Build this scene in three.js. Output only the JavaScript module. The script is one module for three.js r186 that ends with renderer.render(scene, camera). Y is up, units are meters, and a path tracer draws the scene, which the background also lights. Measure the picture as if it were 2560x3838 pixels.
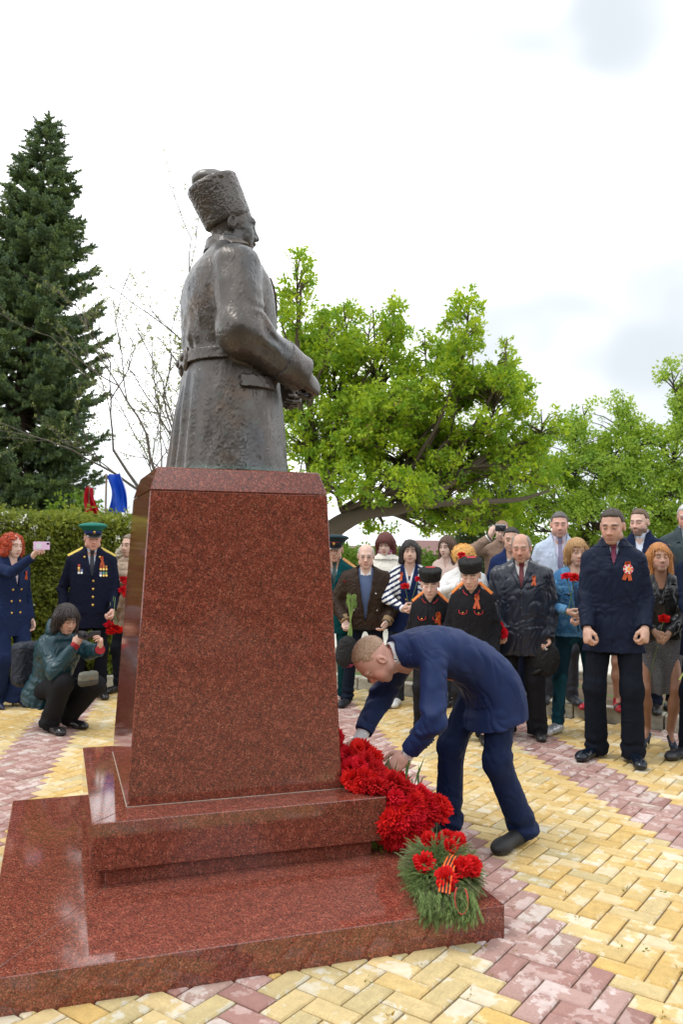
import * as THREE from 'three';
import { mergeGeometries } from 'three/addons/utils/BufferGeometryUtils.js';
import { ImprovedNoise } from 'three/addons/math/ImprovedNoise.js';
import { RoundedBoxGeometry } from 'three/addons/geometries/RoundedBoxGeometry.js';

// ---------- camera, sky, sun, exposure ----------
const scene = new THREE.Scene();
const camera = new THREE.PerspectiveCamera(62.8, 684 / 1024, 0.05, 2000);
camera.rotation.order = 'YXZ';
camera.position.set(0, 1.597, 0);
camera.rotation.set(0.0376, 0, 0.0113);
camera.focus = 4.6; camera.userData.fStop = 5.6;
scene.add(camera);
const renderer = new THREE.WebGLRenderer({ antialias: true });
renderer.setSize(684, 1024);
renderer.toneMapping = THREE.LinearToneMapping;
renderer.toneMappingExposure = 1.18;
renderer.shadowMap.enabled = true;

const IN = new ImprovedNoise();
const noise = (x, y, z) => IN.noise(x, y, z);
function fbm(x, y, z, o = 4) { let s = 0, a = 0.5; for (let i = 0; i < o; i++) { s += a * noise(x, y, z); x = x * 2.03 + 11.3; y = y * 2.03 + 5.7; z = z * 2.03 + 3.1; a *= 0.5; } return s; }
const clamp = (x, a = 0, b = 1) => x < a ? a : x > b ? b : x;
const mix = (a, b, t) => a + (b - a) * t;
const sstep = (a, b, x) => { const t = clamp((x - a) / (b - a)); return t * t * (3 - 2 * t); };

{ // overcast sky: bright cloud with soft blue-grey thin places
  const W = 512, H = 256, data = new Float32Array(W * H * 4);
  for (let j = 0; j < H; j++) for (let i = 0; i < W; i++) {
    const v = (j + 0.5) / H, u = (i + 0.5) / W, el = (v - 0.5) * Math.PI, az = u * 2 * Math.PI;
    const x = Math.cos(el) * Math.cos(az), y = Math.sin(el), z = Math.cos(el) * Math.sin(az);
    const n = fbm(x * 2.5 + 7.3, y * 3.4 + 2.2, z * 2.5 + 1.4, 5) + 0.25 * fbm(x * 6, y * 9, z * 6, 3);
    const thin = sstep(-0.22, 0.26, n);                        // where the cloud thins, blue-grey
    const b = 1.0;
    let r = mix(1.95, 0.69, thin) * b, g = mix(1.98, 0.745, thin) * b, bl = mix(2.02, 0.80, thin) * b;
    const k = (j * W + i) * 4;
    data[k] = r; data[k + 1] = g; data[k + 2] = bl; data[k + 3] = 1;
  }
  const t = new THREE.DataTexture(data, W, H, THREE.RGBAFormat, THREE.FloatType);
  t.mapping = THREE.EquirectangularReflectionMapping; t.magFilter = THREE.LinearFilter; t.minFilter = THREE.LinearFilter; t.wrapS = THREE.RepeatWrapping; t.needsUpdate = true;
  scene.background = t; scene.environment = t;
}
const sun = new THREE.DirectionalLight(new THREE.Color(1, 0.96, 0.9), 1.25);
sun.position.set(-9, 17, -5); sun.target.position.set(0, 0, -7);
sun.castShadow = true; sun.shadow.radius = 22; sun.shadow.mapSize.set(4096, 4096);
Object.assign(sun.shadow.camera, { left: -14, right: 14, top: 14, bottom: -14, near: 1, far: 60 });
scene.add(sun, sun.target);

// ---------- small helpers ----------
function rng(seed) { let s = seed | 0; return () => { s = (s + 0x6d2b79f5) | 0; let t = Math.imul(s ^ (s >>> 15), 1 | s); t = (t + Math.imul(t ^ (t >>> 7), 61 | t)) ^ t; return ((t ^ (t >>> 14)) >>> 0) / 4294967296; }; }
const V = (x, y, z) => new THREE.Vector3(x, y, z);
const C = (r, g, b) => new THREE.Color().setRGB(r, g, b);
const S = (hex) => { const c = new THREE.Color(hex); return [c.r, c.g, c.b]; };   // sRGB hex to linear triple
const taken = new Map();
const numbered = (n) => { const k = taken.get(n) ?? 0; taken.set(n, k + 1); return k ? n + '_' + String(k).padStart(3, '0') : n; };
function tag(o, label, category, group, kind) { o.userData = { label, category }; if (group) o.userData.group = group; if (kind) o.userData.kind = kind; return o; }
function top(o, name) { o.name = numbered(name); scene.add(o); return o; }
function thing(name, label, category, pos = [0, 0, 0], turn = 0, group) {
  const g = top(new THREE.Group(), name); g.position.set(...pos); g.rotation.y = turn; return tag(g, label, category, group);
}
function part(parent, name, geo, mat, label) {
  const m = new THREE.Mesh(geo, mat); m.name = name; m.castShadow = m.receiveShadow = true; parent.add(m); if (label) m.userData.label = label; return m;
}
function struct(name, geo, mat) { const m = new THREE.Mesh(geo, mat); m.castShadow = m.receiveShadow = true; top(m, name); m.userData = { kind: 'structure' }; return m; }
const mats = new Map();
function M(color, roughness = 0.8, extra = {}) {
  const key = JSON.stringify([color, roughness, Object.keys(extra), extra.metalness, extra.sheen, extra.clearcoat, extra.specularIntensity]);
  if (!extra.map && mats.has(key)) return mats.get(key);
  const { phys, ...rest } = extra;
  const m = new (phys ? THREE.MeshPhysicalMaterial : THREE.MeshStandardMaterial)({ color: C(...color), roughness, ...rest });
  if (!extra.map) mats.set(key, m);
  return m;
}
const VC = (roughness, extra = {}) => M([1, 1, 1], roughness, { vertexColors: true, ...extra });

// ---------- distance fields and their mesher ----------
function smin(a, b, k) { const h = Math.max(k - Math.abs(a - b), 0) / k; return Math.min(a, b) - h * h * k * 0.25; }
const smax = (a, b, k) => -smin(-a, -b, k);
const cone = (a, b, ra, rb) => { const bx = b[0] - a[0], by = b[1] - a[1], bz = b[2] - a[2], l = 1 / (bx * bx + by * by + bz * bz + 1e-12);
  return (x, y, z) => { x -= a[0]; y -= a[1]; z -= a[2]; const t = clamp((x * bx + y * by + z * bz) * l); x -= bx * t; y -= by * t; z -= bz * t; return Math.sqrt(x * x + y * y + z * z) - (ra + (rb - ra) * t); }; };
const ell = (c, r) => (x, y, z) => { x -= c[0]; y -= c[1]; z -= c[2]; const a = x / r[0], b = y / r[1], d = z / r[2], k0 = Math.sqrt(a * a + b * b + d * d), e = a / r[0], f = b / r[1], g = d / r[2], k1 = Math.sqrt(e * e + f * f + g * g) + 1e-9; return k0 < 1e-4 ? -Math.min(...r) : k0 * (k0 - 1) / k1; };
const ball = (c, r) => (x, y, z) => Math.hypot(x - c[0], y - c[1], z - c[2]) - r;
const rbox = (c, h, r) => (x, y, z) => { x = Math.abs(x - c[0]) - h[0] + r; y = Math.abs(y - c[1]) - h[1] + r; z = Math.abs(z - c[2]) - h[2] + r; return Math.hypot(Math.max(x, 0), Math.max(y, 0), Math.max(z, 0)) + Math.min(Math.max(x, y, z), 0) - r; };
const uni = (list) => (x, y, z) => { let d = 1e9; for (const [f, k] of list) { const e = f(x, y, z); d = k ? smin(d, e, k) : Math.min(d, e); } return d; };

function meshField(f, lo, hi, cell, color) {
  const nx = Math.ceil((hi[0] - lo[0]) / cell) + 2, ny = Math.ceil((hi[1] - lo[1]) / cell) + 2, nz = Math.ceil((hi[2] - lo[2]) / cell) + 2;
  const F = new Float32Array(nx * ny * nz).fill(1), done = new Uint8Array(nx * ny * nz), B = 6, rad = B * cell * 0.87 * 1.45 + cell;
  for (let k = 0; k < nz; k += B) for (let j = 0; j < ny; j += B) for (let i = 0; i < nx; i += B) {
    const d = f(lo[0] + (i + B / 2) * cell, lo[1] + (j + B / 2) * cell, lo[2] + (k + B / 2) * cell);
    const I = Math.min(i + B, nx), J = Math.min(j + B, ny), K = Math.min(k + B, nz);
    const near = Math.abs(d) < rad;
    for (let kk = k; kk < K; kk++) for (let jj = j; jj < J; jj++) for (let ii = i; ii < I; ii++) {
      const q = (kk * ny + jj) * nx + ii;
      F[q] = near ? f(lo[0] + ii * cell, lo[1] + jj * cell, lo[2] + kk * cell) : d;
    }
  }
  const id = new Int32Array(nx * ny * nz).fill(-1), pos = [], idx = [];
  const sx = 1, sy = nx, sz = nx * ny, off = [0, sx, sy, sx + sy, sz, sx + sz, sy + sz, sx + sy + sz];
  const E = [[0, 1], [2, 3], [4, 5], [6, 7], [0, 2], [1, 3], [4, 6], [5, 7], [0, 4], [1, 5], [2, 6], [3, 7]];
  let nv = 0;
  for (let k = 0; k < nz - 1; k++) for (let j = 0; j < ny - 1; j++) for (let i = 0; i < nx - 1; i++) {
    const q = (k * ny + j) * nx + i; let m = 0;
    for (let c = 0; c < 8; c++) if (F[q + off[c]] < 0) m |= 1 << c;
    if (m === 0 || m === 255) continue;
    let x = 0, y = 0, z = 0, n = 0;
    for (const [a, b] of E) { const A = (m >> a) & 1, Bb = (m >> b) & 1; if (A === Bb) continue;
      const fa = F[q + off[a]], fb = F[q + off[b]], t = fa / (fa - fb);
      x += mix(a & 1, b & 1, t); y += mix((a >> 1) & 1, (b >> 1) & 1, t); z += mix(a >> 2, b >> 2, t); n++; }
    pos.push(lo[0] + (i + x / n) * cell, lo[1] + (j + y / n) * cell, lo[2] + (k + z / n) * cell); id[q] = nv++;
  }
  const quad = (a, b, c, d, flip) => { if (a < 0 || b < 0 || c < 0 || d < 0) return; flip ? idx.push(a, c, b, a, d, c) : idx.push(a, b, c, a, c, d); };
  for (let k = 1; k < nz - 1; k++) for (let j = 1; j < ny - 1; j++) for (let i = 1; i < nx - 1; i++) {
    const q = (k * ny + j) * nx + i, s = F[q] < 0;
    if (s !== (F[q + sx] < 0)) quad(id[q - sy - sz], id[q - sz], id[q], id[q - sy], !s);
    if (s !== (F[q + sy] < 0)) quad(id[q - sx - sz], id[q - sx], id[q], id[q - sz], !s);
    if (s !== (F[q + sz] < 0)) quad(id[q - sx - sy], id[q - sy], id[q], id[q - sx], !s);
  }
  const P = new Float32Array(pos), N = new Float32Array(nv * 3), K = new Float32Array(nv * 3), h = cell * 0.3;
  for (let v = 0; v < nv; v++) {
    let x = P[v * 3], y = P[v * 3 + 1], z = P[v * 3 + 2], d = f(x, y, z);
    let gx = f(x + h, y, z) - d, gy = f(x, y + h, z) - d, gz = f(x, y, z + h) - d, l = Math.hypot(gx, gy, gz) || 1;
    const st = clamp(d * h / l, -cell * 0.5, cell * 0.5); gx /= l; gy /= l; gz /= l;
    x -= gx * st; y -= gy * st; z -= gz * st;
    P[v * 3] = x; P[v * 3 + 1] = y; P[v * 3 + 2] = z; N[v * 3] = gx; N[v * 3 + 1] = gy; N[v * 3 + 2] = gz;
    const c = typeof color === 'function' ? color(x, y, z, gx, gy, gz) : color;
    K[v * 3] = c[0]; K[v * 3 + 1] = c[1]; K[v * 3 + 2] = c[2];
  }
  const g = new THREE.BufferGeometry();
  g.setAttribute('position', new THREE.BufferAttribute(P, 3)); g.setAttribute('normal', new THREE.BufferAttribute(N, 3)); g.setAttribute('color', new THREE.BufferAttribute(K, 3));
  g.setIndex(new THREE.BufferAttribute(new Uint32Array(idx), 1));
  return g;
}
// plain geometry with position, normal, color only, so that it merges with field meshes
function plain(g, color = [1, 1, 1]) {
  if (g.index === null) { const n = g.attributes.position.count, ix = new Uint32Array(n); for (let i = 0; i < n; i++) ix[i] = i; g.setIndex(new THREE.BufferAttribute(ix, 1)); }
  const n = g.attributes.position.count, K = new Float32Array(n * 3);
  for (let i = 0; i < n; i++) K.set(color, i * 3);
  g.setAttribute('color', new THREE.BufferAttribute(K, 3)); g.deleteAttribute('uv');
  for (const a of Object.keys(g.attributes)) if (!['position', 'normal', 'color'].includes(a)) g.deleteAttribute(a);
  return g;
}
const merge = (l) => l.length === 1 ? l[0] : mergeGeometries(l);
function tube(pts, radii, sides = 6, caps = true) {   // tapered tube through points
  const n = pts.length, P = [], Nn = [], I = []; let up = V(0.3, 1, 0.2).normalize();
  for (let i = 0; i < n; i++) {
    const t = pts[Math.min(i + 1, n - 1)].clone().sub(pts[Math.max(i - 1, 0)]).normalize();
    let a = up.clone().sub(t.clone().multiplyScalar(up.dot(t))); if (a.lengthSq() < 1e-5) a = V(1, 0, 0).sub(t.clone().multiplyScalar(t.x)); a.normalize(); up = a;
    const b = t.clone().cross(a), r = Array.isArray(radii) ? radii[i] : radii;
    for (let s = 0; s < sides; s++) { const w = s / sides * 6.28318, c = Math.cos(w), q = Math.sin(w);
      const d = a.clone().multiplyScalar(c).addScaledVector(b, q); P.push(pts[i].x + d.x * r, pts[i].y + d.y * r, pts[i].z + d.z * r); Nn.push(d.x, d.y, d.z); }
  }
  for (let i = 0; i < n - 1; i++) for (let s = 0; s < sides; s++) { const a = i * sides + s, b = i * sides + (s + 1) % sides; I.push(a, b, a + sides, b, b + sides, a + sides); }
  if (caps) for (const i of [0, n - 1]) { const c = P.length / 3, p = pts[i], t = (i ? pts[n - 1].clone().sub(pts[n - 2]) : pts[0].clone().sub(pts[1])).normalize(); P.push(p.x, p.y, p.z); Nn.push(t.x, t.y, t.z);
    for (let s = 0; s < sides; s++) { const a = i * sides + s, b = i * sides + (s + 1) % sides; i ? I.push(a, b, c) : I.push(b, a, c); } }
  const g = new THREE.BufferGeometry();
  g.setAttribute('position', new THREE.Float32BufferAttribute(P, 3)); g.setAttribute('normal', new THREE.Float32BufferAttribute(Nn, 3)); g.setIndex(I);
  return g;
}
function dataTex(w, h, fn, srgb = true) {
  const d = new Uint8Array(w * h * 4);
  for (let j = 0; j < h; j++) for (let i = 0; i < w; i++) { const c = fn((i + 0.5) / w, (j + 0.5) / h), k = (j * w + i) * 4; d[k] = clamp(c[0]) * 255; d[k + 1] = clamp(c[1]) * 255; d[k + 2] = clamp(c[2]) * 255; d[k + 3] = 255; }
  const t = new THREE.DataTexture(d, w, h); t.wrapS = t.wrapT = THREE.RepeatWrapping; t.magFilter = THREE.LinearFilter; t.minFilter = THREE.LinearMipmapLinearFilter; t.generateMipmaps = true;
  if (srgb) t.colorSpace = THREE.SRGBColorSpace; t.needsUpdate = true; return t;
}
// ImprovedNoise repeats every 256 units: pn() makes a tile of n units
const pn = (u, v, n, s = 0) => { const x = u * n, y = v * n, a = noise(x, y, s), b = noise(x - n, y, s), c = noise(x, y - n, s), d = noise(x - n, y - n, s); return mix(mix(a, b, u), mix(c, d, u), v); };

// ---------- ground, soil, road ----------
const e1 = V(0.81202, 0, 0.58364), e2 = V(0.58364, 0, -0.81202);            // the two brick directions
const along = (a, b, y = 0) => e1.clone().multiplyScalar(a).addScaledVector(e2, b).setY(y);
const soilTex = dataTex(512, 512, (u, v) => { const n = 0.5 + 0.5 * pn(u, v, 8, 1) + 0.35 * pn(u, v, 32, 2) + 0.3 * pn(u, v, 96, 3), g = sstep(0.12, 0.3, pn(u, v, 10, 7) + 0.3 * pn(u, v, 48, 8));
  return [mix(0.40 + 0.26 * (n - 0.5), 0.30, g), mix(0.33 + 0.24 * (n - 0.5), 0.40, g), mix(0.25 + 0.2 * (n - 0.5), 0.15, g)]; });
{
  const g = new THREE.PlaneGeometry(1600, 1600); g.rotateX(-Math.PI / 2); const t = soilTex.clone(); t.repeat.set(500, 500); t.needsUpdate = true;
  const m = struct('ground', g, new THREE.MeshStandardMaterial({ map: t, roughness: 1 })); m.position.y = -0.05;
}
const KB = 7.70;                                                              // kerb line beyond the paving on the right: b = KB
function slabAlong(a0, a1, b0, b1, y0, y1) {                                  // a box laid along the brick directions
  const g = new THREE.BoxGeometry(a1 - a0, y1 - y0, b1 - b0); g.rotateY(-Math.atan2(e1.z, e1.x)); const c = along((a0 + a1) / 2, (b0 + b1) / 2, (y0 + y1) / 2); g.translate(c.x, c.y, c.z); return g;
}
{
  const t = soilTex.clone(); t.repeat.set(3, 1); t.needsUpdate = true;
  const g = new THREE.PlaneGeometry(16, 1.6, 80, 12), p = g.attributes.position; g.rotateX(-Math.PI / 2);
  for (let i = 0; i < p.count; i++) p.setY(i, 0.03 * fbm(p.getX(i) * 3, 0, p.getZ(i) * 3, 3));
  g.rotateY(-Math.atan2(e1.z, e1.x)); const c = along(-2.5, KB + 0.95, 0.09); g.translate(c.x, c.y, c.z); g.computeVertexNormals();
  struct('soil_strip', g, new THREE.MeshStandardMaterial({ map: t, roughness: 1, bumpMap: t, bumpScale: 0.02 }));
  const ct = dataTex(256, 256, (u, v) => { const n = 0.12 * pn(u, v, 6, 4) + 0.10 * pn(u, v, 40, 5) + 0.08 * pn(u, v, 90, 6); return [0.80 + n, 0.78 + n, 0.74 + n]; }); ct.repeat.set(6, 2);
  struct('concrete_road', slabAlong(-11, 9, KB + 1.78, KB + 6.4, -0.1, 0.15), new THREE.MeshStandardMaterial({ map: ct, roughness: 0.95 }));
}
const stoneTex = dataTex(256, 256, (u, v) => { const n = 0.16 * pn(u, v, 5, 14) + 0.14 * pn(u, v, 24, 15) + 0.1 * pn(u, v, 80, 16); return [0.68 + n, 0.66 + n, 0.60 + n]; });
function kerbLine(name, label, p0, p1, n, w, h, mat, seed) {
  const R = rng(seed), k = thing(name, label, 'kerb'), d = p1.clone().sub(p0), L = d.length() / n, ry = -Math.atan2(d.z, d.x);
  for (let i = 0; i < n; i++) {
    const g = new RoundedBoxGeometry(L - 0.012, h + 0.1, w, 2, 0.012), c = p0.clone().addScaledVector(d, (i + 0.5) / n), p = g.attributes.position;
    for (let q = 0; q < p.count; q++) { const x = p.getX(q), y = p.getY(q), z = p.getZ(q); p.setXYZ(q, x + 0.004 * noise(x * 9 + i * 7, y * 9, z * 9), y + 0.006 * noise(x * 9, y * 9 + i * 5, z * 9), z + 0.006 * noise(x * 9, y * 9, z * 9 + i * 3)); }
    const m = part(k, 'kerb_stone', g, mat); m.position.set(c.x + (R() - 0.5) * 0.008, (h - 0.1) / 2 + (R() - 0.5) * 0.008, c.z + (R() - 0.5) * 0.008); m.rotation.y = ry + (R() - 0.5) * 0.01;
  }
  return k;
}
kerbLine('stone_kerb', 'rough grey stone kerb between the paving and the soil strip behind the crowd', along(-9.4, KB + 0.09), along(-1.2, KB + 0.09), 10, 0.16, 0.12, new THREE.MeshStandardMaterial({ map: stoneTex, bumpMap: stoneTex, bumpScale: 0.01, roughness: 0.95 }), 5);
kerbLine('concrete_edging', 'low pale concrete edging along the far side of the soil strip', along(-9.4, KB + 1.72), along(-1.2, KB + 1.72), 8, 0.1, 0.17, new THREE.MeshStandardMaterial({ map: stoneTex, color: C(1, 0.98, 0.95), roughness: 0.95 }), 6);
const HK0 = V(-4.9, 0, -7.14), HK1 = V(-1.2, 0, -10.6);                        // kerb in front of the hedge
kerbLine('white_kerb', 'white painted kerb at the foot of the flowering hedge', HK0, HK1, 6, 0.12, 0.11, new THREE.MeshStandardMaterial({ map: stoneTex, color: C(1.25, 1.28, 1.3), roughness: 0.8 }), 7);

// ---------- herringbone brick paving ----------
{
  const R = rng(11);
  const bed = new THREE.PlaneGeometry(20, 20); bed.rotateX(-Math.PI / 2);
  const bt = dataTex(256, 256, (u, v) => { const n = 0.2 * pn(u, v, 40, 21) + 0.15 * pn(u, v, 90, 22); return [0.45 + n, 0.40 + n, 0.31 + n]; }); bt.repeat.set(30, 30);
  const paving = struct('paving', bed, new THREE.MeshStandardMaterial({ map: bt, roughness: 1 })); paving.position.set(0, -0.0125, -9);
  // keep the bed inside the kerbs
  { const P = [along(-9.5, KB, 0), along(3.2, KB, 0), along(6, -6, 0), along(-9.5, -6, 0)], sh = new THREE.Shape(P.map((p) => new THREE.Vector2(p.x, -(p.z + 9)))); const g = new THREE.ShapeGeometry(sh); g.rotateX(-Math.PI / 2);
    const uv = g.attributes.uv; for (let i = 0; i < uv.count; i++) uv.setXY(i, uv.getX(i) * 0.05, uv.getY(i) * 0.05); paving.geometry = g; }
  // clay faces with white salt bloom: blotches with outlines of their own; one sheet, yellow clay on the left half, red clay on the right
  const face = (base, bloom, seed, amt) => (u, v) => {
    const n = pn(u, v, 9, seed) + 0.5 * pn(u, v, 22, seed + 1) + 0.28 * pn(u, v, 60, seed + 2) + 0.16 * pn(u, v, 150, seed + 3), w = sstep(amt, amt + 0.09, n) * (0.72 + 0.5 * pn(u, v, 40, seed + 9));
    const f = 0.05 * pn(u, v, 120, seed + 4) + 0.05 * pn(u, v, 30, seed + 5) + 0.06 * pn(u, v, 7, seed + 6), sp = sstep(0.42, 0.55, pn(u, v, 200, seed + 7)) * -0.1;
    return base.map((c, i) => mix(c * (1 + f * 2) + sp, bloom[i], clamp(w, 0, 1))); };
  const yF = face([0.80, 0.695, 0.475], [0.855, 0.805, 0.70], 31, 0.10), rF = face([0.655, 0.525, 0.49], [0.80, 0.735, 0.71], 51, 0.0);
  const clay = dataTex(1280, 640, (u, v) => u < 0.5 ? yF(u * 2, v) : rF(u * 2 - 1, v)), bump = dataTex(512, 512, (u, v) => { const n = 0.5 + 0.3 * pn(u, v, 60, 71) + 0.3 * pn(u, v, 120, 72); return [n, n, n]; }, false);
  const brickMat = new THREE.MeshStandardMaterial({ map: clay, vertexColors: true, roughness: 0.88, bumpMap: bump, bumpScale: 0.0022 });
  const Y = [[1, 1, 1], [1.0, 0.93, 0.8], [0.98, 0.9, 0.7], [0.93, 0.86, 0.7], [1.06, 1.1, 1.22], [0.97, 0.96, 0.93], [1.0, 0.95, 0.86]], D = [[1, 1, 1], [0.78, 0.68, 0.67], [1.08, 1.12, 1.14], [0.95, 0.88, 0.88], [1.02, 1.12, 1.1], [0.88, 0.78, 0.77]], G = [[0.88, 0.94, 1.06], [0.82, 0.9, 1.04], [0.94, 0.99, 1.12]];
  const L = 0.0965, Wd = 0.0465, ch = 0.006, T = 0.05, shapes = [], made = new Map();
  for (let q = 0; q < 14; q++) shapes.push([R(), R(), (R() - 0.5) * 0.0015, Math.floor(R() * 1e6)]);
  const brickGeo = (q, red, tint, ti) => {
    const key = q + '_' + red + '_' + ti; if (made.has(key)) return made.get(key);
    const [ru, rv, jl, sd] = shapes[q], r = rng(sd), P = [], U = [], I = [], ou = (red ? 0.5 : 0) + 0.06 + ru * 0.38, ov = rv;
    const ring = (l, w, y) => { const o = P.length / 3; for (const [sx, sz] of [[-1, -1], [1, -1], [1, 1], [-1, 1]]) { P.push(sx * (l + jl), y + (r() - 0.5) * 0.0006, sz * w); U.push(ou + sx * l * 0.42, ov + sz * w * 0.85); } return o; };
    const a = ring(L, Wd, -T), b = ring(L, Wd, -ch), c = ring(L - ch, Wd - ch, 0);
    for (const [x, y] of [[a, b], [b, c]]) for (let s = 0; s < 4; s++) { const t = (s + 1) % 4; I.push(x + s, y + s, x + t, x + t, y + s, y + t); }
    I.push(c, c + 3, c + 1, c + 1, c + 3, c + 2);
    let g = new THREE.BufferGeometry(); g.setAttribute('position', new THREE.Float32BufferAttribute(P, 3)); g.setAttribute('uv', new THREE.Float32BufferAttribute(U, 2)); g.setAttribute('color', new THREE.Float32BufferAttribute(P.map((_, i) => tint[i % 3]), 3)); g.setIndex(I); g = g.toNonIndexed(); g.computeVertexNormals(); made.set(key, g); return g;
  };
  const a0 = -1.6207, b0 = 2.9199, list = [];
  const kd = HK1.clone().sub(HK0).normalize(), kn = V(-kd.z, 0, kd.x);            // points away from the hedge
  const bands = [[2.45, 2.89], [1.125, 1.58], [-0.19, 0.26], [-1.52, -1.06], [3.77, 4.2], [5.08, 5.5], [-2.83, -2.4], [-4.1, -3.7], [-5.4, -5]];
  const mt = 0.3256, mc = V(-0.63, 0, -4.4647);
  for (let i = -85; i < 70; i++) for (let j = -60; j < 49; j++) {
    const t = ((i + j) % 4 + 4) % 4; if (t !== 0 && t !== 2) continue;
    const ca = a0 + i * 0.1 + (t === 0 ? 0.1 : 0.05), cb = b0 + j * 0.1 + (t === 0 ? 0.05 : 0.1);
    if (cb > KB - 0.06) continue;
    const p = along(ca, cb), dz = -p.z; if (dz < 2.2 || dz > 12.5 || Math.abs(p.x) > dz * 0.43 + 1.5) continue;
    if (p.clone().sub(HK0).dot(kn) < 0.06 && p.x < 0) continue;
    const du = (p.x - mc.x) * Math.cos(mt) - (p.z - mc.z) * Math.sin(mt), dv = -(p.x - mc.x) * Math.sin(mt) - (p.z - mc.z) * Math.cos(mt);
    if (du > -0.93 && du < 0.82 && dv > -1.24 && dv < 0.58) continue;
    const w = (ca + cb) / Math.SQRT2, red = bands.some(([a, b]) => w > a + 0.02 && w < b - 0.02), grey = dz < 4.3 && w < 1.15 ? R() < 0.8 : R() < 0.12;
    const pool = red ? (dz < 4.2 && w < 0.6 && R() < 0.5 ? G : D) : grey ? G : Y, gy = pool === G, ti = Math.floor(R() * pool.length), geo = brickGeo(Math.floor(R() * 14), red && !gy, pool[ti], (gy ? 'g' : '') + ti);
    const show = p.x > -1.6 || dz > 4.2;
    list.push({ p, ry: -Math.atan2(e1.z, e1.x) + (t === 2 ? Math.PI / 2 : 0) + (R() < 0.5 ? Math.PI : 0) + (R() - 0.5) * 0.016, g: geo, d: show ? dz : 99, y: (R() - 0.5) * 0.004, tx: (R() - 0.5) * 0.012, tz: (R() - 0.5) * 0.02 });
  }
  list.sort((a, b) => a.d - b.d);
  const rest = [];
  list.forEach((o, i) => {
    const mesh = new THREE.Object3D(); mesh.position.set(o.p.x, o.y, o.p.z); mesh.rotation.set(o.tx, o.ry, o.tz, 'YXZ');
    if (i < 300) { const b = part(paving, numbered('brick'), o.g, brickMat); b.position.copy(mesh.position); b.position.y += 0.0125; b.position.z += 9; b.rotation.copy(mesh.rotation); }
    else { mesh.updateMatrix(); rest.push(o.g.clone().applyMatrix4(mesh.matrix)); }
  });
  const far = part(paving, 'far_bricks', mergeGeometries(rest), brickMat); far.position.set(0, 0.0125, 9); far.userData.kind = 'stuff';
}

// ---------- foliage ----------
function leafGeo(list) {     // list of [position, direction, side, length, width, fold]
  const P = [], I = [];
  for (const [p, d, s, l, w, fold] of list) {
    const n = d.clone().cross(s).normalize(), o = P.length / 3, m = p.clone().addScaledVector(d, l * 0.45), e = p.clone().addScaledVector(d, l).addScaledVector(n, -fold * l);
    const a = m.clone().addScaledVector(s, w).addScaledVector(n, fold * w), b = m.clone().addScaledVector(s, -w).addScaledVector(n, fold * w);
    for (const q of [p, a, e, b, m]) P.push(q.x, q.y, q.z);
    I.push(o, o + 1, o + 4, o + 1, o + 2, o + 4, o, o + 4, o + 3, o + 3, o + 4, o + 2);
  }
  let g = new THREE.BufferGeometry(); g.setAttribute('position', new THREE.Float32BufferAttribute(P, 3)); g.setIndex(I); g = g.toNonIndexed(); g.computeVertexNormals(); return g;
}
const rdir = (R) => { const z = R() * 2 - 1, a = R() * 6.2832, r = Math.sqrt(1 - z * z); return V(r * Math.cos(a), z, r * Math.sin(a)); };
function sprig(seed, n, len, wid, spread, droop, up = 0) {
  const R = rng(seed), l = [];
  for (let i = 0; i < n; i++) { const p = rdir(R).multiplyScalar(spread * Math.cbrt(R())), d = rdir(R); d.y += up - droop; d.addScaledVector(p, 2 / spread * 0.4).normalize(); const s = d.clone().cross(rdir(R)).normalize(); l.push([p, d, s, len * (0.7 + 0.6 * R()), wid * (0.7 + 0.6 * R()), 0.15 + 0.2 * R()]); }
  return leafGeo(l);
}
const leafMat = (c) => new THREE.MeshPhysicalMaterial({ color: C(...c), roughness: 0.75, transmission: 0.5, thickness: 0, side: THREE.DoubleSide, specularIntensity: 0.35 });
function scatter(parent, name, geo, mat, items, tint) {     // items: [position, scale, rotation(optional)]
  const im = new THREE.InstancedMesh(geo, mat, items.length), o = new THREE.Object3D(), R = rng(items.length + 3), c = new THREE.Color();
  items.forEach(([p, s, q, k], i) => { o.position.copy(p); o.scale.setScalar(s); if (q) o.quaternion.copy(q); else o.rotation.set(R() * 6.28, R() * 6.28, R() * 6.28); o.updateMatrix(); im.setMatrixAt(i, o.matrix); if (tint) { tint(c, p, R, k); im.setColorAt(i, c); } });
  im.name = name; im.castShadow = im.receiveShadow = true; im.userData.kind = 'stuff'; parent.add(im); return im;
}
const barkTex = dataTex(256, 256, (u, v) => { const n = 0.5 * pn(u, v, 30, 81) + 0.4 * pn(u, v, 8, 82) + 0.3 * pn(u, v, 70, 83); return [0.42 + 0.25 * n, 0.36 + 0.24 * n, 0.30 + 0.22 * n]; });
const bark = (c, r = 0.95) => new THREE.MeshStandardMaterial({ color: C(...c), roughness: r });
function limb(pts, r0, r1, sides = 7, wob = 0.05, seed = 1) {   // wavy limb through control points
  const cv = new THREE.CatmullRomCurve3(pts), n = Math.max(4, Math.ceil(cv.getLength() / 0.16)), P = [], r = [];
  for (let i = 0; i <= n; i++) { const t = i / n, p = cv.getPoint(t), w = wob * Math.sin(Math.PI * Math.min(1, t * 3 + 0.15)); p.x += w * noise(t * 6, seed, 1); p.y += w * noise(t * 6, seed, 5); p.z += w * noise(t * 6, seed, 9); P.push(p); r.push(mix(r0, r1, Math.pow(t, 0.8)) * (1 + 0.14 * noise(t * 9, seed, 3))); }
  return tube(P, r, sides);
}
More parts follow.
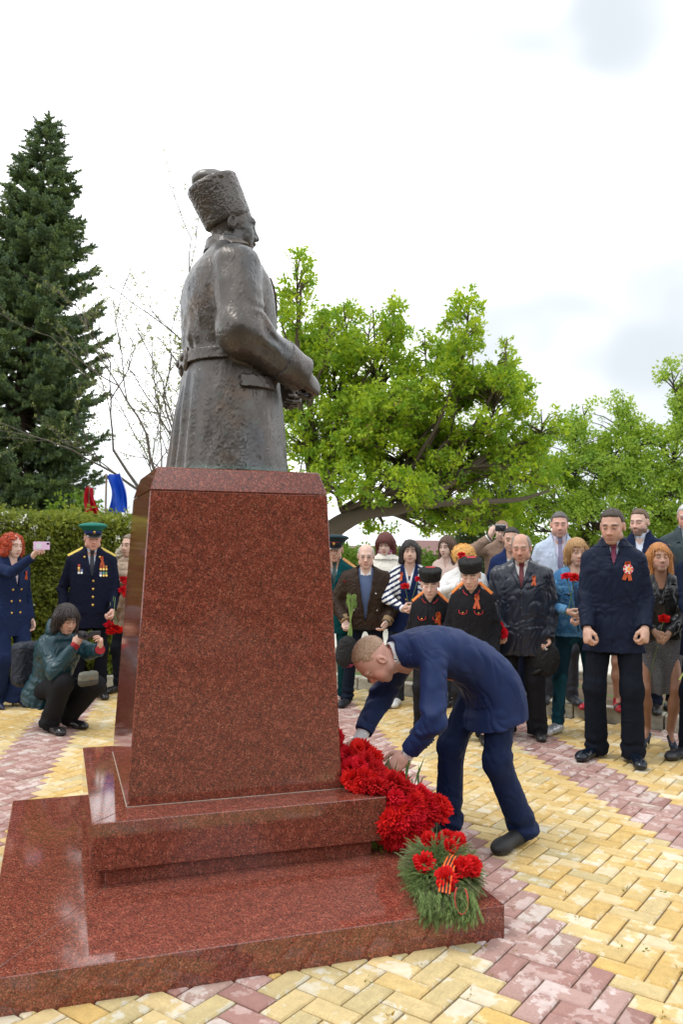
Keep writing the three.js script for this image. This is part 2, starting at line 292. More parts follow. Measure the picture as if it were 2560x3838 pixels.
function broadTree({ name, label, base, trunkTop, r, lobes, per, geo, mat, bcol, seed, gap = 0.0, leafTint, seeds, group, fork }) {
  const R = rng(seed), t = thing(name, label, 'tree', [base.x, 0, base.z], 0, group), O = V(base.x, 0, base.z), rel = (p) => p.clone().sub(O);
  const wood = [limb([rel(base).setY(-0.1), rel(base).lerp(rel(trunkTop), 0.5).add(V(0.08, 0, 0.05)), rel(trunkTop)], r, r * 0.75, 9, 0.08, seed)], fine = [], items = [], sd = [];
  for (const [c, rx, ry, rz] of lobes) {
    const from = rel(fork ? fork(c) : trunkTop), cc = rel(c), mid = from.clone().lerp(cc, 0.5).add(V((R() - 0.5) * 0.5, (R() - 0.2) * 0.3, (R() - 0.5) * 0.4)), tip = cc.clone().add(V((R() - 0.5) * rx * 0.5, ry * 0.75, (R() - 0.5) * rz * 0.5));
    wood.push(limb([from, mid, cc.clone().add(V(0, -ry * 0.3, 0)), tip], r * 0.18, 0.008, 6, 0.1, R() * 50));
    const cv = new THREE.CatmullRomCurve3([mid, cc.clone().add(V(0, -ry * 0.3, 0)), tip]);
    const n = Math.round(per * rx * ry * rz);
    for (let i = 0; i < n; i++) {
      const d = rdir(R).multiplyScalar(Math.cbrt(0.08 + 0.92 * R())), p = V(cc.x + d.x * rx, cc.y + d.y * ry, cc.z + d.z * rz), edge = d.length();
      if (noise(p.x * 2.2 + seed, p.y * 2.2, p.z * 1.4) + 0.5 * noise(p.x * 5.1, p.y * 5.1 + seed, p.z * 3.1) < gap - 0.12 + (edge > 0.86 ? 0.1 : 0)) continue;
      items.push([p, 0.75 + 0.6 * R(), null, d.y]);
      if (seeds && R() < seeds) sd.push([p.clone().add(V(0, -0.08, 0)), 0.7 + 0.6 * R()]);
      if (i % 5 === 0) { const q = cv.getPoint(clamp((p.y - mid.y) / (tip.y - mid.y + 0.01) * 0.8 + 0.05 * R())); fine.push(tube([q, q.clone().lerp(p, 0.5).add(V(0, 0.06, 0)), p], [0.016, 0.010, 0.004], 4, false)); }
    }
  }
  part(t, 'trunk', mergeGeometries([...wood, ...fine]), bark(bcol));
  scatter(t, 'crown', geo, mat, items, leafTint);
  if (seeds) scatter(t, 'seed_clusters', sprig(seed + 77, 14, 0.05, 0.006, 0.045, 0.9), bark([0.23, 0.15, 0.05]), sd);
  return t;
}
const yellowGreen = (c, p, R) => { const a = R(), b = R(); c.setRGB(0.45 + 0.65 * a, 0.66 + 0.42 * a, 0.4 + 0.6 * b); };
{
  const Z = -14, lob = [[685, 690, 34, 130], [672, 850, 60, 120], [705, 800, 60, 130], [798, 735, 48, 125], [770, 860, 95, 120], [865, 850, 95, 110], [950, 880, 100, 110], [1060, 775, 52, 95], [1040, 880, 100, 110], [905, 720, 30, 60], [1130, 930, 100, 95], [1215, 905, 38, 66], [1240, 985, 62, 56], [1155, 830, 30, 50], [700, 985, 90, 100], [820, 1000, 120, 95], [950, 1020, 130, 95], [1080, 1040, 120, 85], [1180, 1060, 90, 70], [760, 1110, 95, 55], [900, 1125, 110, 50], [1040, 1135, 120, 50], [1160, 1140, 80, 50], [690, 1100, 50, 70], [735, 720, 34, 80], [745, 800, 50, 90], [640, 700, 22, 60], [990, 800, 40, 70], [910, 800, 60, 80], [1280, 1010, 52, 46], [1250, 1080, 70, 50], [1100, 860, 60, 80], [840, 780, 50, 80], [1010, 960, 110, 80], [880, 950, 110, 90], [885, 1192, 80, 34], [985, 1195, 90, 38], [1090, 1190, 90, 42], [1190, 1185, 80, 46]];
  const f = 1926.2, px = (x, y) => V((x - 784 + 0.0113 * (y - 1175)) / f * -Z, 1.597 + (1249 - y - 0.0113 * (x - 784) * -1) / f * -Z, 0);
  const R = rng(4), lobes = lob.map(([x, y, rx, ry]) => { const p = px(x, y); return [V(p.x, p.y, Z - 0.5 + (R() - 0.5) * 2.2), rx / 137.6, ry / 137.6, 0.5 + rx / 137.6 * 0.9]; });
  const t = broadTree({ name: 'maple_tree', label: 'big maple with bright yellow-green young leaves and hanging brown seeds behind the statue', base: V(-0.75, 0, -14.4), trunkTop: V(-0.25, 1.75, -14.2), r: 0.26, lobes, per: 1250, geo: sprig(9, 12, 0.078, 0.018, 0.072, 0.7), mat: leafMat([0.46, 0.58, 0.04]), bcol: [0.10, 0.075, 0.05], seed: 23, gap: 0.13, leafTint: yellowGreen, seeds: 0.12,
    fork: (c) => c.y > 3.4 && c.x < 1.2 ? V(-0.35, 2.6, -14.3) : V(clamp(c.x - 1.2, 0.0, 1.5), 2.15 + 0.12 * clamp(c.x - 1.2, 0, 1.5), -14.1) });
  // the heavy limb that runs low to the right, and the upright leader
  const rel = (x, y, z) => V(x + 0.75, y, z + 14.4);
  part(t, 'limb', mergeGeometries([limb([rel(-0.3, 1.7, -14.2), rel(0.35, 2.12, -14.1), rel(1.0, 2.2, -14), rel(1.55, 2.45, -13.9), rel(2.0, 2.75, -13.9), rel(2.5, 3.1, -13.9)], 0.19, 0.02, 9, 0.12, 3), limb([rel(-0.3, 1.7, -14.2), rel(-0.5, 2.5, -14.2), rel(-0.62, 3.4, -14.1), rel(-0.75, 4.2, -14), rel(-0.72, 6.2, -14)], 0.10, 0.02, 8, 0.12, 8),
    limb([rel(1.0, 2.2, -14), rel(1.9, 2.3, -13.8), rel(2.9, 2.35, -13.7), rel(3.4, 2.5, -13.7)], 0.08, 0.02, 7, 0.1, 12), limb([rel(0.4, 2.14, -14.1), rel(0.55, 2.9, -14.1), rel(0.6, 3.8, -14.2), rel(0.5, 5.6, -14.2)], 0.06, 0.015, 7, 0.12, 15), limb([rel(1.5, 2.4, -13.9), rel(1.8, 3.4, -14.1), rel(2.0, 4.4, -14.1), rel(2.1, 5.4, -14.1)], 0.05, 0.012, 7, 0.12, 17)]), bark([0.12, 0.095, 0.07]));
}
{
  const fine = sprig(19, 16, 0.07, 0.02, 0.1, 0.1), mat = leafMat([0.46, 0.60, 0.08]);
  const mkL = (l) => l.map(([x, y, z, a, b]) => [V(x, y, z), a, b, a * 0.8]);
  const tint = (c, p, R) => { const a = R(); c.setRGB(0.55 + 0.45 * a, 0.7 + 0.3 * a, 0.55 + 0.3 * R()); };
  broadTree({ name: 'fruit_tree', label: 'loose green tree with fine leaves standing behind the light blazer man', base: V(4.9, 0, -16.6), trunkTop: V(4.9, 1.7, -16.6), r: 0.13, lobes: mkL([[4.6, 3.4, -16.6, 0.75, 0.75], [5.5, 3.9, -16.8, 0.7, 0.85], [5.2, 3.0, -16.4, 1.1, 0.7], [4.2, 2.6, -16.4, 0.9, 0.6], [5.9, 2.7, -16.4, 0.9, 0.7], [3.7, 2.1, -16.2, 0.7, 0.5], [5.0, 2.1, -16.2, 1.2, 0.5], [4.0, 3.3, -16.8, 0.6, 0.5], [5.8, 3.5, -16.8, 0.8, 0.8], [4.9, 4.1, -16.8, 0.4, 0.45]]), per: 900, geo: fine, mat, bcol: [0.07, 0.055, 0.04], seed: 41, gap: 0.04, leafTint: tint, group: 'fine-leaved trees beyond the road' });
  broadTree({ name: 'fruit_tree', label: 'taller green tree with dark stems standing behind the white-haired man', base: V(6.9, 0, -16.4), trunkTop: V(6.85, 1.4, -16.4), r: 0.13, lobes: mkL([[6.7, 4.6, -16.6, 0.55, 0.8], [7.3, 4.4, -16.6, 0.8, 1.0], [6.5, 3.4, -16.4, 0.8, 0.9], [7.4, 3.1, -16.3, 0.9, 0.9], [6.2, 2.4, -16.2, 0.8, 0.6], [7.1, 2.1, -16.2, 1.0, 0.5]]), per: 900, geo: fine, mat, bcol: [0.06, 0.05, 0.04], seed: 43, gap: 0.04, leafTint: tint, group: 'fine-leaved trees beyond the road' });
  // bushes that close the view low down
  const bush = (x, z, rx, ry, label, seed, m, group) => { const R = rng(seed), b = thing('bush', label, 'bush', [x, 0, z], 0, group), it = [], w = []; const n = Math.round(500 * rx * ry);
    for (let i = 0; i < n; i++) { const d = rdir(R).multiplyScalar(Math.cbrt(0.25 + 0.75 * R())), p = V(d.x * rx, ry * 0.95 + d.y * ry, d.z * rx * 0.7); if (noise(p.x * 2 + seed, p.y * 2, p.z * 2) < -0.25) continue; it.push([p, 1 + R() * 0.8]); if (i % 12 === 0) w.push(tube([V(d.x * 0.2 * rx, 0, 0), V(d.x * rx * 0.5, ry * 0.6, d.z * rx * 0.3), p], [0.025, 0.015, 0.006], 4, false)); }
    part(b, 'stems', mergeGeometries(w), bark([0.08, 0.06, 0.04])); scatter(b, 'leaves', fine, m, it, tint); };
  const lime = leafMat([0.24, 0.36, 0.04]), dull = leafMat([0.15, 0.19, 0.09]);
  for (const [x, z, rx, ry, s] of [[-3.6, -21, 1.5, 0.85, 59], [-1.6, -20, 1.3, 0.8, 60], [0.1, -19, 1.0, 0.85, 61], [1.7, -20, 1.3, 0.8, 62], [3.4, -20, 1.2, 0.95, 63], [5.2, -19.5, 1.4, 1.0, 64], [7.4, -19.5, 1.5, 1.1, 65], [9.2, -19.5, 1.5, 1.1, 69]]) bush(x, z, rx, ry, 'lime green bush in the row along the far side of the road', s, lime, 'bushes beyond the road');
  bush(-4.9, -15.6, 0.9, 1.25, 'bright lime bush between the spruce and the bare tree', 66, lime);
  bush(3.1, -17.2, 0.8, 1.6, 'dull grey-green bush behind the photographer in the beige coat', 67, dull);
  bush(-6.3, -15, 1.5, 1.0, 'green bush below the hanging spruce branches', 68, dull);
}
{ // park trees on the near side, behind the photographer: the polished shaft mirrors them
  const geo = sprig(29, 10, 0.22, 0.06, 0.2, 0.3), mat = leafMat([0.11, 0.17, 0.03]);
  for (const [i, [x, z, k]] of [[-9, 9, 0.95], [-5, 10.5, 1.05], [-1.6, 10, 1.1], [1.6, 11, 1.1], [5, 11.5, 1.05], [9, 8.5, 0.95]].entries()) broadTree({ name: 'park_tree', label: 'leafy dark green park tree on the near side of the paving facing the pedestal', group: 'park trees facing the pedestal', base: V(x, 0, z), trunkTop: V(x, 2.0, z), r: 0.2, lobes: [[0, 4.6, 0, 1.7, 1.9], [-1.5, 3.4, 0.4, 1.5, 1.5], [1.5, 3.5, -0.3, 1.5, 1.5], [0, 2.4, -0.8, 1.8, 1.2], [-1.4, 1.6, -0.5, 1.4, 1.1], [1.4, 1.6, -0.5, 1.4, 1.1]].map(([a, b, c, d, e]) => [V(x + a * k, b * k, z + c), d * k, e * k, d * k * 0.9]), per: 130, geo, mat, bcol: [0.08, 0.06, 0.04], seed: 300 + i, gap: -0.4 });
}
{ // spruce
  const R = rng(77), B = V(-7.62, 0, -19), top_ = V(-6.86, 11.35, -19), t = thing('spruce_tree', 'tall dark green spruce with tiered shaggy branches', 'tree', [B.x, 0, B.z]);
  const ax = (h) => V(mix(0, top_.x - B.x, Math.pow(h / 11.35, 1.2)), h, 0), wood = [tube([0, 2, 4, 6, 8, 10, 11.3].map((h) => ax(h)), [0.24, 0.21, 0.17, 0.13, 0.09, 0.04, 0.01], 9)], items = [];
  const brush = (() => { const r = rng(5), P = [], I = []; for (let i = 0; i < 56; i++) { const s = i / 56, c = V(0, 0, s * 0.30 - 0.04), d = rdir(r); d.z = Math.abs(d.z) * 0.8 + 0.35; d.normalize(); const w = d.clone().cross(rdir(r)).normalize().multiplyScalar(0.013), e = c.clone().addScaledVector(d, 0.1 * (1 - 0.4 * s)), o = P.length / 3; for (const q of [c.clone().add(w), c.clone().sub(w), e.clone().addScaledVector(w, 0.5), e.clone().addScaledVector(w, -0.5)]) P.push(q.x, q.y, q.z); I.push(o, o + 1, o + 2, o + 1, o + 3, o + 2); }
    let g = new THREE.BufferGeometry(); g.setAttribute('position', new THREE.Float32BufferAttribute(P, 3)); g.setIndex(I); g = g.toNonIndexed(); g.computeVertexNormals(); return g; })();
  const zq = V(0, 0, 1);
  for (let h = 1.4; h < 11.2; h += 0.27 - 0.012 * h) {
    const k = 1 - h / 11.4, prof = h < 5 ? mix(1.7, 1.9, (h - 1.5) / 3.5) : 1.9 * Math.pow((11.4 - h) / 6.4, 0.78), nb = 6 + Math.round(3 * k);
    for (let b = 0; b < nb; b++) {
      const a = (b + R() * 0.9) / nb * 6.2832 + h * 5, L = prof * (0.6 + 0.5 * R()) + 0.08, o = ax(h + (R() - 0.5) * 0.2), out = V(Math.cos(a), 0, Math.sin(a)), dr = 0.1 + 0.55 * k * (0.6 + 0.6 * R());
      const P = [0, 0.25, 0.5, 0.75, 1].map((s) => o.clone().addScaledVector(out, L * s).add(V(0, -dr * L * (1.25 * s - s * s) + 0.1 * L * Math.pow(s, 4) * 1.6 + 0.03 * (R() - 0.5), 0)));
      wood.push(tube(P, [0.03, 0.024, 0.016, 0.01, 0.004].map((r) => r * (0.5 + L * 0.35)), 4, false));
      const cv = new THREE.CatmullRomCurve3(P), n = Math.max(4, Math.round(L / 0.085));
      for (let i = 0; i < n; i++) for (const sd of [1, -1]) {
        const s = mix(0.22, 1, (i + R()) / n), p = cv.getPoint(s), tan = cv.getTangent(s), side = tan.clone().cross(V(0, 1, 0)).normalize().multiplyScalar(sd), tl = (0.42 * (1 - s) * Math.min(1, L) + 0.1) * (0.6 + 0.7 * R());
        const d = tan.clone().multiplyScalar(0.75).addScaledVector(side, 0.8).add(V(0, -0.12 - 0.35 * R() * k, 0)).normalize(), m = Math.max(1, Math.round(tl / 0.17));
        for (let q = 0; q < m; q++) items.push([p.clone().addScaledVector(d, tl * (q + 0.2) / m), (0.62 + 0.45 * R()) * (0.66 + 0.34 * clamp((11.4 - h) / 3)), new THREE.Quaternion().setFromUnitVectors(zq, d.clone().add(rdir(R).multiplyScalar(0.25)).normalize())]);
      }
    }
  }
  for (let i = 0; i < 26; i++) { const d = rdir(R); d.y = Math.abs(d.y) + 0.4; d.normalize(); items.push([ax(10.9 + 0.45 * R()), 0.55, new THREE.Quaternion().setFromUnitVectors(zq, d)]); }
  part(t, 'trunk', mergeGeometries(wood), bark([0.13, 0.09, 0.06]));
  const m = new THREE.MeshPhysicalMaterial({ color: C(0.19, 0.27, 0.115), roughness: 0.8, side: THREE.DoubleSide, transmission: 0.12, thickness: 0, specularIntensity: 0.4 });
  scatter(t, 'crown', brush, m, items, (c, p, r) => { const a = r(); c.setRGB(0.7 + 0.5 * a, 0.75 + 0.4 * a, 0.7 + 0.5 * r()); });
}
{ // tree still almost bare
  const R = rng(91), t = thing('bare_tree', 'almost bare tree with thin twigs and tiny buds behind the statue', 'tree', [-2.6, 0, -15]), wood = [], buds = [];
  const grow = (p, d, L, r, n) => {
    const P = [p.clone()], rr = [r]; let q = p.clone(), e = d.clone(); const st = 5;
    for (let i = 1; i <= st; i++) { e.add(rdir(R).multiplyScalar(0.16)).add(V(0, 0.03, 0)).normalize(); q = q.clone().addScaledVector(e, L / st); P.push(q); rr.push(mix(r, r * 0.55, i / st)); if (n < 2 && R() < 0.7) buds.push([q.clone(), 0.5 + R() * 0.6]); }
    wood.push(tube(P, rr, r > 0.03 ? 6 : 4, false));
    if (n <= 0) return;
    for (let i = 0; i < (n > 1 ? 3 : 2); i++) { const at = P[Math.min(st, 2 + i + (i > 1 ? 1 : 0))], nd = e.clone().add(rdir(R).multiplyScalar(0.75)); nd.y += 0.12; nd.normalize(); grow(at, nd, L * (0.6 + 0.25 * R()), r * 0.56, n - 1); }
  };
  const lean = [[-0.1, 1, 0], [-0.55, 0.9, 0.1], [-0.9, 0.75, -0.1], [0.2, 1, 0.1], [-0.45, 1, -0.2]];
  wood.push(tube([V(0, -0.1, 0), V(-0.05, 0.8, 0), V(-0.1, 1.5, 0)], [0.09, 0.08, 0.07], 8));
  lean.forEach((d) => grow(V(-0.1, 1.4, 0), V(...d).normalize(), 2.3, 0.044, 4));
  part(t, 'trunk', mergeGeometries(wood), bark([0.13, 0.11, 0.09]));
  scatter(t, 'buds', sprig(3, 5, 0.05, 0.014, 0.03, 0.2), leafMat([0.3, 0.34, 0.1]), buds);
}
{ // hedge with white blossom
  const R = rng(101), d = HK1.clone().sub(HK0), L = d.length(), u = d.clone().normalize(), n = V(u.z, 0, -u.x);   // n points away from the paving
  if (n.z > 0) n.negate();
  const O = HK0.clone().addScaledVector(n, 0.35), h = thing('hedge', 'clipped hedge with yellow-green leaves and small white blossom', 'hedge', [O.x, 0, O.z]);
  const leaf = sprig(33, 18, 0.042, 0.014, 0.075, 0.0, 0.2), lt = [], bl = [], wood = [];
  const place = (a, y, w) => u.clone().multiplyScalar(a).addScaledVector(n, w).setY(y);
  const Htop = (a) => 1.82 + 0.08 * noise(a * 1.3, 4, 2) + 0.05 * noise(a * 5, 1, 2);
  for (let i = 0; i < 12500; i++) {
    const a = R() * L, H = Htop(a), f = R(); let y, w;
    if (f < 0.42) { y = H - 0.25 * Math.pow(R(), 1.6) + (R() < 0.12 ? 0.14 * R() : 0); w = R() * 1.2; } else { y = 0.12 + (H - 0.15) * R(); w = 0.28 * R() * R() + 0.1 * noise(a * 3, y * 3, 5) + 0.05; }
    const lowGap = noise(a * 4, y * 4, 8) < mix(-0.02, -0.6, clamp(y / 1.5)); if (lowGap) continue;
    lt.push([place(a, y, w), 0.75 + 0.6 * R(), null, y / H]);
    if (R() < (y > H - 0.3 ? 0.06 : 0.018) + (a < 2.2 ? 0.05 : 0)) bl.push([place(a, y + 0.03, w - 0.05), 0.7 + 0.8 * R()]);
  }
  for (let i = 0; i < 900; i++) { const a = R() * L, H = Htop(a), w0 = 0.2 + R() * 0.8; wood.push(tube([place(a, 0, w0), place(a + (R() - 0.5) * 0.3, H * 0.5, w0 + (R() - 0.5) * 0.3), place(a + (R() - 0.5) * 0.7, H * (0.7 + 0.3 * R()), w0 + (R() - 0.5) * 0.5)], [0.013, 0.008, 0.003], 4, false)); }
  for (let i = 0; i < 7; i++) for (let k = 0; k < 2; k++) lt.push();
  part(h, 'stems', mergeGeometries(wood), bark([0.10, 0.075, 0.05]));
  const inner = []; for (let i = 0; i < 2600; i++) { const a = R() * L; inner.push([place(a, 0.15 + R() * 1.55, 0.3 + R() * 0.7), 1.3]); }
  scatter(h, 'inner_leaves', leaf, leafMat([0.30, 0.36, 0.06]), inner);
  scatter(h, 'leaves', leaf, leafMat([0.30, 0.36, 0.06]), lt, (c, p, r, k) => { const y = r(); c.setRGB(0.6 + 0.6 * y, 0.65 + 0.45 * y, 0.5 + 0.4 * r()); });
  scatter(h, 'blossom', sprig(35, 12, 0.022, 0.014, 0.035, 0, 0.4), bark([0.78, 0.78, 0.7], 0.7), bl);
}
{ // low building far behind the bushes
  const s = thing('shed', 'low shed with a reddish brown roof far behind the crowd', 'building', [3.35, 0, -31]);
  part(s, 'wall', new THREE.BoxGeometry(1.7, 1.25, 2.0).translate(0, 0.72, 0), M([0.5, 0.46, 0.42], 0.9));
  const g = new THREE.ExtrudeGeometry(new THREE.Shape([new THREE.Vector2(-1.5, 0), new THREE.Vector2(1.5, 0), new THREE.Vector2(0, 0.5)]), { depth: 2.0, bevelEnabled: false }); g.rotateY(Math.PI / 2); g.translate(-1.0, 1.252, 0);
  part(s, 'roof', g, M([0.2, 0.11, 0.1], 0.9));
}

// ---------- monument ----------
import { ConvexGeometry } from 'three/addons/geometries/ConvexGeometry.js';
const graniteTex = (() => {
  const n = 896, R = rng(7), grid = 168, pts = [], pal = [[0.50, 0.255, 0.205], [0.54, 0.285, 0.235], [0.46, 0.23, 0.185], [0.41, 0.205, 0.17], [0.60, 0.34, 0.28], [0.25, 0.185, 0.175], [0.31, 0.205, 0.18], [0.37, 0.22, 0.19], [0.70, 0.50, 0.40]];
  for (let i = 0; i < grid * grid; i++) { const r = R(); pts.push([R(), R(), r < 0.22 ? 0 : r < 0.4 ? 1 : r < 0.54 ? 2 : r < 0.64 ? 3 : r < 0.74 ? 4 : r < 0.84 ? 5 : r < 0.91 ? 6 : r < 0.985 ? 7 : 8]); }
  const g2 = 64, big = []; for (let i = 0; i < g2 * g2; i++) big.push([R(), R(), R()]);
  const near = (P, g, u, v) => { const x = u * g, y = v * g, i = Math.floor(x), j = Math.floor(y); let b = 9, q = null; for (let a = -1; a <= 1; a++) for (let c = -1; c <= 1; c++) { const ii = ((i + a) % g + g) % g, jj = ((j + c) % g + g) % g, p = P[jj * g + ii], d = (i + a + p[0] - x) ** 2 + (j + c + p[1] - y) ** 2; if (d < b) { b = d; q = p; } } return q; };
  return dataTex(n, n, (u, v) => { const wu = u + 0.004 * pn(u, v, 60, 1), wv = v + 0.004 * pn(u, v, 60, 2), p = near(pts, grid, (wu + 1) % 1, (wv + 1) % 1), q = near(big, g2, (wu + 1) % 1, (wv + 1) % 1); let c = pal[p[2]]; if (q[2] < 0.16 && p[2] < 5) c = pal[4];  const k = 1 + 0.18 * pn(u, v, 14, 3) + 0.14 * pn(u, v, 150, 4); return c.map((x) => x * k); });
})();
const granite = new THREE.MeshPhysicalMaterial({ map: graniteTex, roughness: 0.07, ior: 1.66, color: C(0.97, 0.95, 0.91) });
const graniteEdge = new THREE.MeshStandardMaterial({ color: C(0.22, 0.15, 0.13), roughness: 0.8 });
function boxUV(g, s = 0.62, ox = 0, oy = 0) {
  g = g.index ? g.toNonIndexed() : g; g.computeVertexNormals(); const p = g.attributes.position, n = g.attributes.normal, uv = new Float32Array(p.count * 2);
  for (let i = 0; i < p.count; i++) { const a = Math.abs(n.getX(i)), b = Math.abs(n.getY(i)), c = Math.abs(n.getZ(i)); let u, v; if (b > a && b > c) { u = p.getX(i); v = p.getZ(i); } else if (a > c) { u = p.getZ(i); v = p.getY(i); } else { u = p.getX(i); v = p.getY(i); } uv[i * 2] = u / s + ox; uv[i * 2 + 1] = v / s + oy; }
  g.setAttribute('uv', new THREE.BufferAttribute(uv, 2)); return g;
}
// convex block from bottom and top outlines (each a list of [x, z]) with small chamfers
function block(bot, topo, y0, y1, ch = 0.004, ox = 0) {
  const pts = [], c = [0, 0]; bot.forEach((p) => { c[0] += p[0] / bot.length; c[1] += p[1] / bot.length; });
  const n = bot.length;
  for (const [ring, y, dy] of [[bot, y0, 1], [topo, y1, -1]]) ring.forEach((p, i) => {
    const a = ring[(i + 1) % n], b = ring[(i + n - 1) % n], la = Math.hypot(a[0] - p[0], a[1] - p[1]), lb = Math.hypot(b[0] - p[0], b[1] - p[1]), A = [(a[0] - p[0]) / la * ch, (a[1] - p[1]) / la * ch], B = [(b[0] - p[0]) / lb * ch, (b[1] - p[1]) / lb * ch];
    const other = (ring === bot ? topo : bot)[i], k = ch / Math.abs(y1 - y0), sx = (other[0] - p[0]) * k, sz = (other[1] - p[1]) * k;
    pts.push(V(p[0] + A[0] + B[0], y, p[1] + A[1] + B[1]), V(p[0] + A[0] + sx, y + dy * ch, p[1] + A[1] + sz), V(p[0] + B[0] + sx, y + dy * ch, p[1] + B[1] + sz));
  });
  return boxUV(new ConvexGeometry(pts), 0.62, ox, ox * 1.7);
}
const MT = 0.3256, MC = V(-0.63, 0, -4.4647);
{
  const g = thing('pedestal', 'stepped pedestal of polished red granite under the bronze statue', 'pedestal', [MC.x, 0, MC.z], MT);
  const rect = (a, b, ou = 0, ov = 0) => [[ou - a, -(ov - b)], [ou + a, -(ov - b)], [ou + a, -(ov + b)], [ou - a, -(ov + b)]];   // local z = -v
  const ring4 = (outer, inner, y0, y1, name, gap = 0.0008) => { for (let i = 0; i < 4; i++) { const j = (i + 1) % 4, o0 = outer[i], o1 = outer[j], i0 = inner[i], i1 = inner[j], q = [o0, o1, i1, i0];
    const cx = (o0[0] + o1[0] + i1[0] + i0[0]) / 4, cz = (o0[1] + o1[1] + i1[1] + i0[1]) / 4, dx = o1[0] - o0[0], dz = o1[1] - o0[1], l = Math.hypot(dx, dz); const sh = q.map(([x, z]) => { const s = ((x - cx) * dx + (z - cz) * dz) / l; return [x - Math.sign(s) * dx / l * gap, z - Math.sign(s) * dz / l * gap]; });
    part(g, name, block(sh, sh, y0, y1, 0.0035, i * 0.31), granite); } };
  const slab = rect(0.9874, 1.0189, -0.0543, -0.3314), core = rect(0.6093, 0.6522, 0, -0.0142), tier = rect(0.6691, 0.6885, 0, -0.0142), b0 = rect(0.5117, 0.5177), b1 = rect(0.4326, 0.4563, 0, -0.0112), c1 = rect(0.3978, 0.4187, 0, -0.0112);
  ring4(slab, rect(0.56, 0.6, 0, -0.0142), -0.06, 0.1284, 'base_slab');
  part(g, 'joint_filler', block(rect(0.98, 1.011, -0.0543, -0.3314), rect(0.98, 1.011, -0.0543, -0.3314), -0.05, 0.1262, 0.003), graniteEdge);
  part(g, 'recessed_block', block(core, core, 0.1268, 0.2012, 0.003, 0.2), granite);
  ring4(tier, rect(0.46, 0.465), 0.2007, 0.4034, 'plinth_slab');
  part(g, 'joint_filler', block(rect(0.664, 0.683, 0, -0.0142), rect(0.664, 0.683, 0, -0.0142), 0.203, 0.4012, 0.003), graniteEdge);
  part(g, 'shaft', block(b0, b1, 0.4006, 1.8350, 0.005, 0.55), granite);
  part(g, 'cap', block(b1, c1, 1.8375, 1.949, 0.004, 0.13), granite);
  // pale sealant where the shaft meets the plinth and where the neck meets the slab
  const seal = new THREE.MeshStandardMaterial({ color: C(0.36, 0.31, 0.25), roughness: 0.9 }), bead = (r, y, rad, name) => { const P = []; for (let i = 0; i < 4; i++) { const [x0, z0] = r[i], [x1, z1] = r[(i + 1) % 4]; for (let k = 0; k < 14; k++) P.push(V(mix(x0, x1, k / 14), y + 0.001 * noise(k * 3, i * 7, 2), mix(z0, z1, k / 14))); } P.push(P[0].clone()); part(g, name, tube(P, P.map((p, i) => rad * (0.8 + 0.5 * Math.abs(noise(i * 1.3, y * 9, 1)))), 6, false), seal); };
  bead(rect(0.5122, 0.5182), 0.4042, 0.0022, 'sealant');
}

// ---------- people ----------
const vadd = (a, b, k = 1) => [a[0] + b[0] * k, a[1] + b[1] * k, a[2] + b[2] * k], vsub = (a, b) => [a[0] - b[0], a[1] - b[1], a[2] - b[2]], vlen = (a) => Math.hypot(...a), vnorm = (a) => { const l = vlen(a) || 1; return [a[0] / l, a[1] / l, a[2] / l]; }, vdot = (a, b) => a[0] * b[0] + a[1] * b[1] + a[2] * b[2], vcross = (a, b) => [a[1] * b[2] - a[2] * b[1], a[2] * b[0] - a[0] * b[2], a[0] * b[1] - a[1] * b[0]], vmix = (a, b, t) => [mix(a[0], b[0], t), mix(a[1], b[1], t), mix(a[2], b[2], t)];
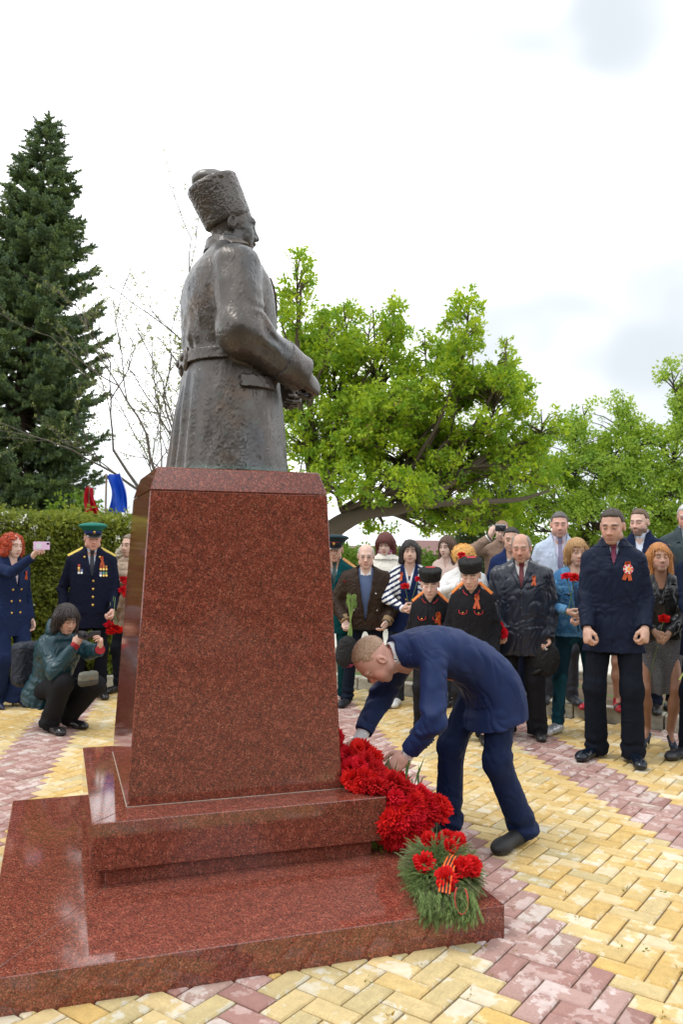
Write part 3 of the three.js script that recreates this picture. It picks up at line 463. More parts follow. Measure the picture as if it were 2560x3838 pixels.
// the trunk as cross-sections along a bent spine: keys [s (height when upright), half width, half depth front, half depth back]
const TL = { x: 0, s: 0, z: 0, rx: 1 };
function trunkField(keys, spine, n = 2.35) {
  const fr = [], N = 28, s0 = keys[0][0], s1 = keys[keys.length - 1][0];
  const val = (s, c) => { let i = 0; while (i < keys.length - 2 && s > keys[i + 1][0]) i++; const t = clamp((s - keys[i][0]) / (keys[i + 1][0] - keys[i][0])), m = (j) => { const a = keys[Math.max(0, j - 1)], b = keys[Math.min(keys.length - 1, j + 1)]; return (b[c] - a[c]) / (b[0] - a[0]); }, L = keys[i + 1][0] - keys[i][0], t2 = t * t, t3 = t2 * t; return (2 * t3 - 3 * t2 + 1) * keys[i][c] + (t3 - 2 * t2 + t) * L * m(i) + (3 * t2 - 2 * t3) * keys[i + 1][c] + (t3 - t2) * L * m(i + 1); };
  for (let i = 0; i <= N; i++) { const s = mix(s0, s1, i / N), f = spine(s); fr.push({ s, ...f, rx: val(s, 1), rf: val(s, 2), rb: val(s, 3) }); }
  const fld = (x, y, z) => {
    let i = 0, h0, h1;
    const H = (k) => { const f = fr[k]; return (x - f.o[0]) * f.t[0] + (y - f.o[1]) * f.t[1] + (z - f.o[2]) * f.t[2]; };
    let lo = 0, hi = N; h0 = H(0); h1 = H(N); let ax = 0, t = 0;
    if (h0 <= 0) { ax = -h0; lo = 0; hi = 1; t = 0; } else if (h1 >= 0) { ax = h1; lo = N - 1; hi = N; t = 1; }
    else { while (hi - lo > 1) { const m = (lo + hi) >> 1, hm = H(m); if (hm > 0) { lo = m; h0 = hm; } else { hi = m; h1 = hm; } } t = h0 / (h0 - h1); }
    const a = fr[lo], b = fr[hi], ox = mix(a.o[0], b.o[0], t), oy = mix(a.o[1], b.o[1], t), oz = mix(a.o[2], b.o[2], t), dx = x - ox, dy = y - oy, dz = z - oz;
    const lx = dx * mix(a.x[0], b.x[0], t) + dy * mix(a.x[1], b.x[1], t) + dz * mix(a.x[2], b.x[2], t), lz = dx * mix(a.z[0], b.z[0], t) + dy * mix(a.z[1], b.z[1], t) + dz * mix(a.z[2], b.z[2], t);
    const rx = mix(a.rx, b.rx, t), rz = lz > 0 ? mix(a.rf, b.rf, t) : mix(a.rb, b.rb, t);
    TL.x = lx; TL.z = lz; TL.s = mix(a.s, b.s, t); TL.rx = rx;
    const q = Math.pow(Math.pow(Math.abs(lx) / rx, n) + Math.pow(Math.abs(lz) / rz, n), 1 / n), r = Math.hypot(lx, lz), d = q > 0.02 ? (q - 1) * r / q : -Math.min(rx, rz);
    return ax > 0 ? (d > 0 ? Math.hypot(d, ax) : Math.max(d, ax)) : Math.max(d, -Math.max(0.004, Math.min(rx, rz)));
  };
  return fld;
}
// spine: list of [s, x, y, z, lean about the side axis]; upright spine is [[0,0,0,0,0],[h,0,h,0,0]]
function bentSpine(pts) {
  return (s) => { let i = 0; while (i < pts.length - 2 && s > pts[i + 1][0]) i++; const t = (s - pts[i][0]) / (pts[i + 1][0] - pts[i][0]), sm = clamp(t), g = (c) => { const a = pts[Math.max(0, i - 1)], b = pts[i], d = pts[i + 1], e = pts[Math.min(pts.length - 1, i + 2)]; const L = d[0] - b[0], m0 = (d[c] - a[c]) / Math.max(1e-6, d[0] - a[0]), m1 = (e[c] - b[c]) / Math.max(1e-6, e[0] - b[0]), t2 = t * t, t3 = t2 * t; return (t < 0 || t > 1) ? (t < 0 ? b[c] + m0 * t * L : d[c] + m1 * (t - 1) * L) : (2 * t3 - 3 * t2 + 1) * b[c] + (t3 - 2 * t2 + t) * L * m0 + (3 * t2 - 2 * t3) * d[c] + (t3 - t2) * L * m1; };
    const o = [g(1), g(2), g(3)], le = g(4), yw = pts[0].length > 5 ? g(5) : 0;               // lean forward by le, twist by yw
    const cy = Math.cos(yw), sy = Math.sin(yw); let x = [cy, 0, -sy], tt = [0, Math.cos(le), Math.sin(le)], z = [0, -Math.sin(le), Math.cos(le)];
    const ry = (v) => [v[0] * cy + v[2] * sy, v[1], -v[0] * sy + v[2] * cy]; return { o, x, t: ry(tt), z: ry(z) }; };
}
function ik(S0, W, a, b, pole) {
  let d = vsub(W, S0), l = vlen(d); if (l > (a + b) * 0.995) { W = vadd(S0, d, (a + b) * 0.995 / l); d = vsub(W, S0); l = vlen(d); }
  const u = vnorm(d), c = (a * a + l * l - b * b) / (2 * l), hgt = Math.sqrt(Math.max(0, a * a - c * c)); let p = vsub(pole, [u[0] * vdot(pole, u), u[1] * vdot(pole, u), u[2] * vdot(pole, u)]); p = vnorm(p);
  return [vadd(vadd(S0, u, c), p, hgt), W];
}
const folds = (x, y, z, f, a, seed) => { const w = noise(x * f * 0.5 + seed, y * f * 0.5, z * f * 0.5), n = noise(x * f + seed + w, y * f * 0.6 + seed * 2 + 1.5 * w, z * f + w), m = noise(x * f * 1.7 + 1.5 * w, y * f * 1.3 + seed + 2 * w, z * f * 1.7); return a * (0.7 * n + 1.3 * (0.22 - Math.abs(m))); };

// --- hands: fingers along +y, palm faces +z, thumb on the +x side; a right hand
const handCache = new Map();
function handGeo(pose, cell) {
  const key = pose + cell; if (handCache.has(key)) return handCache.get(key);
  const curl = { relaxed: [[22, 34, 18], [30, 38, 20], [36, 42, 22], [42, 46, 24]], fist: [[82, 92, 50], [84, 95, 50], [86, 96, 50], [86, 96, 50]], grip: [[55, 62, 34], [60, 66, 36], [64, 68, 38], [66, 68, 40]], pinch: [[48, 45, 20], [52, 50, 28], [56, 54, 30], [58, 56, 32]], reach: [[14, 20, 10], [18, 24, 12], [22, 26, 14], [26, 28, 16]], point: [[28, 30, 12], [80, 92, 50], [84, 95, 50], [86, 96, 50]] }[pose];
  const L = [[rbox([0, 0.047, 0], [0.034, 0.042, 0.0105], 0.0100), 0], [ell([0, 0.05, -0.003], [0.0405, 0.05, 0.0185]), 0.012], [cone([0, -0.06, 0], [0, 0.02, 0], 0.026, 0.027), 0.02], [ell([0.022, 0.03, 0.009], [0.018, 0.03, 0.014]), 0.012], [ell([-0.024, 0.035, 0.007], [0.014, 0.03, 0.012]), 0.012]];
  const F = [[0.029, 0.09, 0.074, 0.0088], [0.0095, 0.095, 0.082, 0.009], [-0.0105, 0.091, 0.076, 0.0086], [-0.029, 0.081, 0.06, 0.0075]], fg = [];
  F.forEach(([x, y, len, r], i) => { let p = [x, y - 0.012, 0], a = 0; const parts = [0.46, 0.31, 0.25], fan = (i - 1.5) * -0.07; let chain = [];
    curl[i].forEach((c, k) => { a += c * Math.PI / 180; const q = [p[0] + Math.sin(-fan) * -0.3 * parts[k] * len * (k ? 0.3 : 1) * -1, p[1] + Math.cos(a) * parts[k] * len * 1.06, p[2] + Math.sin(a) * parts[k] * len * 1.06]; chain.push(cone(p, q, r * (1 - 0.08 * k), r * (0.94 - 0.1 * k))); p = q; });
    fg.push((X, Y, Z) => { let d = 1e9; for (const c of chain) d = smin(d, c(X, Y, Z), 0.004); return d; }); });
  const th = pose === 'fist' || pose === 'grip' || pose === 'pinch' || pose === 'point' ? [[0.034, 0.022, 0.008], [0.05, 0.048, 0.026], [0.043, 0.07, 0.042], [0.026, 0.082, 0.048]] : [[0.034, 0.022, 0.006], [0.056, 0.045, 0.018], [0.06, 0.075, 0.024], [0.057, 0.1, 0.026]];
  const tc = [cone(th[0], th[1], 0.0135, 0.0115), cone(th[1], th[2], 0.0112, 0.0102), cone(th[2], th[3], 0.01, 0.008)];
  fg.push((X, Y, Z) => { let d = 1e9; for (const c of tc) d = smin(d, c(X, Y, Z), 0.005); return d; });
  const palm = uni(L), f = (x, y, z) => { let d = palm(x, y, z), m = 1e9; for (const g of fg) m = Math.min(m, g(x, y, z)); d = smin(d, m, 0.009); return Math.max(d, -0.055 - y); };
  const g = meshField(f, [-0.06, -0.06, -0.04], [0.08, 0.19, 0.11], cell, (x, y, z) => { const k = sstep(0.08, 0.15, Math.hypot(y, z)) * 0.12; return [1, 1 - k, 1 - k]; });
  handCache.set(key, g); return g;
}
function tintGeo(g, c) { const k = g.attributes.color.array; for (let i = 0; i < k.length; i += 3) { k[i] *= c[0]; k[i + 1] *= c[1]; k[i + 2] *= c[2]; } return g; }
function basis(x, y, z, o, s = 1) { return new THREE.Matrix4().makeBasis(V(...x).multiplyScalar(s), V(...y).multiplyScalar(s), V(...z).multiplyScalar(s)).setPosition(...o); }

// --- head: origin mid-skull, y up, face towards +z; about 0.235 tall
function headField(o) {
  const { fat = 0, jaw = 0, nose = 1, brow = 1, fem = 0, old = 0, cheek = 0, ears = 1 } = o;
  const jw = 0.047 + jaw * 0.006 + fat * 0.006 - fem * 0.004;
  const L = [[ell([0, 0.03, -0.012], [0.0755, 0.088, 0.096]), 0], [ell([0, -0.035, 0.02], [0.058 + fat * 0.008, 0.082, 0.071]), 0.035], [cone([-0.012 - jaw * 0.004, -0.097, 0.062], [0.012 + jaw * 0.004, -0.097, 0.062], 0.019, 0.019), 0.03],
    [ball([jw, -0.068, 0.008], 0.02 + fat * 0.006), 0.03], [ball([-jw, -0.068, 0.008], 0.02 + fat * 0.006), 0.03], [cone([-0.033, 0.022, 0.078], [0.033, 0.022, 0.078], 0.010 * brow + 0.003, 0.010 * brow + 0.003), 0.018],
    [ball([0.042, -0.022, 0.06], 0.018 + cheek * 0.004), 0.022], [ball([-0.042, -0.022, 0.06], 0.018 + cheek * 0.004), 0.022], [ball([0.034, -0.055, 0.058], 0.02 + fat * 0.006), 0.03], [ball([-0.034, -0.055, 0.058], 0.02 + fat * 0.006), 0.03]];
  const base = uni(L), nz = [[cone([0, 0.012, 0.083], [0, -0.032, 0.104 + 0.006 * (nose - 1)], 0.0075 * nose, 0.0105 * nose), 0], [ball([0.0105 * nose, -0.036, 0.094], 0.0085 * nose), 0.008], [ball([-0.0105 * nose, -0.036, 0.094], 0.0085 * nose), 0.008]], nf = uni(nz);
  const sk1 = ball([0.031, 0.001, 0.099], 0.0165), sk2 = ball([-0.031, 0.001, 0.099], 0.0165), ey1 = ball([0.0315, 0.001, 0.0765], 0.0128), ey2 = ball([-0.0315, 0.001, 0.0765], 0.0128);
  const ul = cone([-0.017, -0.066, 0.084], [0.017, -0.066, 0.084], 0.0058, 0.0058), ll = cone([-0.013, -0.0755, 0.0845], [0.013, -0.0755, 0.0845], 0.0068, 0.0068), groove = cone([-0.024, -0.0708, 0.094], [0.024, -0.0708, 0.094], 0.0022, 0.0022);
  const ear = (s) => { const e = ell([s * 0.079, -0.004, -0.012], [0.011, 0.032, 0.019]), h = ell([s * 0.089, 0, -0.008], [0.008, 0.018, 0.010]); return (x, y, z) => smax(e(x, y, z), -h(x, y, z), 0.004); }, e1_ = ear(1), e2_ = ear(-1), neck = cone([0, -0.06, -0.022], [0, -0.20, -0.045], 0.05 + fat * 0.006 - fem * 0.008, 0.055 + fat * 0.006 - fem * 0.009);
  return (x, y, z) => {
    let d = base(x, y, z); if (d > 0.12) return Math.min(d, neck(x, y, z));
    d = smin(d, neck(x, y, z), 0.03);
    if (z > 0.02) { d = smax(d, -sk1(x, y, z), 0.014); d = smax(d, -sk2(x, y, z), 0.014); d = smin(d, ey1(x, y, z), 0.004); d = smin(d, ey2(x, y, z), 0.004); d = smin(d, nf(x, y, z), 0.012); d = smin(d, ul(x, y, z), 0.007); d = smin(d, ll(x, y, z), 0.007); d = smax(d, -groove(x, y, z), 0.003);
      if (old) { d += old * 0.0016 * Math.sin(y * 420 + 1.5 * Math.cos(x * 60)) * sstep(0.05, 0.07, y) * sstep(0.05, 0.08, z); const na = Math.abs(x) - 0.022 - (-0.03 - y) * 0.42; if (y < -0.03 && y > -0.09) d += old * 0.003 * Math.exp(-na * na / 0.00002); } }
    d = smin(d, e1_(x, y, z), 0.007); d = smin(d, e2_(x, y, z), 0.007);
    return d;
  };
}
function headColor(o) {
  const { skin, browCol = [0.05, 0.035, 0.025], lip = [0.42, 0.16, 0.13], beard, stubble, closed, flush = 0, scalp, lashes, blush = 0 } = o;
  return (x, y, z, nx, ny, nz) => {
    const ax = Math.abs(x); let c = skin, k = 1 + 0.10 * fbm(x * 45, y * 45, z * 45, 2);
    c = [c[0] * k, c[1] * k, c[2] * k];
    const red = flush * (0.6 + 0.4 * noise(x * 30, y * 30, z * 30)) * (sstep(0.05, 0.02, Math.abs(y + 0.025)) * sstep(0.03, 0.06, z) * 0.6 + 0.3) + blush * Math.exp(-((ax - 0.042) ** 2 + (y + 0.03) ** 2) / 0.0005);
    c = [c[0] * (1 + red * 0.08), c[1] * (1 - red * 0.32), c[2] * (1 - red * 0.36)];
    if (z > 0.04) {
      const by = 0.0235 + 0.004 * Math.cos((ax - 0.03) * 70) - (ax > 0.042 ? (ax - 0.042) * 0.5 : 0);
      if (ax > 0.011 && ax < 0.054 && Math.abs(y - by) < 0.0052) c = vmix(c, browCol, 0.92);
      const ex = (ax - 0.0315) / 0.0155, eyy = (y - 0.0005) / (closed ? 0.0035 : 0.0048), q = ex * ex + eyy * eyy;
      if (q < 1) c = closed ? vmix(c, [0.04, 0.025, 0.02], 0.6) : (Math.hypot(ax - 0.0315, y - 0.0005) < 0.0058 ? [0.03, 0.022, 0.018] : [0.26, 0.21, 0.185]);
      else if (q < 2.2 && y > -0.001) c = vmix(c, lashes ? [0.03, 0.02, 0.02] : [c[0] * 0.5, c[1] * 0.42, c[2] * 0.4], 0.4);
      const lx = ax / 0.024, ly = (y + 0.0708) / 0.0125; if (lx * lx + ly * ly < 1 && z > 0.07) c = vmix(c, Math.abs(y + 0.0708) < 0.002 ? [0.10, 0.035, 0.03] : lip, 0.75);
    }
    const jawZone = sstep(-0.035, -0.06, y - 0.25 * Math.max(0, 0.03 - z)) * sstep(-0.03, 0.0, z) * sstep(0.0, 0.012, Math.hypot(ax / 0.024, (y + 0.0708) / 0.014) * 0.02 - 0.019 + 0.006);
    if (beard && jawZone > 0) c = vmix(c, beard, jawZone * 0.85 * (0.8 + 0.4 * noise(x * 160, y * 90, z * 160)));
    if (stubble && jawZone > 0) c = vmix(c, stubble, jawZone * 0.3);
    if (scalp) { const hl = 0.062 - 0.55 * (0.08 - z) + scalp.dy; if (y > hl && y < 0.2) c = vmix(c, scalp.c, scalp.k * clamp((y - hl) * 60) * (0.7 + 0.5 * noise(x * 200, y * 60, z * 200))); }
    return c;
  };
}
// hair shapes in head space
function hairField(st) {
  const cran = (g, dy = 0) => ell([0, 0.031 + dy, -0.014], [0.0755 + g, 0.088 + g, 0.097 + g]);
  const strand = (x, y, z, a, f = 60) => a * (noise(Math.atan2(x, z + 0.02) * f * 0.22, y * 14, 3) + 0.6 * noise(Math.atan2(x, z + 0.02) * f * 0.55, y * 22, 7));
  // the face opening: what is in front of it stays free
  const open = (hl, side, slope) => (x, y, z) => Math.max(y - hl - 0.25 * (z - 0.08), -(z - side - slope * Math.abs(x)));
  const earcut = (x, y, z) => Math.max(Math.abs(y + 0.006) - 0.036, Math.abs(z + 0.008) - 0.022, 0.06 - Math.abs(x));
  switch (st.type) {
    case 'short': { const c = cran(st.g ?? 0.007), tp = ell([0, 0.05, 0.0], [0.068, 0.074 + (st.top ?? 0), 0.088]), hl = st.hl ?? 0.08, rec = st.rec ?? 0; return (x, y, z) => { let d = smin(c(x, y, z), tp(x, y, z), 0.02); const line = hl - 0.72 * Math.max(0, 0.072 - z - rec * Math.abs(x) * 0) + (z > 0.02 ? -rec * 8 * (0.0) : 0), l2 = Math.max(line, -0.075) + 0.016 * sstep(0.035, 0.06, Math.abs(x)) * sstep(0.0, 0.04, z); const burn = (Math.abs(x) > 0.055 && z > -0.005 && z < 0.028 ? -0.03 : 0); d = smax(d, l2 + burn - y + 0.004 * noise(x * 70, 3, z * 70), 0.022); d = smax(d, -earcut(x, y, z), 0.004); return d + 0.002 + strand(x, y, z, st.str ?? 0.002, 90) + 0.0014 * noise(x * 220, y * 220, z * 120); }; }
    case 'fringe_short': { const c = cran(0.014), hl = 0.045; return (x, y, z) => { let d = c(x, y, z); const l = z > 0.03 ? hl : Math.max(hl - 0.9 * (0.03 - z), -0.085); d = smax(d, l - y, 0.006); d = smax(d, -earcut(x, y, z), 0.004); return d + strand(x, y, z, 0.003, 80); }; }
    case 'ring': { const c = cran(st.g ?? 0.007), bald = ell([0, st.by ?? 0.115, 0.03], [st.bw ?? 0.075, 0.075, 0.125]); return (x, y, z) => { let d = c(x, y, z); const l = Math.max(0.03 - 0.72 * (0.06 - z), -0.07); d = smax(d, l - y, 0.006); d = smax(d, -bald(x, y, z), 0.012); d = smax(d, z - 0.035, 0.008); d = smax(d, -earcut(x, y, z), 0.004); return d + strand(x, y, z, 0.0018, 90); }; }
    case 'bob': { const len = st.len ?? -0.13, w = st.w ?? 0.1, vol = st.vol ?? 0.02, L = uni([[cran(vol, 0.004), 0], [cone([w * 0.86, 0.02, -0.012], [w * 0.92, len + 0.03, -0.008], 0.036, st.tipr ?? 0.034), 0.04], [cone([-w * 0.86, 0.02, -0.012], [-w * 0.92, len + 0.03, -0.008], 0.036, st.tipr ?? 0.034), 0.04], [cone([0, 0.0, -0.06], [0, len + 0.03, -0.055], 0.07, 0.055), 0.05]]), op = open(st.hl ?? 0.06, st.side ?? 0.012, -0.1), pt = st.part ?? 0, fr = st.fringe; return (x, y, z) => { let d = L(x, y, z); let o = op(x, y, z); const aw = st.face ?? 0.058; o = Math.max(y - (st.hl ?? 0.06) + (pt ? Math.abs(x - pt) * 0.55 : 0) + (fr ? 0 : 0), Math.abs(x) - aw - Math.max(0, -y - 0.03) * (st.flare ?? 0.0), 0.015 - z); d = smax(d, -o, 0.01); d = smax(d, len - y, 0.012); return d + strand(x, y, z, st.str ?? 0.0045, 70); }; }
    case 'long': { const len = st.len ?? -0.3, L = uni([[cran(0.016, 0.003), 0], [cone([0.075, 0.02, 0.0], [0.1, len, 0.03], 0.03, 0.03), 0.05], [cone([-0.075, 0.02, 0.0], [-0.1, len, 0.03], 0.03, 0.03), 0.05], [cone([0, 0.0, -0.06], [0, len, -0.07], 0.07, 0.06), 0.06]]); return (x, y, z) => { let d = L(x, y, z); const o = Math.max(y - (st.hl ?? 0.064) + Math.abs(x - (st.part ?? 0)) * 0.5, Math.abs(x) - 0.056, 0.01 - z); d = smax(d, -o, 0.01); d = smax(d, len - y, 0.01); return d + strand(x, y, z, 0.004, 80); }; }
    case 'curly': { const L = uni([[ell([0, 0.02, -0.02], [0.125, 0.115, 0.118]), 0], [ball([0.09, -0.07, -0.01], 0.058), 0.04], [ball([-0.09, -0.07, -0.01], 0.058), 0.04], [ball([0, -0.08, -0.07], 0.08), 0.05]]); return (x, y, z) => { let d = L(x, y, z); const o = Math.max(y - 0.062, Math.abs(x) - 0.055, 0.01 - z); d = smax(d, -o, 0.012); d = smax(d, -0.15 - y, 0.03); return d + 0.017 * noise(x * 30, y * 30, z * 30) + 0.010 * noise(x * 70, y * 85, z * 85) + 0.008; }; }
    case 'perm': { const L = uni([[ell([0, 0.045, -0.012], [0.115, 0.098, 0.118]), 0], [ball([0.055, -0.01, -0.05], 0.06), 0.04], [ball([-0.055, -0.01, -0.05], 0.06), 0.04]]); return (x, y, z) => { let d = L(x, y, z); const o = Math.max(y - 0.035, Math.abs(x) - 0.06, 0.02 - z); d = smax(d, -o, 0.012); d = smax(d, -0.05 - y - 0.3 * z, 0.02); return d + 0.008 * noise(x * 40, y * 40, z * 40) + 0.005 * noise(x * 95, y * 95, z * 95); }; }
    case 'tied': { const c = cran(0.008); return (x, y, z) => { let d = c(x, y, z); const l = Math.max(0.07 - 0.6 * Math.max(0, 0.07 - z), -0.06); d = smax(d, l - y, 0.006); d = smin(d, ball([0, 0.02, -0.125], 0.035)(x, y, z), 0.02); d = smax(d, -earcut(x, y, z), 0.004); return d + strand(x, y, z, 0.002, 90); }; }
  }
}
const hairTint = (c, v = 0.35) => (x, y, z) => { const k = 1 + v * (noise(Math.atan2(x, z + 0.02) * 22, y * 10, 5) + 0.5 * noise(Math.atan2(x, z + 0.02) * 60, y * 20, 9)); return [c[0] * k, c[1] * k, c[2] * k]; };

const SKIN = { fair: [0.68, 0.46, 0.375], mid: [0.62, 0.395, 0.305], tan: [0.54, 0.325, 0.24], ruddy: [0.62, 0.36, 0.285] };
const skinMat = VC(0.55), hairMat = VC(0.55);
const strandGeo = (() => { const P = [], I = [], n = 4; for (let i = 0; i <= n; i++) { const t = i / n, w = 0.5 * (1 - 0.75 * t), y = -0.12 * t * t; P.push(-w, y, t, w, y, t); } for (let i = 0; i < n; i++) I.push(i * 2, i * 2 + 1, i * 2 + 2, i * 2 + 1, i * 2 + 3, i * 2 + 2); const g = new THREE.BufferGeometry(); g.setAttribute('position', new THREE.Float32BufferAttribute(P, 3)); g.setIndex(I); g.computeVertexNormals(); return g; })();
const curlGeo = (() => { const P = []; for (let i = 0; i <= 9; i++) { const a = i / 9 * 5.2; P.push(V(Math.cos(a), 0.12 * a - 0.3, Math.sin(a))); } return tube(P, P.map((p, i) => 0.13 * (1 - 0.5 * i / 9)), 4, false); })();
const strandMat = new THREE.MeshStandardMaterial({ roughness: 0.5, side: THREE.DoubleSide });
function strands(parent, g, hm, st, seed) {     // loose hairs rooted on the hair's surface
  const R = rng(seed), p = g.attributes.position, n = g.attributes.normal, k = g.attributes.color, curly = st.type === 'curly' || st.type === 'perm', shortH = ['short', 'ring', 'tied', 'fringe_short'].includes(st.type), N = st.count ?? (curly ? 700 : shortH ? 1300 : 1100), im = new THREE.InstancedMesh(curly ? curlGeo : strandGeo, strandMat, N), o = new THREE.Object3D(), c = new THREE.Color();
  const up = V(hm.elements[4], hm.elements[5], hm.elements[6]).normalize(), fw = V(hm.elements[8], hm.elements[9], hm.elements[10]).normalize(), m = new THREE.Matrix4();
  for (let i = 0; i < N; i++) { const q = Math.floor(R() * p.count), P = V(p.getX(q), p.getY(q), p.getZ(q)), nn = V(n.getX(q), n.getY(q), n.getZ(q)); let L, w;
    if (curly) { o.position.copy(P).addScaledVector(nn, 0.003); const s = 0.007 + 0.008 * R(); o.scale.set(s, s * 1.2, s); o.rotation.set(R() * 6.28, R() * 6.28, R() * 6.28); }
    else { const dir = up.clone().multiplyScalar(shortH ? -0.25 : -1).addScaledVector(fw, shortH ? (nn.dot(up) > 0.5 ? 0.7 : -0.35) : 0).add(rdir(R).multiplyScalar(shortH ? 0.5 : 0.28)); dir.addScaledVector(nn, -dir.dot(nn)).normalize().addScaledVector(nn, shortH ? 0.35 : 0.07).normalize(); L = shortH ? (st.sl ?? 0.014) * (0.6 + 0.8 * R()) : 0.045 + 0.05 * R(); w = shortH ? 0.0014 : 0.0028; const x = dir.clone().cross(nn).normalize(), y = dir.clone().cross(x).negate(); m.makeBasis(x.multiplyScalar(w), y.multiplyScalar(L), dir.clone().multiplyScalar(L)); m.decompose(o.position, o.quaternion, o.scale); o.position.copy(P).addScaledVector(nn, 0.0006); }
    o.updateMatrix(); im.setMatrixAt(i, o.matrix); const b = 0.6 + 0.95 * R(); c.setRGB(k.getX(q) * b, k.getY(q) * b, k.getZ(q) * b); im.setColorAt(i, c); }
  im.name = 'loose_hairs'; im.userData.kind = 'stuff'; im.castShadow = im.receiveShadow = true; parent.add(im);
}
let personCount = 0;
function person(sp) {
  const h = sp.h, W = sp.build ?? 1, fem = sp.sex === 'f' ? 1 : 0, kid = sp.sex === 'c' ? 1 : 0, cell = sp.cell ?? 0.0125, seed = ++personCount * 7.3;
  const P = thing('person', sp.label, 'person', [sp.pos[0], sp.pos[2] ?? 0, sp.pos[1]], sp.turn ?? 0, sp.group);
  const spine = sp.spine ? bentSpine(sp.spine) : bentSpine([[0, 0, 0, 0, 0], [0.5 * h, 0, 0.5 * h, 0, 0], [0.8 * h, 0, 0.8 * h, (sp.slouch ?? 0) * 0.3 - 0.008, (sp.slouch ?? 0)], [h, 0, h * (1 - (sp.slouch ?? 0) * 0.02), (sp.slouch ?? 0) * h * 0.16, (sp.slouch ?? 0) * 1.5]]);
  const F = (s) => spine(s * h), at = (s, x, z) => { const f = F(s); return vadd(vadd(f.o, f.x, x), f.z, z); };
  const sw = (sp.shoulder ?? (fem ? 0.096 : kid ? 0.102 : 0.109)) * h * W, belly = sp.belly ?? 0;
  // ---- joints
  const aK = sp.armK ?? 1, limbLen = { ua: 0.172 * h * aK, fa: 0.148 * h * aK, th: (sp.legK ?? 1) * 0.228 * h, sh: (sp.legK ?? 1) * 0.2165 * h };
  const arms = {}; for (const [k, s] of [['L', 1], ['R', -1]]) { const a = sp['arm' + k] ?? {}, S0 = at(0.778 + (a.lift ?? 0), s * (sw - 0.022), 0.0 + (a.fwd ?? 0)); if (a.wristW) { const d = vsub(a.wristW, [sp.pos[0], sp.pos[2] ?? 0, sp.pos[1]]), c = Math.cos(sp.turn ?? 0), q = Math.sin(sp.turn ?? 0); a.wrist = [d[0] * c - d[2] * q, d[1], d[0] * q + d[2] * c]; } const Wt = a.wrist ?? at(0.485, s * (sw + 0.045 + (a.out ?? 0)), 0.035), [E0, W0] = ik(S0, Wt, limbLen.ua, limbLen.fa, a.pole ?? [s * 0.5, -0.3, -1]); arms[k] = { S: S0, E: E0, W: W0, dir: vnorm(vsub(W0, E0)) }; }
  const legs = {}; for (const [k, s] of [['L', 1], ['R', -1]]) { const l = sp['leg' + k] ?? {}, H0 = l.hip ?? at(0.5, s * 0.052 * h, 0), ft = l.foot ?? [s * 0.062 * h, 0, 0.0], A0 = [ft[0], (ft[1] ?? 0) + (sp.heel ?? 0.03) + 0.05 * h * 0.9, ft[2]], [K0, A1] = ik(H0, A0, limbLen.th, limbLen.sh, l.pole ?? [s * 0.1 + Math.sin(l.yaw ?? 0) * 0.6, 0, 1]); legs[k] = { H: H0, K: K0, A: A1, ft, yaw: l.yaw ?? s * 0.22, pitch: l.pitch ?? 0 }; }
  // ---- body (skin): head, hands and what shows of arms and legs, one mesh
  const hs = (sp.headSize ?? (kid ? 0.93 : 0.985 - fem * 0.05)) , fo = { fem, ...sp.face }, hf = F(0.862), hd = sp.head ?? {};
  const hm = new THREE.Matrix4(); { const e = new THREE.Euler(hd.pitch ?? 0, hd.yaw ?? 0, hd.roll ?? 0, 'YXZ'), r = new THREE.Matrix4().makeRotationFromEuler(e); if (sp.headAbs) { r.copy(sp.headAbs.rot); }
    const nb = sp.headAbs ? sp.headAbs.pos : vadd(vadd(hf.o, hf.t, 0.0), hf.z, 0.012); const piv = V(0, -0.085, -0.02).multiplyScalar(hs); const body = sp.headAbs ? new THREE.Matrix4() : new THREE.Matrix4().makeBasis(V(...hf.x), V(...hf.t), V(...hf.z)); body.multiply(r); hm.copy(body); const pv = piv.applyMatrix4(body); hm.setPosition(nb[0] - pv.x, nb[1] - pv.y + (sp.neck ?? 0.0), nb[2] - pv.z); hm.scale(V(hs, hs, hs)); }
  const hcell = sp.hcell ?? 0.0052, geos = [];
  geos.push(meshField(headField(fo), [-0.11, -0.2, -0.13], [0.11, 0.14, 0.14], hcell, headColor({ skin: sp.skin, ...sp.faceColor })).applyMatrix4(hm));
  const sleeveless = sp.top?.bare;
  for (const [k, s] of [['L', 1], ['R', -1]]) {
    const a = sp['arm' + k] ?? {}, A = arms[k]; if (a.noHand) continue;
    const y = vnorm(a.dir ?? A.dir); let z = a.palm ?? [-s, 0, 0.15]; z = vnorm(vsub(z, [y[0] * vdot(z, y), y[1] * vdot(z, y), y[2] * vdot(z, y)])); const x = vcross(y, z);
    const g = handGeo(a.pose ?? 'relaxed', sp.handCell ?? 0.0055).clone(), sc = (h / 1.78) * (fem ? 0.92 : 1) * (kid ? 0.95 : 1);
    if (s > 0) { g.scale(-1, 1, 1); const ix = g.index.array; for (let i = 0; i < ix.length; i += 3) { const t = ix[i]; ix[i] = ix[i + 1]; ix[i + 1] = t; } const nn = g.attributes.normal.array; for (let i = 0; i < nn.length; i += 3) nn[i] *= 1; }
    tintGeo(g, sp.skin); if (a.bandage) { const pp = g.attributes.position, kk = g.attributes.color; for (let i = 0; i < pp.count; i++) if (pp.getX(i) * -s > 0.018 && pp.getY(i) > 0.09) kk.setXYZ(i, 0.75, 0.74, 0.72); }
    A.hm = basis(x, y, z, vadd(A.W, y, 0.018), sc); geos.push(g.applyMatrix4(A.hm)); A.palm = vadd(vadd(A.W, y, 0.09 * sc), z, 0.035 * sc); A.y = y; A.z = z; A.x = x;
  }
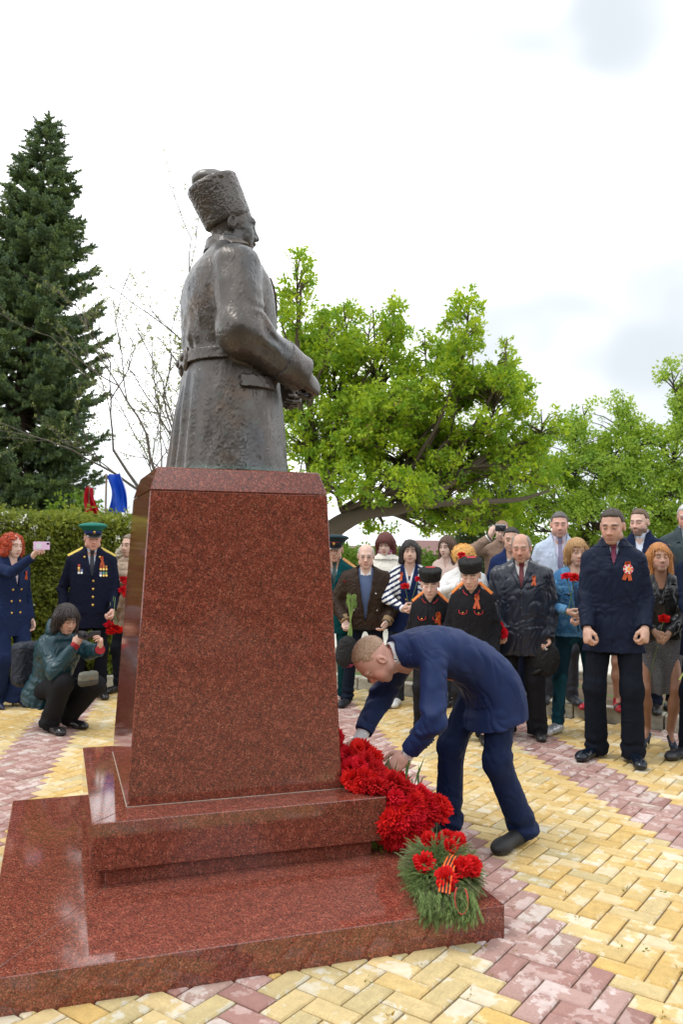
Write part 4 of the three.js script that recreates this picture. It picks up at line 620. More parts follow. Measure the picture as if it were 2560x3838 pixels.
  { const core = []; const tr = trunkField([[0.46 * h, 0.075 * h * W, 0.045 * h, 0.045 * h], [0.6 * h, 0.068 * h * W, 0.042 * h, 0.042 * h], [0.74 * h, 0.082 * h * W, 0.05 * h, 0.05 * h], [0.80 * h, 0.085 * h * W, 0.04 * h, 0.042 * h], [0.835 * h, 0.045 * h, 0.032 * h, 0.035 * h], [0.87 * h, 0.03 * h, 0.03 * h, 0.03 * h]], spine);
    core.push([tr, 0]); for (const k of 'LR') { const A = arms[k], G = legs[k]; const lk = sp.bottom?.type === 'trousers' ? 0.62 : 1; core.push([cone(A.S, A.E, 0.036, 0.03), 0.04], [cone(A.E, A.W, 0.028, 0.023), 0.02], [cone(G.H, G.K, 0.062 * lk * (sp.legScale ?? 1), 0.043 * lk), 0.05 * lk], [cone(G.K, vmix(G.K, G.A, 0.4), 0.043 * lk, 0.046 * lk), 0.03], [cone(vmix(G.K, G.A, 0.35), G.A, 0.045 * lk, 0.03), 0.03], [cone(G.A, [G.ft[0] + Math.sin(G.yaw) * 0.07, (G.ft[1] ?? 0) + 0.04, G.ft[2] + Math.cos(G.yaw) * 0.07], 0.026, 0.018), 0.02]); }
    const nb = [hm.elements[12], hm.elements[13], hm.elements[14]]; core.push([cone(vadd(nb, [hm.elements[4], hm.elements[5], hm.elements[6]], -0.1), at(0.80, 0, 0), 0.045, 0.055), 0.03]);
    const b = bounds(Object.values(arms).flatMap((a) => [a.S, a.E, a.W]).concat(Object.values(legs).flatMap((g) => [g.H, g.K, g.A, g.ft])).concat([nb, at(0.8, 0, 0)]), 0.17); const f = uni(core); geos.push(meshField((x, y, z) => Math.max(f(x, y, z), 0.012 - y), b[0], b[1], sp.bodyCell ?? 0.02, sp.legColor ?? sp.skin)); }
  part(P, 'body', merge(geos), skinMat);
  // ---- hair
  if (sp.hair) { const f = hairField(sp.hair), g = meshField(f, [-0.17, Math.min(-0.17, (sp.hair.len ?? 0) - 0.02), -0.18], [0.17, 0.17, 0.16], sp.hair.cell ?? hcell, hairTint(sp.hair.color, sp.hair.v)).applyMatrix4(hm); const hp = part(P, 'hair', g, hairMat, sp.hair.label); strands(hp, g, hm, sp.hair, Math.round(seed * 10)); }
  // ---- top
  const T = sp.top ?? {}, lo = T.loose ?? 0.018, res = { P, arms, legs, hm, spine, at, F, h, sw };
  const hem = T.hem ?? 0.42, bust = T.bust ?? (fem ? 0.016 : 0), keys = [
    [hem * h, ((T.hemW ?? 0.104) * h) * W + lo, 0.062 * h + lo + belly * 0.6 + (T.hemZ ?? 0), 0.064 * h + lo + (T.hemZ ?? 0)], [Math.max(hem + 0.05, 0.50) * h, (0.096 + fem * 0.008) * h * W + lo + (T.hip ?? 0), 0.06 * h + lo + belly * 0.9 + (T.hip ?? 0), 0.064 * h + lo * 0.9], [0.60 * h, (0.090 - fem * 0.012 + (T.boxy ?? 0)) * h * W + lo * 0.9 + belly * 0.3, 0.055 * h + lo + belly, 0.052 * h + lo * 0.9], [0.69 * h, (0.097 - fem * 0.008) * h * W + lo * 0.8, 0.064 * h + lo * 0.8 + belly * 0.45 + bust, 0.058 * h + lo * 0.8], [0.755 * h, (0.101 - fem * 0.004) * h * W + lo * 0.7, 0.06 * h + lo * 0.7 + bust * 0.5, 0.06 * h + lo * 0.7], [0.79 * h, sw - 0.008 + lo * 0.4, 0.047 * h + lo * 0.6, 0.052 * h + lo * 0.6], [0.818 * h, sw * 0.82 + lo * 0.2, 0.041 * h + lo * 0.5, 0.047 * h + lo * 0.5], [0.836 * h, sw * 0.54 + lo * 0.2, 0.036 * h + lo * 0.4, 0.041 * h + lo * 0.5], [0.852 * h, 0.042 * h + 0.004, 0.034 * h, 0.038 * h]];
  const tr = trunkField(keys, spine);
  res.trunk = tr;
  const sr = T.sleeve ?? [0.056, 0.05, 0.039], sk = (h / 1.78) * (T.slim ?? 1), sleeves = [];
  for (const k of 'LR') { const A = arms[k], a = sp['arm' + k] ?? {}; if (T.bare) continue; const up = cone(A.S, A.E, sr[0] * sk * 0.93 + lo * 0.1, sr[1] * sk + lo * 0.1), cut = a.cuff ?? 0.0, fo2 = cone(A.E, vadd(A.W, A.dir, 0.03), sr[1] * sk + lo * 0.1, sr[2] * sk), Wc = vadd(A.W, A.dir, cut - (T.cuffBack ?? 0.0)); const mid = vmix(A.E, A.W, 0.35);
    sleeves.push((x, y, z) => { const u = up(x, y, z), l = Math.max(fo2(x, y, z), (x - Wc[0]) * A.dir[0] + (y - Wc[1]) * A.dir[1] + (z - Wc[2]) * A.dir[2]); let d = smin(u, l, 0.025); if (d < 0.03) { const el = Math.hypot(x - A.E[0], y - A.E[1], z - A.E[2]), t = (x - A.S[0]) * 9 + (y - A.S[1]) * 34 + (z - A.S[2]) * 9; d += (T.wr ?? 0.004) * Math.sin(t * 1.6 + 4 * noise(x * 9 + seed, y * 9, z * 9)) * Math.exp(-el * el / 0.018); } return d; }); }
  const vs = T.v ?? null, fa = T.fold ?? 0.005, hemFn = T.puff;
  const cF = F(0.85), cA = at(0.822, 0, -0.006), cB = at(T.collarTop ?? 0.866, 0, -0.008), cOut = cone(cA, cB, 0.053 * h, 0.0455 * h), cIn = cone(at(0.81, 0, 0.0), at(0.92, 0, 0.008), 0.041 * h, 0.0385 * h), hasCol = vs && vs.lapel;
  const collarF = (x, y, z) => { const dx = x - cB[0], dy = y - cB[1], dz = z - cB[2], q = dx * cF.t[0] + dy * cF.t[1] + dz * cF.t[2], fz = dx * cF.z[0] + dy * cF.z[1] + dz * cF.z[2], fx = dx * cF.x[0] + dy * cF.x[1] + dz * cF.x[2]; let c = smax(cOut(x, y, z), -cIn(x, y, z), 0.003); c = Math.max(c, q + 0.3 * Math.max(0, fz) , fz - 0.02 * h + 0.25 * (0.06 - Math.abs(fx))); return c; };
  const topField = (x, y, z) => {
    let d = tr(x, y, z); const lx = TL.x, s = TL.s / h, lz = TL.z; let dt = d;
    if (d < 0.04 && d > -0.04) {
      if (vs && lz > 0) { const w = clamp((s - vs.y) / (0.845 - vs.y), -0.4, 1.4) * vs.w, ax = Math.abs(lx); const carve = Math.max(ax - w, vs.y - s, -(d + (vs.deep ?? 0.014)) * 1.0 - 0.02); d = smax(d, -Math.max(ax - w, (vs.y - s) * h), 0.004);
        if (vs.lapel) { const lw = vs.lapel * (s > vs.notch - 0.01 ? 1.5 : clamp((s - vs.y) / (vs.notch - vs.y)) * 1.0 + 0.12); const inl = ax - w; if (inl > 0 && inl < lw && s > vs.y - 0.005 && !(Math.abs(s - vs.notch) < 0.004 && inl > lw * 0.45)) d -= 0.007 * clamp((lw - inl) / 0.008) ; } }
      if (T.placket && lz > 0 && (!vs || s < vs.y)) { const gx = (lx - (T.placketX ?? 0)); d += 0.0045 * Math.exp(-gx * gx / 0.00003); }
      if (hemFn) d -= hemFn(s, lx, lz);
      if (T.belt && Math.abs(s - T.belt) < 0.012) d -= 0.004;
      if (T.pocket && lz > 0) { for (const [px, ps, pw, ph] of T.pocket) if (Math.abs(Math.abs(lx) - px) < pw && Math.abs(s - ps) < ph) d -= 0.005; }
    }
    if (hasCol && d < 0.12) d = smin(d, collarF(x, y, z), 0.008);
    let sl = 1e9; for (const g of sleeves) sl = Math.min(sl, g(x, y, z));
    const seam = d - sl; d = smin(d, sl, T.join ?? 0.05);
    if (T.seams && Math.abs(d) < 0.03) { d += 0.0018 * Math.exp(-seam * seam / 0.00003); if (lz < 0) d += 0.003 * Math.exp(-lx * lx / 0.00002); }
    if (Math.abs(d) < 0.03) d += folds(x, y, z, T.ff ?? 13, fa, seed) ;
    return d;
  };
  res.topField = topField;
  if (!T.bare) {
    const pts = Object.values(arms).flatMap((a) => [a.S, a.E, a.W]); for (let s = hem; s <= 0.87; s += 0.05) pts.push(at(s, 0, 0)); const b = bounds(pts, 0.22 + belly);
    const tc = T.colorFn ? (x, y, z, nx, ny, nz) => { tr(x, y, z); let arm = 0; for (let i = 0; i < sleeves.length; i++) if (sleeves[i](x, y, z) < 0.012) arm = i + 1; return T.colorFn({ x: TL.x, s: TL.s / h, z: TL.z, rx: TL.rx, arm, p: [x, y, z], h }); } : T.color;
    const vary = (c, x, y, z) => { const k = 1 + 0.10 * fbm(x * 18, y * 18, z * 18, 2); return [c[0] * k, c[1] * k, c[2] * k]; };
    res.top = part(P, T.name ?? 'jacket', meshField(topField, b[0], b[1], cell, (x, y, z, a, bb, c) => vary(typeof tc === 'function' ? tc(x, y, z, a, bb, c) : tc, x, y, z)), VC(T.rough ?? 0.85, T.mat ?? ((T.rough ?? 0.85) > 0.5 ? { phys: true, specularIntensity: 0.3 } : {})), T.label);
  }
  // ---- shirt under the opening
  if (T.shirt) { const sk2 = keys.map(([s, a, b2, c]) => [s, a - 0.012 - lo * 0.3, b2 - 0.012 - lo * 0.3, c - 0.014 - lo * 0.3]).filter((q) => q[0] > (T.shirt.from ?? 0.55) * h), sf = trunkField(sk2, spine), col = T.shirt.color, cw = T.shirt.open ?? 0;
    const cp = at(0.845, 0, 0), b = bounds([at(T.shirt.from ?? 0.55, 0, 0), at(0.87, 0, 0), at(0.7, 0, 0)], 0.26);
    const cl0 = at(0.838, 0, 0.003), cl1 = at(T.shirt.collar ?? 0.873, 0, 0.004), ring = cone(cl0, cl1, 0.040 * h, 0.036 * h), hole = cone(at(0.83, 0, 0.006), at(0.92, 0, 0.012), 0.034 * h, 0.033 * h), cf = F(0.86);
    const fld = (x, y, z) => { let d = sf(x, y, z); const lx = TL.x, s = TL.s / h, lz = TL.z; if (cw && lz > 0) d = smax(d, -Math.max(Math.abs(lx) - cw * clamp((s - T.shirt.oy) / (0.85 - T.shirt.oy), 0, 1.3), (T.shirt.oy - s) * h), 0.004);
      let c = smax(ring(x, y, z), -hole(x, y, z), 0.003); const q = (x - cl1[0]) * cf.t[0] + (y - cl1[1]) * cf.t[1] + (z - cl1[2]) * cf.t[2]; const fx = (x - cl1[0]) * cf.x[0] + (y - cl1[1]) * cf.x[1] + (z - cl1[2]) * cf.x[2], fz = (x - cl1[0]) * cf.z[0] + (y - cl1[1]) * cf.z[1] + (z - cl1[2]) * cf.z[2]; c = Math.max(c, q - 0.0 + (fz > 0 ? 0.25 * (0.035 - Math.min(0.035, Math.abs(fx))) : 0)); if (fz > 0) c = Math.max(c, 0.004 + (T.shirt.gap ?? 0) * Math.max(0, q + 0.04) - Math.abs(fx)); return smin(d, c, 0.004); };
    res.shirt = part(P, T.shirt.name ?? 'shirt', meshField(fld, b[0], b[1], sp.shirtCell ?? 0.008, typeof col === 'function' ? (x, y, z) => { sf(x, y, z); return col(TL.x, TL.s / h, TL.z); } : col), VC(0.85)); res.shirtField = fld;
  }
  const surf = (s, x, out = 0, field = topField) => { const f = F(s); let p = vadd(vadd(f.o, f.x, x), f.z, 0.32), d = 1, go = 0, best = 1, bp = p; for (let i = 0; i < 90 && d > 0.0008 && go < 0.30; i++) { d = field(...p); if (d < best) { best = d; bp = p; } const st = Math.max(0.0006, d * 0.7); go += st; p = vadd(p, f.z, -st); } if (d > 0.0008) p = bp; const e = 0.006, g = vnorm([field(p[0] + e, p[1], p[2]) - field(p[0] - e, p[1], p[2]), field(p[0], p[1] + e, p[2]) - field(p[0], p[1] - e, p[2]), field(p[0], p[1], p[2] + e) - field(p[0], p[1], p[2] - e)]); const up = vnorm(vsub(f.t, [g[0] * vdot(f.t, g), g[1] * vdot(f.t, g), g[2] * vdot(f.t, g)])); return basis(vcross(up, g), up, g, vadd(p, g, out)); };
  res.surf = surf;
  if (T.tie) { const pts = [], n = 12, y0 = T.tie.from ?? 0.838, y1 = T.tie.to ?? (vs ? vs.y - 0.01 : 0.6); for (let i = 0; i <= n; i++) { const m = surf(mix(y0, y1, i / n), 0.011, 0.004, res.shirtField).elements; pts.push([m[12] - F(0.8).x[0] * 0.011, m[13] - F(0.8).x[1] * 0.011, m[14] - F(0.8).x[2] * 0.011]); }
    const wd = T.tie.w ?? 0.026, segs = pts.slice(0, -1).map((p, i) => [p, pts[i + 1], i]); const fx = F(0.75).x, fz = F(0.75).z; const fld = (x, y, z) => { let d = 1e9; for (const [p, q, i] of segs) { const c = vmix(p, q, 0.5), w = i === 0 ? 0.019 : i === 1 ? 0.013 : mix(0.014, wd, (i - 1) / n), L = vlen(vsub(q, p)) * 0.62, f2 = vnorm(vsub(q, p)), zz = vnorm(vcross(f2, fx)), dx = x - c[0], dy = y - c[1], dz = z - c[2]; const a = Math.abs(dx * fx[0] + dy * fx[1] + dz * fx[2]) - w, b2 = Math.abs(dx * f2[0] + dy * f2[1] + dz * f2[2]) - L, c2 = Math.abs(dx * zz[0] + dy * zz[1] + dz * zz[2]) - (i === 0 ? 0.009 : 0.004); d = Math.min(d, Math.max(a, b2, c2)); } return d - 0.002; };
    const b = bounds(pts, 0.05); part(P, 'tie', meshField(fld, b[0], b[1], 0.0055, T.tie.color), VC(0.6)); }
  if (T.cuff) for (const k of 'LR') { const A = arms[k], g = new THREE.CylinderGeometry(0.0355, 0.0365, 0.075, 18, 1, false); const y = A.dir, z = vnorm(vcross(y, [0.3, 0.1, 1])), x = vcross(y, z); g.applyMatrix4(basis(x, y, z, vadd(A.W, y, T.cuffAt ?? -0.02))); part(P, T.cuffName ?? 'shirt_cuff', g, M(T.cuff, 0.85)); }
  if (T.boards) for (const s of [1, -1]) { const f = F(0.83); let a = at(0.862, s * sw * 0.42, -0.005), b = at(0.835, s * (sw + 0.01), -0.005); const drop = (p) => { let d = 1; for (let i = 0; i < 60 && d > 0.003; i++) { d = topField(...p); p = vadd(p, f.t, -Math.max(0.001, d * 0.6)); } return p; }; a = drop(vadd(a, f.t, 0.06)); b = drop(vadd(b, f.t, 0.06)); const x = vnorm(vsub(b, a)), z = vnorm(vadd(f.z, f.t, -0.45)), y = vnorm(vcross(z, x)).map((q) => q * s), zz = vcross(x, y); const g = new RoundedBoxGeometry(vlen(vsub(b, a)) + 0.012, 0.01, 0.056, 2, 0.004); g.applyMatrix4(basis(x, y, zz, vadd(vmix(a, b, 0.5), y, 0.004))); part(res.top ?? P, 'shoulder_board', g, M(T.boards.color, 0.6)); for (const q of T.boards.stripes ?? []) { const g2 = new RoundedBoxGeometry(vlen(vsub(b, a)) * 0.98, 0.004, 0.006, 1, 0.001); g2.applyMatrix4(basis(x, y, zz, vadd(vadd(vmix(a, b, 0.5), y, 0.009), zz, q))); part(res.top ?? P, 'stripe', g2, M(T.boards.stripe, 0.6)); } }
  // ---- bottom
  const B = sp.bottom ?? {};
  if (B.type === 'trousers') {
    const bl = B.loose ?? 0.008, kn = (B.knee ?? 0.062) * 0.88 * h / 1.78, an = (B.ankle ?? 0.062) * h / 1.78, th = (B.thigh ?? 0.088) * 0.9 * h / 1.78, L = [];
    const hipT = trunkField([[0.455 * h, 0.088 * h * W, 0.055 * h, 0.062 * h], [0.50 * h, (0.095 + fem * 0.008) * h * W + bl, 0.06 * h + bl, 0.066 * h + bl], [0.56 * h, 0.090 * h * W + bl, 0.057 * h + bl + belly * 0.6, 0.058 * h + bl], [0.6 * h, 0.084 * h * W + bl, 0.055 * h + bl + belly * 0.7, 0.052 * h + bl]], spine);
    const lf = []; for (const k of 'LR') { const G = legs[k], hemY = B.hemY ?? 0.02, end = vadd(G.A, vnorm(vsub(G.A, G.K)), 0.09), u = cone(vadd(G.H, [0, 0.0, 0]), G.K, th + bl, kn + bl), l = cone(G.K, end, kn + bl, an + bl * 0.5), ax = vnorm(vsub(G.A, G.K)), cutP = vadd(G.A, ax, B.drop ?? 0.055);
      lf.push((x, y, z) => { let d = smin(u(x, y, z), l(x, y, z), 0.05); const q = (x - cutP[0]) * ax[0] + (y - cutP[1]) * ax[1] + (z - cutP[2]) * ax[2]; d = Math.max(d, q); if (Math.abs(d) < 0.03) { const fx2 = x - mix(G.K[0], G.A[0], clamp((G.K[1] - y) / Math.max(0.05, G.K[1] - G.A[1]))); const kd = Math.hypot(x - G.K[0], y - G.K[1], z - G.K[2]); d += (B.wr ?? 0.005) * Math.sin(y * 60 + 5 * noise(x * 8 + seed, y * 7, z * 8)) * (0.5 * Math.exp(-kd * kd / 0.01) + Math.exp(-((q + 0.07) ** 2) / 0.006)); if (B.crease) d -= 0.004 * Math.exp(-(fx2 * fx2) / 0.00008); } return d; }); }
    const fld = (x, y, z) => { let d = Math.min(lf[0](x, y, z), lf[1](x, y, z)); const k = sstep(0.36 * h, 0.47 * h, y) ; d = smin(d, hipT(x, y, z), 0.05); if (Math.abs(d) < 0.03) d += folds(x, y, z, 11, B.fold ?? 0.004, seed + 3); return Math.max(d, 0.008 - y); };
    const b = bounds(Object.values(legs).flatMap((g) => [g.H, g.K, g.A]).concat([at(0.6, 0, 0), at(0.5, 0, 0)]), 0.19 + bl); b[0][1] = Math.max(b[0][1], -0.02);
    res.bottom = part(P, B.name ?? 'trousers', meshField(fld, b[0], b[1], cell, (x, y, z) => { const k = 1 + 0.12 * fbm(x * 15, y * 15, z * 15, 2); const c = B.colorFn ? B.colorFn(x, y, z) : B.color; return [c[0] * k, c[1] * k, c[2] * k]; }), VC(B.rough ?? 0.85, { phys: true, specularIntensity: 0.3 }));
  } else if (B.type === 'skirt') {
    const y0 = B.hem ?? 0.27, f = trunkField([[y0 * h, B.hemW ?? 0.2, B.hemZ ?? 0.16, B.hemZ ?? 0.16], [0.4 * h, 0.112 * h, 0.085 * h, 0.09 * h], [0.5 * h, 0.106 * h, 0.072 * h, 0.078 * h], [0.6 * h, 0.085 * h, 0.062 * h, 0.06 * h]], spine, 2.1);
    const fld = (x, y, z) => { let d = f(x, y, z); const low = sstep(0.5, y0, TL.s / h); if (Math.abs(d) < 0.04) { const a = Math.atan2(TL.x, TL.z); d += low * 0.012 * Math.sin(a * 9 + noise(a * 2, y * 3, 1)); } return d; };
    const b = bounds([at(y0, 0, 0), at(0.6, 0, 0)], 0.3); res.bottom = part(P, 'skirt', meshField(fld, b[0], b[1], B.cell ?? 0.0075, (x, y, z) => { f(x, y, z); return B.colorFn(Math.atan2(TL.x, TL.z), TL.s / h, TL.x, TL.z); }), VC(0.9));
  }
  // ---- shoes
  const sh = sp.shoes; if (sh) for (const k of 'LR') {
    const G = legs[k], s = k === 'L' ? 1 : -1, sc = sh.scale ?? (h / 1.78), col = sh.color, sole = sh.sole ?? [0.02, 0.018, 0.016]; let fld, bb = [[-0.08, -0.01, -0.13], [0.08, 0.17, 0.22]];
    if (sh.type === 'pump') { const hl = sh.heelH ?? 0.07; const vamp = cone([0, hl + 0.012, -0.055], [0, 0.022, 0.11], 0.03, 0.026), toe = cone([0, 0.022, 0.09], [0, 0.016, 0.16], 0.034, 0.012), hole = cone([0, hl + 0.06, -0.05], [0, 0.07, 0.08], 0.032, 0.026), hcol = cone([0, hl, -0.075], [0, 0, -0.078], 0.02, 0.006); fld = (x, y, z) => { let d = smin(vamp(x, y, z), toe(x, y, z), 0.02); d = smax(d, -hole(x, y, z), 0.005); const bot = mix(0.002, hl - 0.016, sstep(0.05, -0.06, z)); d = smax(d, bot - y, 0.004); d = smin(d, hcol(x, y, z), 0.006); return Math.max(d, 0.001 - y); }; }
    else { const bulk = sh.bulk ?? 1, bd = cone([0, 0.05, -0.055], [0, 0.032 * bulk, 0.13], 0.04 * bulk, 0.036 * bulk), tip = ell([0.004 * -s, 0.03, 0.14], [0.041 * bulk, 0.03 * bulk, 0.06]), cl = cone([0, 0.05, -0.045], [0, sh.boot ?? 0.10, -0.045], 0.04 * bulk, 0.042 * bulk), so = rbox([0, 0.009, 0.03], [0.044 * bulk, 0.0125 * (sh.soleH ?? 1), 0.165], 0.012); fld = (x, y, z) => { let d = smin(bd(x, y, z), tip(x, y, z), 0.03); d = smin(d, cl(x, y, z), 0.02); d = smax(d, 0.004 - y, 0.003); const nx = x / (1 - 0.35 * sstep(0.08, 0.2, Math.abs(z - 0.03)) * (z > 0 ? 1 : 0.8)); d = Math.min(d, smax(so(nx, y, z), 0.0, 0.001)); if (y < 0.012 && z > -0.03 && z < 0.02 && !sh.flat) d = Math.max(d, 0.010 - y); return d; }; }
    const g = meshField(fld, bb[0], bb[1], sh.cell ?? 0.0065, (x, y, z) => { if (sh.colorFn) return sh.colorFn(x, y, z); return y < 0.02 * (sh.soleH ?? 1) && sh.type !== 'pump' ? sole : col; }); const m = new THREE.Matrix4().makeRotationFromEuler(new THREE.Euler(G.pitch, G.yaw, 0, 'YXZ')); m.scale(V(sc, sc, sc)); const pv = V(0, 0, -0.045 * sc).applyMatrix4(new THREE.Matrix4().makeRotationY(G.yaw)); m.setPosition(G.ft[0] - pv.x, (G.ft[1] ?? 0) + 0.001 + (sh.lift ?? 0), G.ft[2] - pv.z);
    part(P, 'shoe', g.applyMatrix4(m), VC(sh.rough ?? 0.35, sh.mat ?? {}));
  }
  return res;
}
function bounds(pts, m) { const a = [1e9, 1e9, 1e9], b = [-1e9, -1e9, -1e9]; for (const p of pts) for (let i = 0; i < 3; i++) { a[i] = Math.min(a[i], p[i]); b[i] = Math.max(b[i], p[i]); } return [a.map((x) => x - m), b.map((x) => x + m)]; }
const stick = (parent, name, geo, mat, matrix, label) => part(parent, name, geo.clone().applyMatrix4(matrix), mat, label);
const discGeo = new THREE.CylinderGeometry(1, 1, 0.35, 14); discGeo.rotateX(Math.PI / 2);
const gold = M([0.72, 0.45, 0.12], 0.3, { metalness: 0.9 }), silver = M([0.7, 0.7, 0.68], 0.3, { metalness: 0.9 }), darkButton = M([0.02, 0.02, 0.022], 0.4);
const button = (r, s, x, rad, mat, name = 'button') => stick(r.top, name, new THREE.SphereGeometry(rad, 10, 6).scale(1, 1, 0.5), mat, r.surf(s, x, rad * 0.15));
// striped ribbon: orange with black stripes along its length
const ribbonTex = (() => { const t = dataTex(64, 8, (u) => { const k = Math.floor(u * 7); return k % 2 ? [0.055, 0.045, 0.04] : [0.93, 0.38, 0.05]; }); return t; })();
const ribbonMat = new THREE.MeshStandardMaterial({ map: ribbonTex, roughness: 0.55, side: THREE.DoubleSide });
function strip(pts, w, th = 0.0015, nrm = [0, 0, 1]) {     // a ribbon through 3-D points [x,y,z,twist]
  const P = [], U = [], I = [], n = pts.length;
  for (let i = 0; i < n; i++) { const a = pts[Math.max(0, i - 1)], b = pts[Math.min(n - 1, i + 1)], t = vnorm(vsub(b, a)), tw = pts[i][3] ?? 0; let s = vnorm(vcross(t, nrm)); const nn = vcross(s, t); s = [s[0] * Math.cos(tw) + nn[0] * Math.sin(tw), s[1] * Math.cos(tw) + nn[1] * Math.sin(tw), s[2] * Math.cos(tw) + nn[2] * Math.sin(tw)]; const m = vcross(s, t); for (const [q, z] of [[-1, 0], [1, 0], [1, -1], [-1, -1]]) { P.push(pts[i][0] + s[0] * w * q + m[0] * th * z, pts[i][1] + s[1] * w * q + m[1] * th * z, pts[i][2] + s[2] * w * q + m[2] * th * z); U.push((q + 1) / 2, i / n); } }
  for (let i = 0; i < n - 1; i++) for (let k = 0; k < 4; k++) { const a = i * 4 + k, b = i * 4 + (k + 1) % 4; I.push(a, b, a + 4, b, b + 4, a + 4); }
  I.push(0, 2, 1, 0, 3, 2); const e = (n - 1) * 4; I.push(e, e + 1, e + 2, e, e + 2, e + 3);
  let g = new THREE.BufferGeometry(); g.setAttribute('position', new THREE.Float32BufferAttribute(P, 3)); g.setAttribute('uv', new THREE.Float32BufferAttribute(U, 2)); g.setIndex(I); g = g.toNonIndexed(); g.computeVertexNormals(); return g;
}
const loopRibbon = (k = 1) => strip([[-0.03, -0.07, 0.003], [-0.012, -0.02, 0.005], [0.012, 0.035, 0.006], [0.008, 0.06, 0.01, 0.5], [-0.012, 0.06, 0.01, 1.2], [-0.016, 0.035, 0.008, 0.4], [0.004, -0.01, 0.009], [0.016, -0.075, 0.006]].map(([a, b, c, d]) => [a * k, b * k, c * k + 0.002, d ?? 0]), 0.012 * k);
const ribbonAt = (r, s, x, k = 1, parent) => stick(parent ?? r.top, 'ribbon', loopRibbon(k), ribbonMat, r.surf(s, x, 0.002), 'orange and black striped ribbon');
function medal(r, s, x, bar, disc, rad = 0.012) { const m = r.surf(s, x, 0.001); const g = new RoundedBoxGeometry(0.022, 0.024, 0.003, 1, 0.001); stick(r.top, 'medal_bar', g, M(bar, 0.6), m); stick(r.top, 'medal_disc', discGeo.clone().scale(rad, rad, 0.008).translate(0, -0.026, 0.001), disc, m); }

// ---------- flowers ----------
const makePetals = (sd) => {        // one ruffled carnation head, radius about 1, opening towards +y
  const R = rng(sd), P = [], I = [], N = [];
  for (let ring = 0; ring < 5; ring++) { const n = [11, 10, 9, 7, 5][ring], tilt = [-0.25, 0.2, 0.6, 1.0, 1.35][ring], len = [1.0, 1.0, 0.95, 0.85, 0.75][ring];
    for (let i = 0; i < n; i++) { const a = (i + R() * 1.1) / n * 6.2832 + ring, w = 0.34 + 0.2 * R(), o = P.length / 3, c = Math.cos(a), s = Math.sin(a), tl = tilt + (R() - 0.5) * 0.8, sl = 0.78 + 0.36 * R(), K = 6;
      for (let r = 0; r < 3; r++) for (let k = 0; k <= K; k++) { const q = (k / K - 0.5) * 2, rr = [0.08, 0.62, 1][r] * len * sl, ww = [0.06, 0.8, 1][r] * w * q, ruf = r ? (k % 2 ? 0.11 : -0.11) * (r === 2 ? 1 : 0.5) + (R() - 0.5) * 0.14 : 0, edge = r === 2 ? (k % 2 ? 0.10 : -0.08) + (R() - 0.5) * 0.08 - q * q * 0.16 : 0, rad = (rr + edge) * Math.cos(tl), y = (rr + edge) * Math.sin(tl) + ruf - 0.22 + (r === 2 ? -0.08 : 0.02); P.push(c * rad - s * ww, y, s * rad + c * ww); }
      for (let r = 0; r < 2; r++) for (let k = 0; k < K; k++) { const p = o + r * (K + 1) + k; I.push(p, p + 1, p + K + 1, p + 1, p + K + 2, p + K + 1); } } }
  let g = new THREE.BufferGeometry(); g.setAttribute('position', new THREE.Float32BufferAttribute(P, 3)); g.setIndex(I); g = g.toNonIndexed(); g.computeVertexNormals(); return g;
};
const petalSet = [13, 14, 15, 16].map(makePetals), petalGeo = petalSet[0];
const petalMats = [[0.66, 0.010, 0.012], [0.76, 0.018, 0.014], [0.55, 0.008, 0.012], [0.70, 0.012, 0.03]].map((c) => new THREE.MeshPhysicalMaterial({ color: C(...c), roughness: 0.72, side: THREE.DoubleSide, transmission: 0.18, thickness: 0, specularIntensity: 0.3 }));
const stemMat = M([0.13, 0.22, 0.07], 0.7), calyxGeo = new THREE.CylinderGeometry(0.010, 0.006, 0.035, 8).translate(0, -0.026, 0);
const flowerRng = rng(909);
function carnation(pos, dir, stem, label, group, rad = 0.036, bend = 0.05, mat) {
  const f = thing('carnation', label, 'flower', [0, 0, 0], 0, group), d = V(...dir).normalize(); f.position.set(...pos); f.quaternion.setFromUnitVectors(V(0, 1, 0), d);
  const h = part(f, 'petals', petalSet[Math.floor(flowerRng() * 4)], mat ?? petalMats[Math.floor(flowerRng() * 4)]); h.scale.set(rad * (0.9 + 0.25 * flowerRng()), rad * (0.75 + 0.3 * flowerRng()), rad * (0.9 + 0.25 * flowerRng())); h.rotation.y = flowerRng() * 6.28; h.position.y = 0.006;
  part(f, 'calyx', calyxGeo, stemMat);
  if (stem) { const a = flowerRng() * 6.28, bx = Math.cos(a) * bend, bz = Math.sin(a) * bend; part(f, 'stem', tube([V(0, -0.03, 0), V(bx * 0.5, -stem * 0.4, bz * 0.5), V(bx, -stem * 0.75, bz), V(bx * 0.7, -stem, bz * 0.7)], [0.0035, 0.003, 0.003, 0.003], 5), stemMat); }
  return f;
}

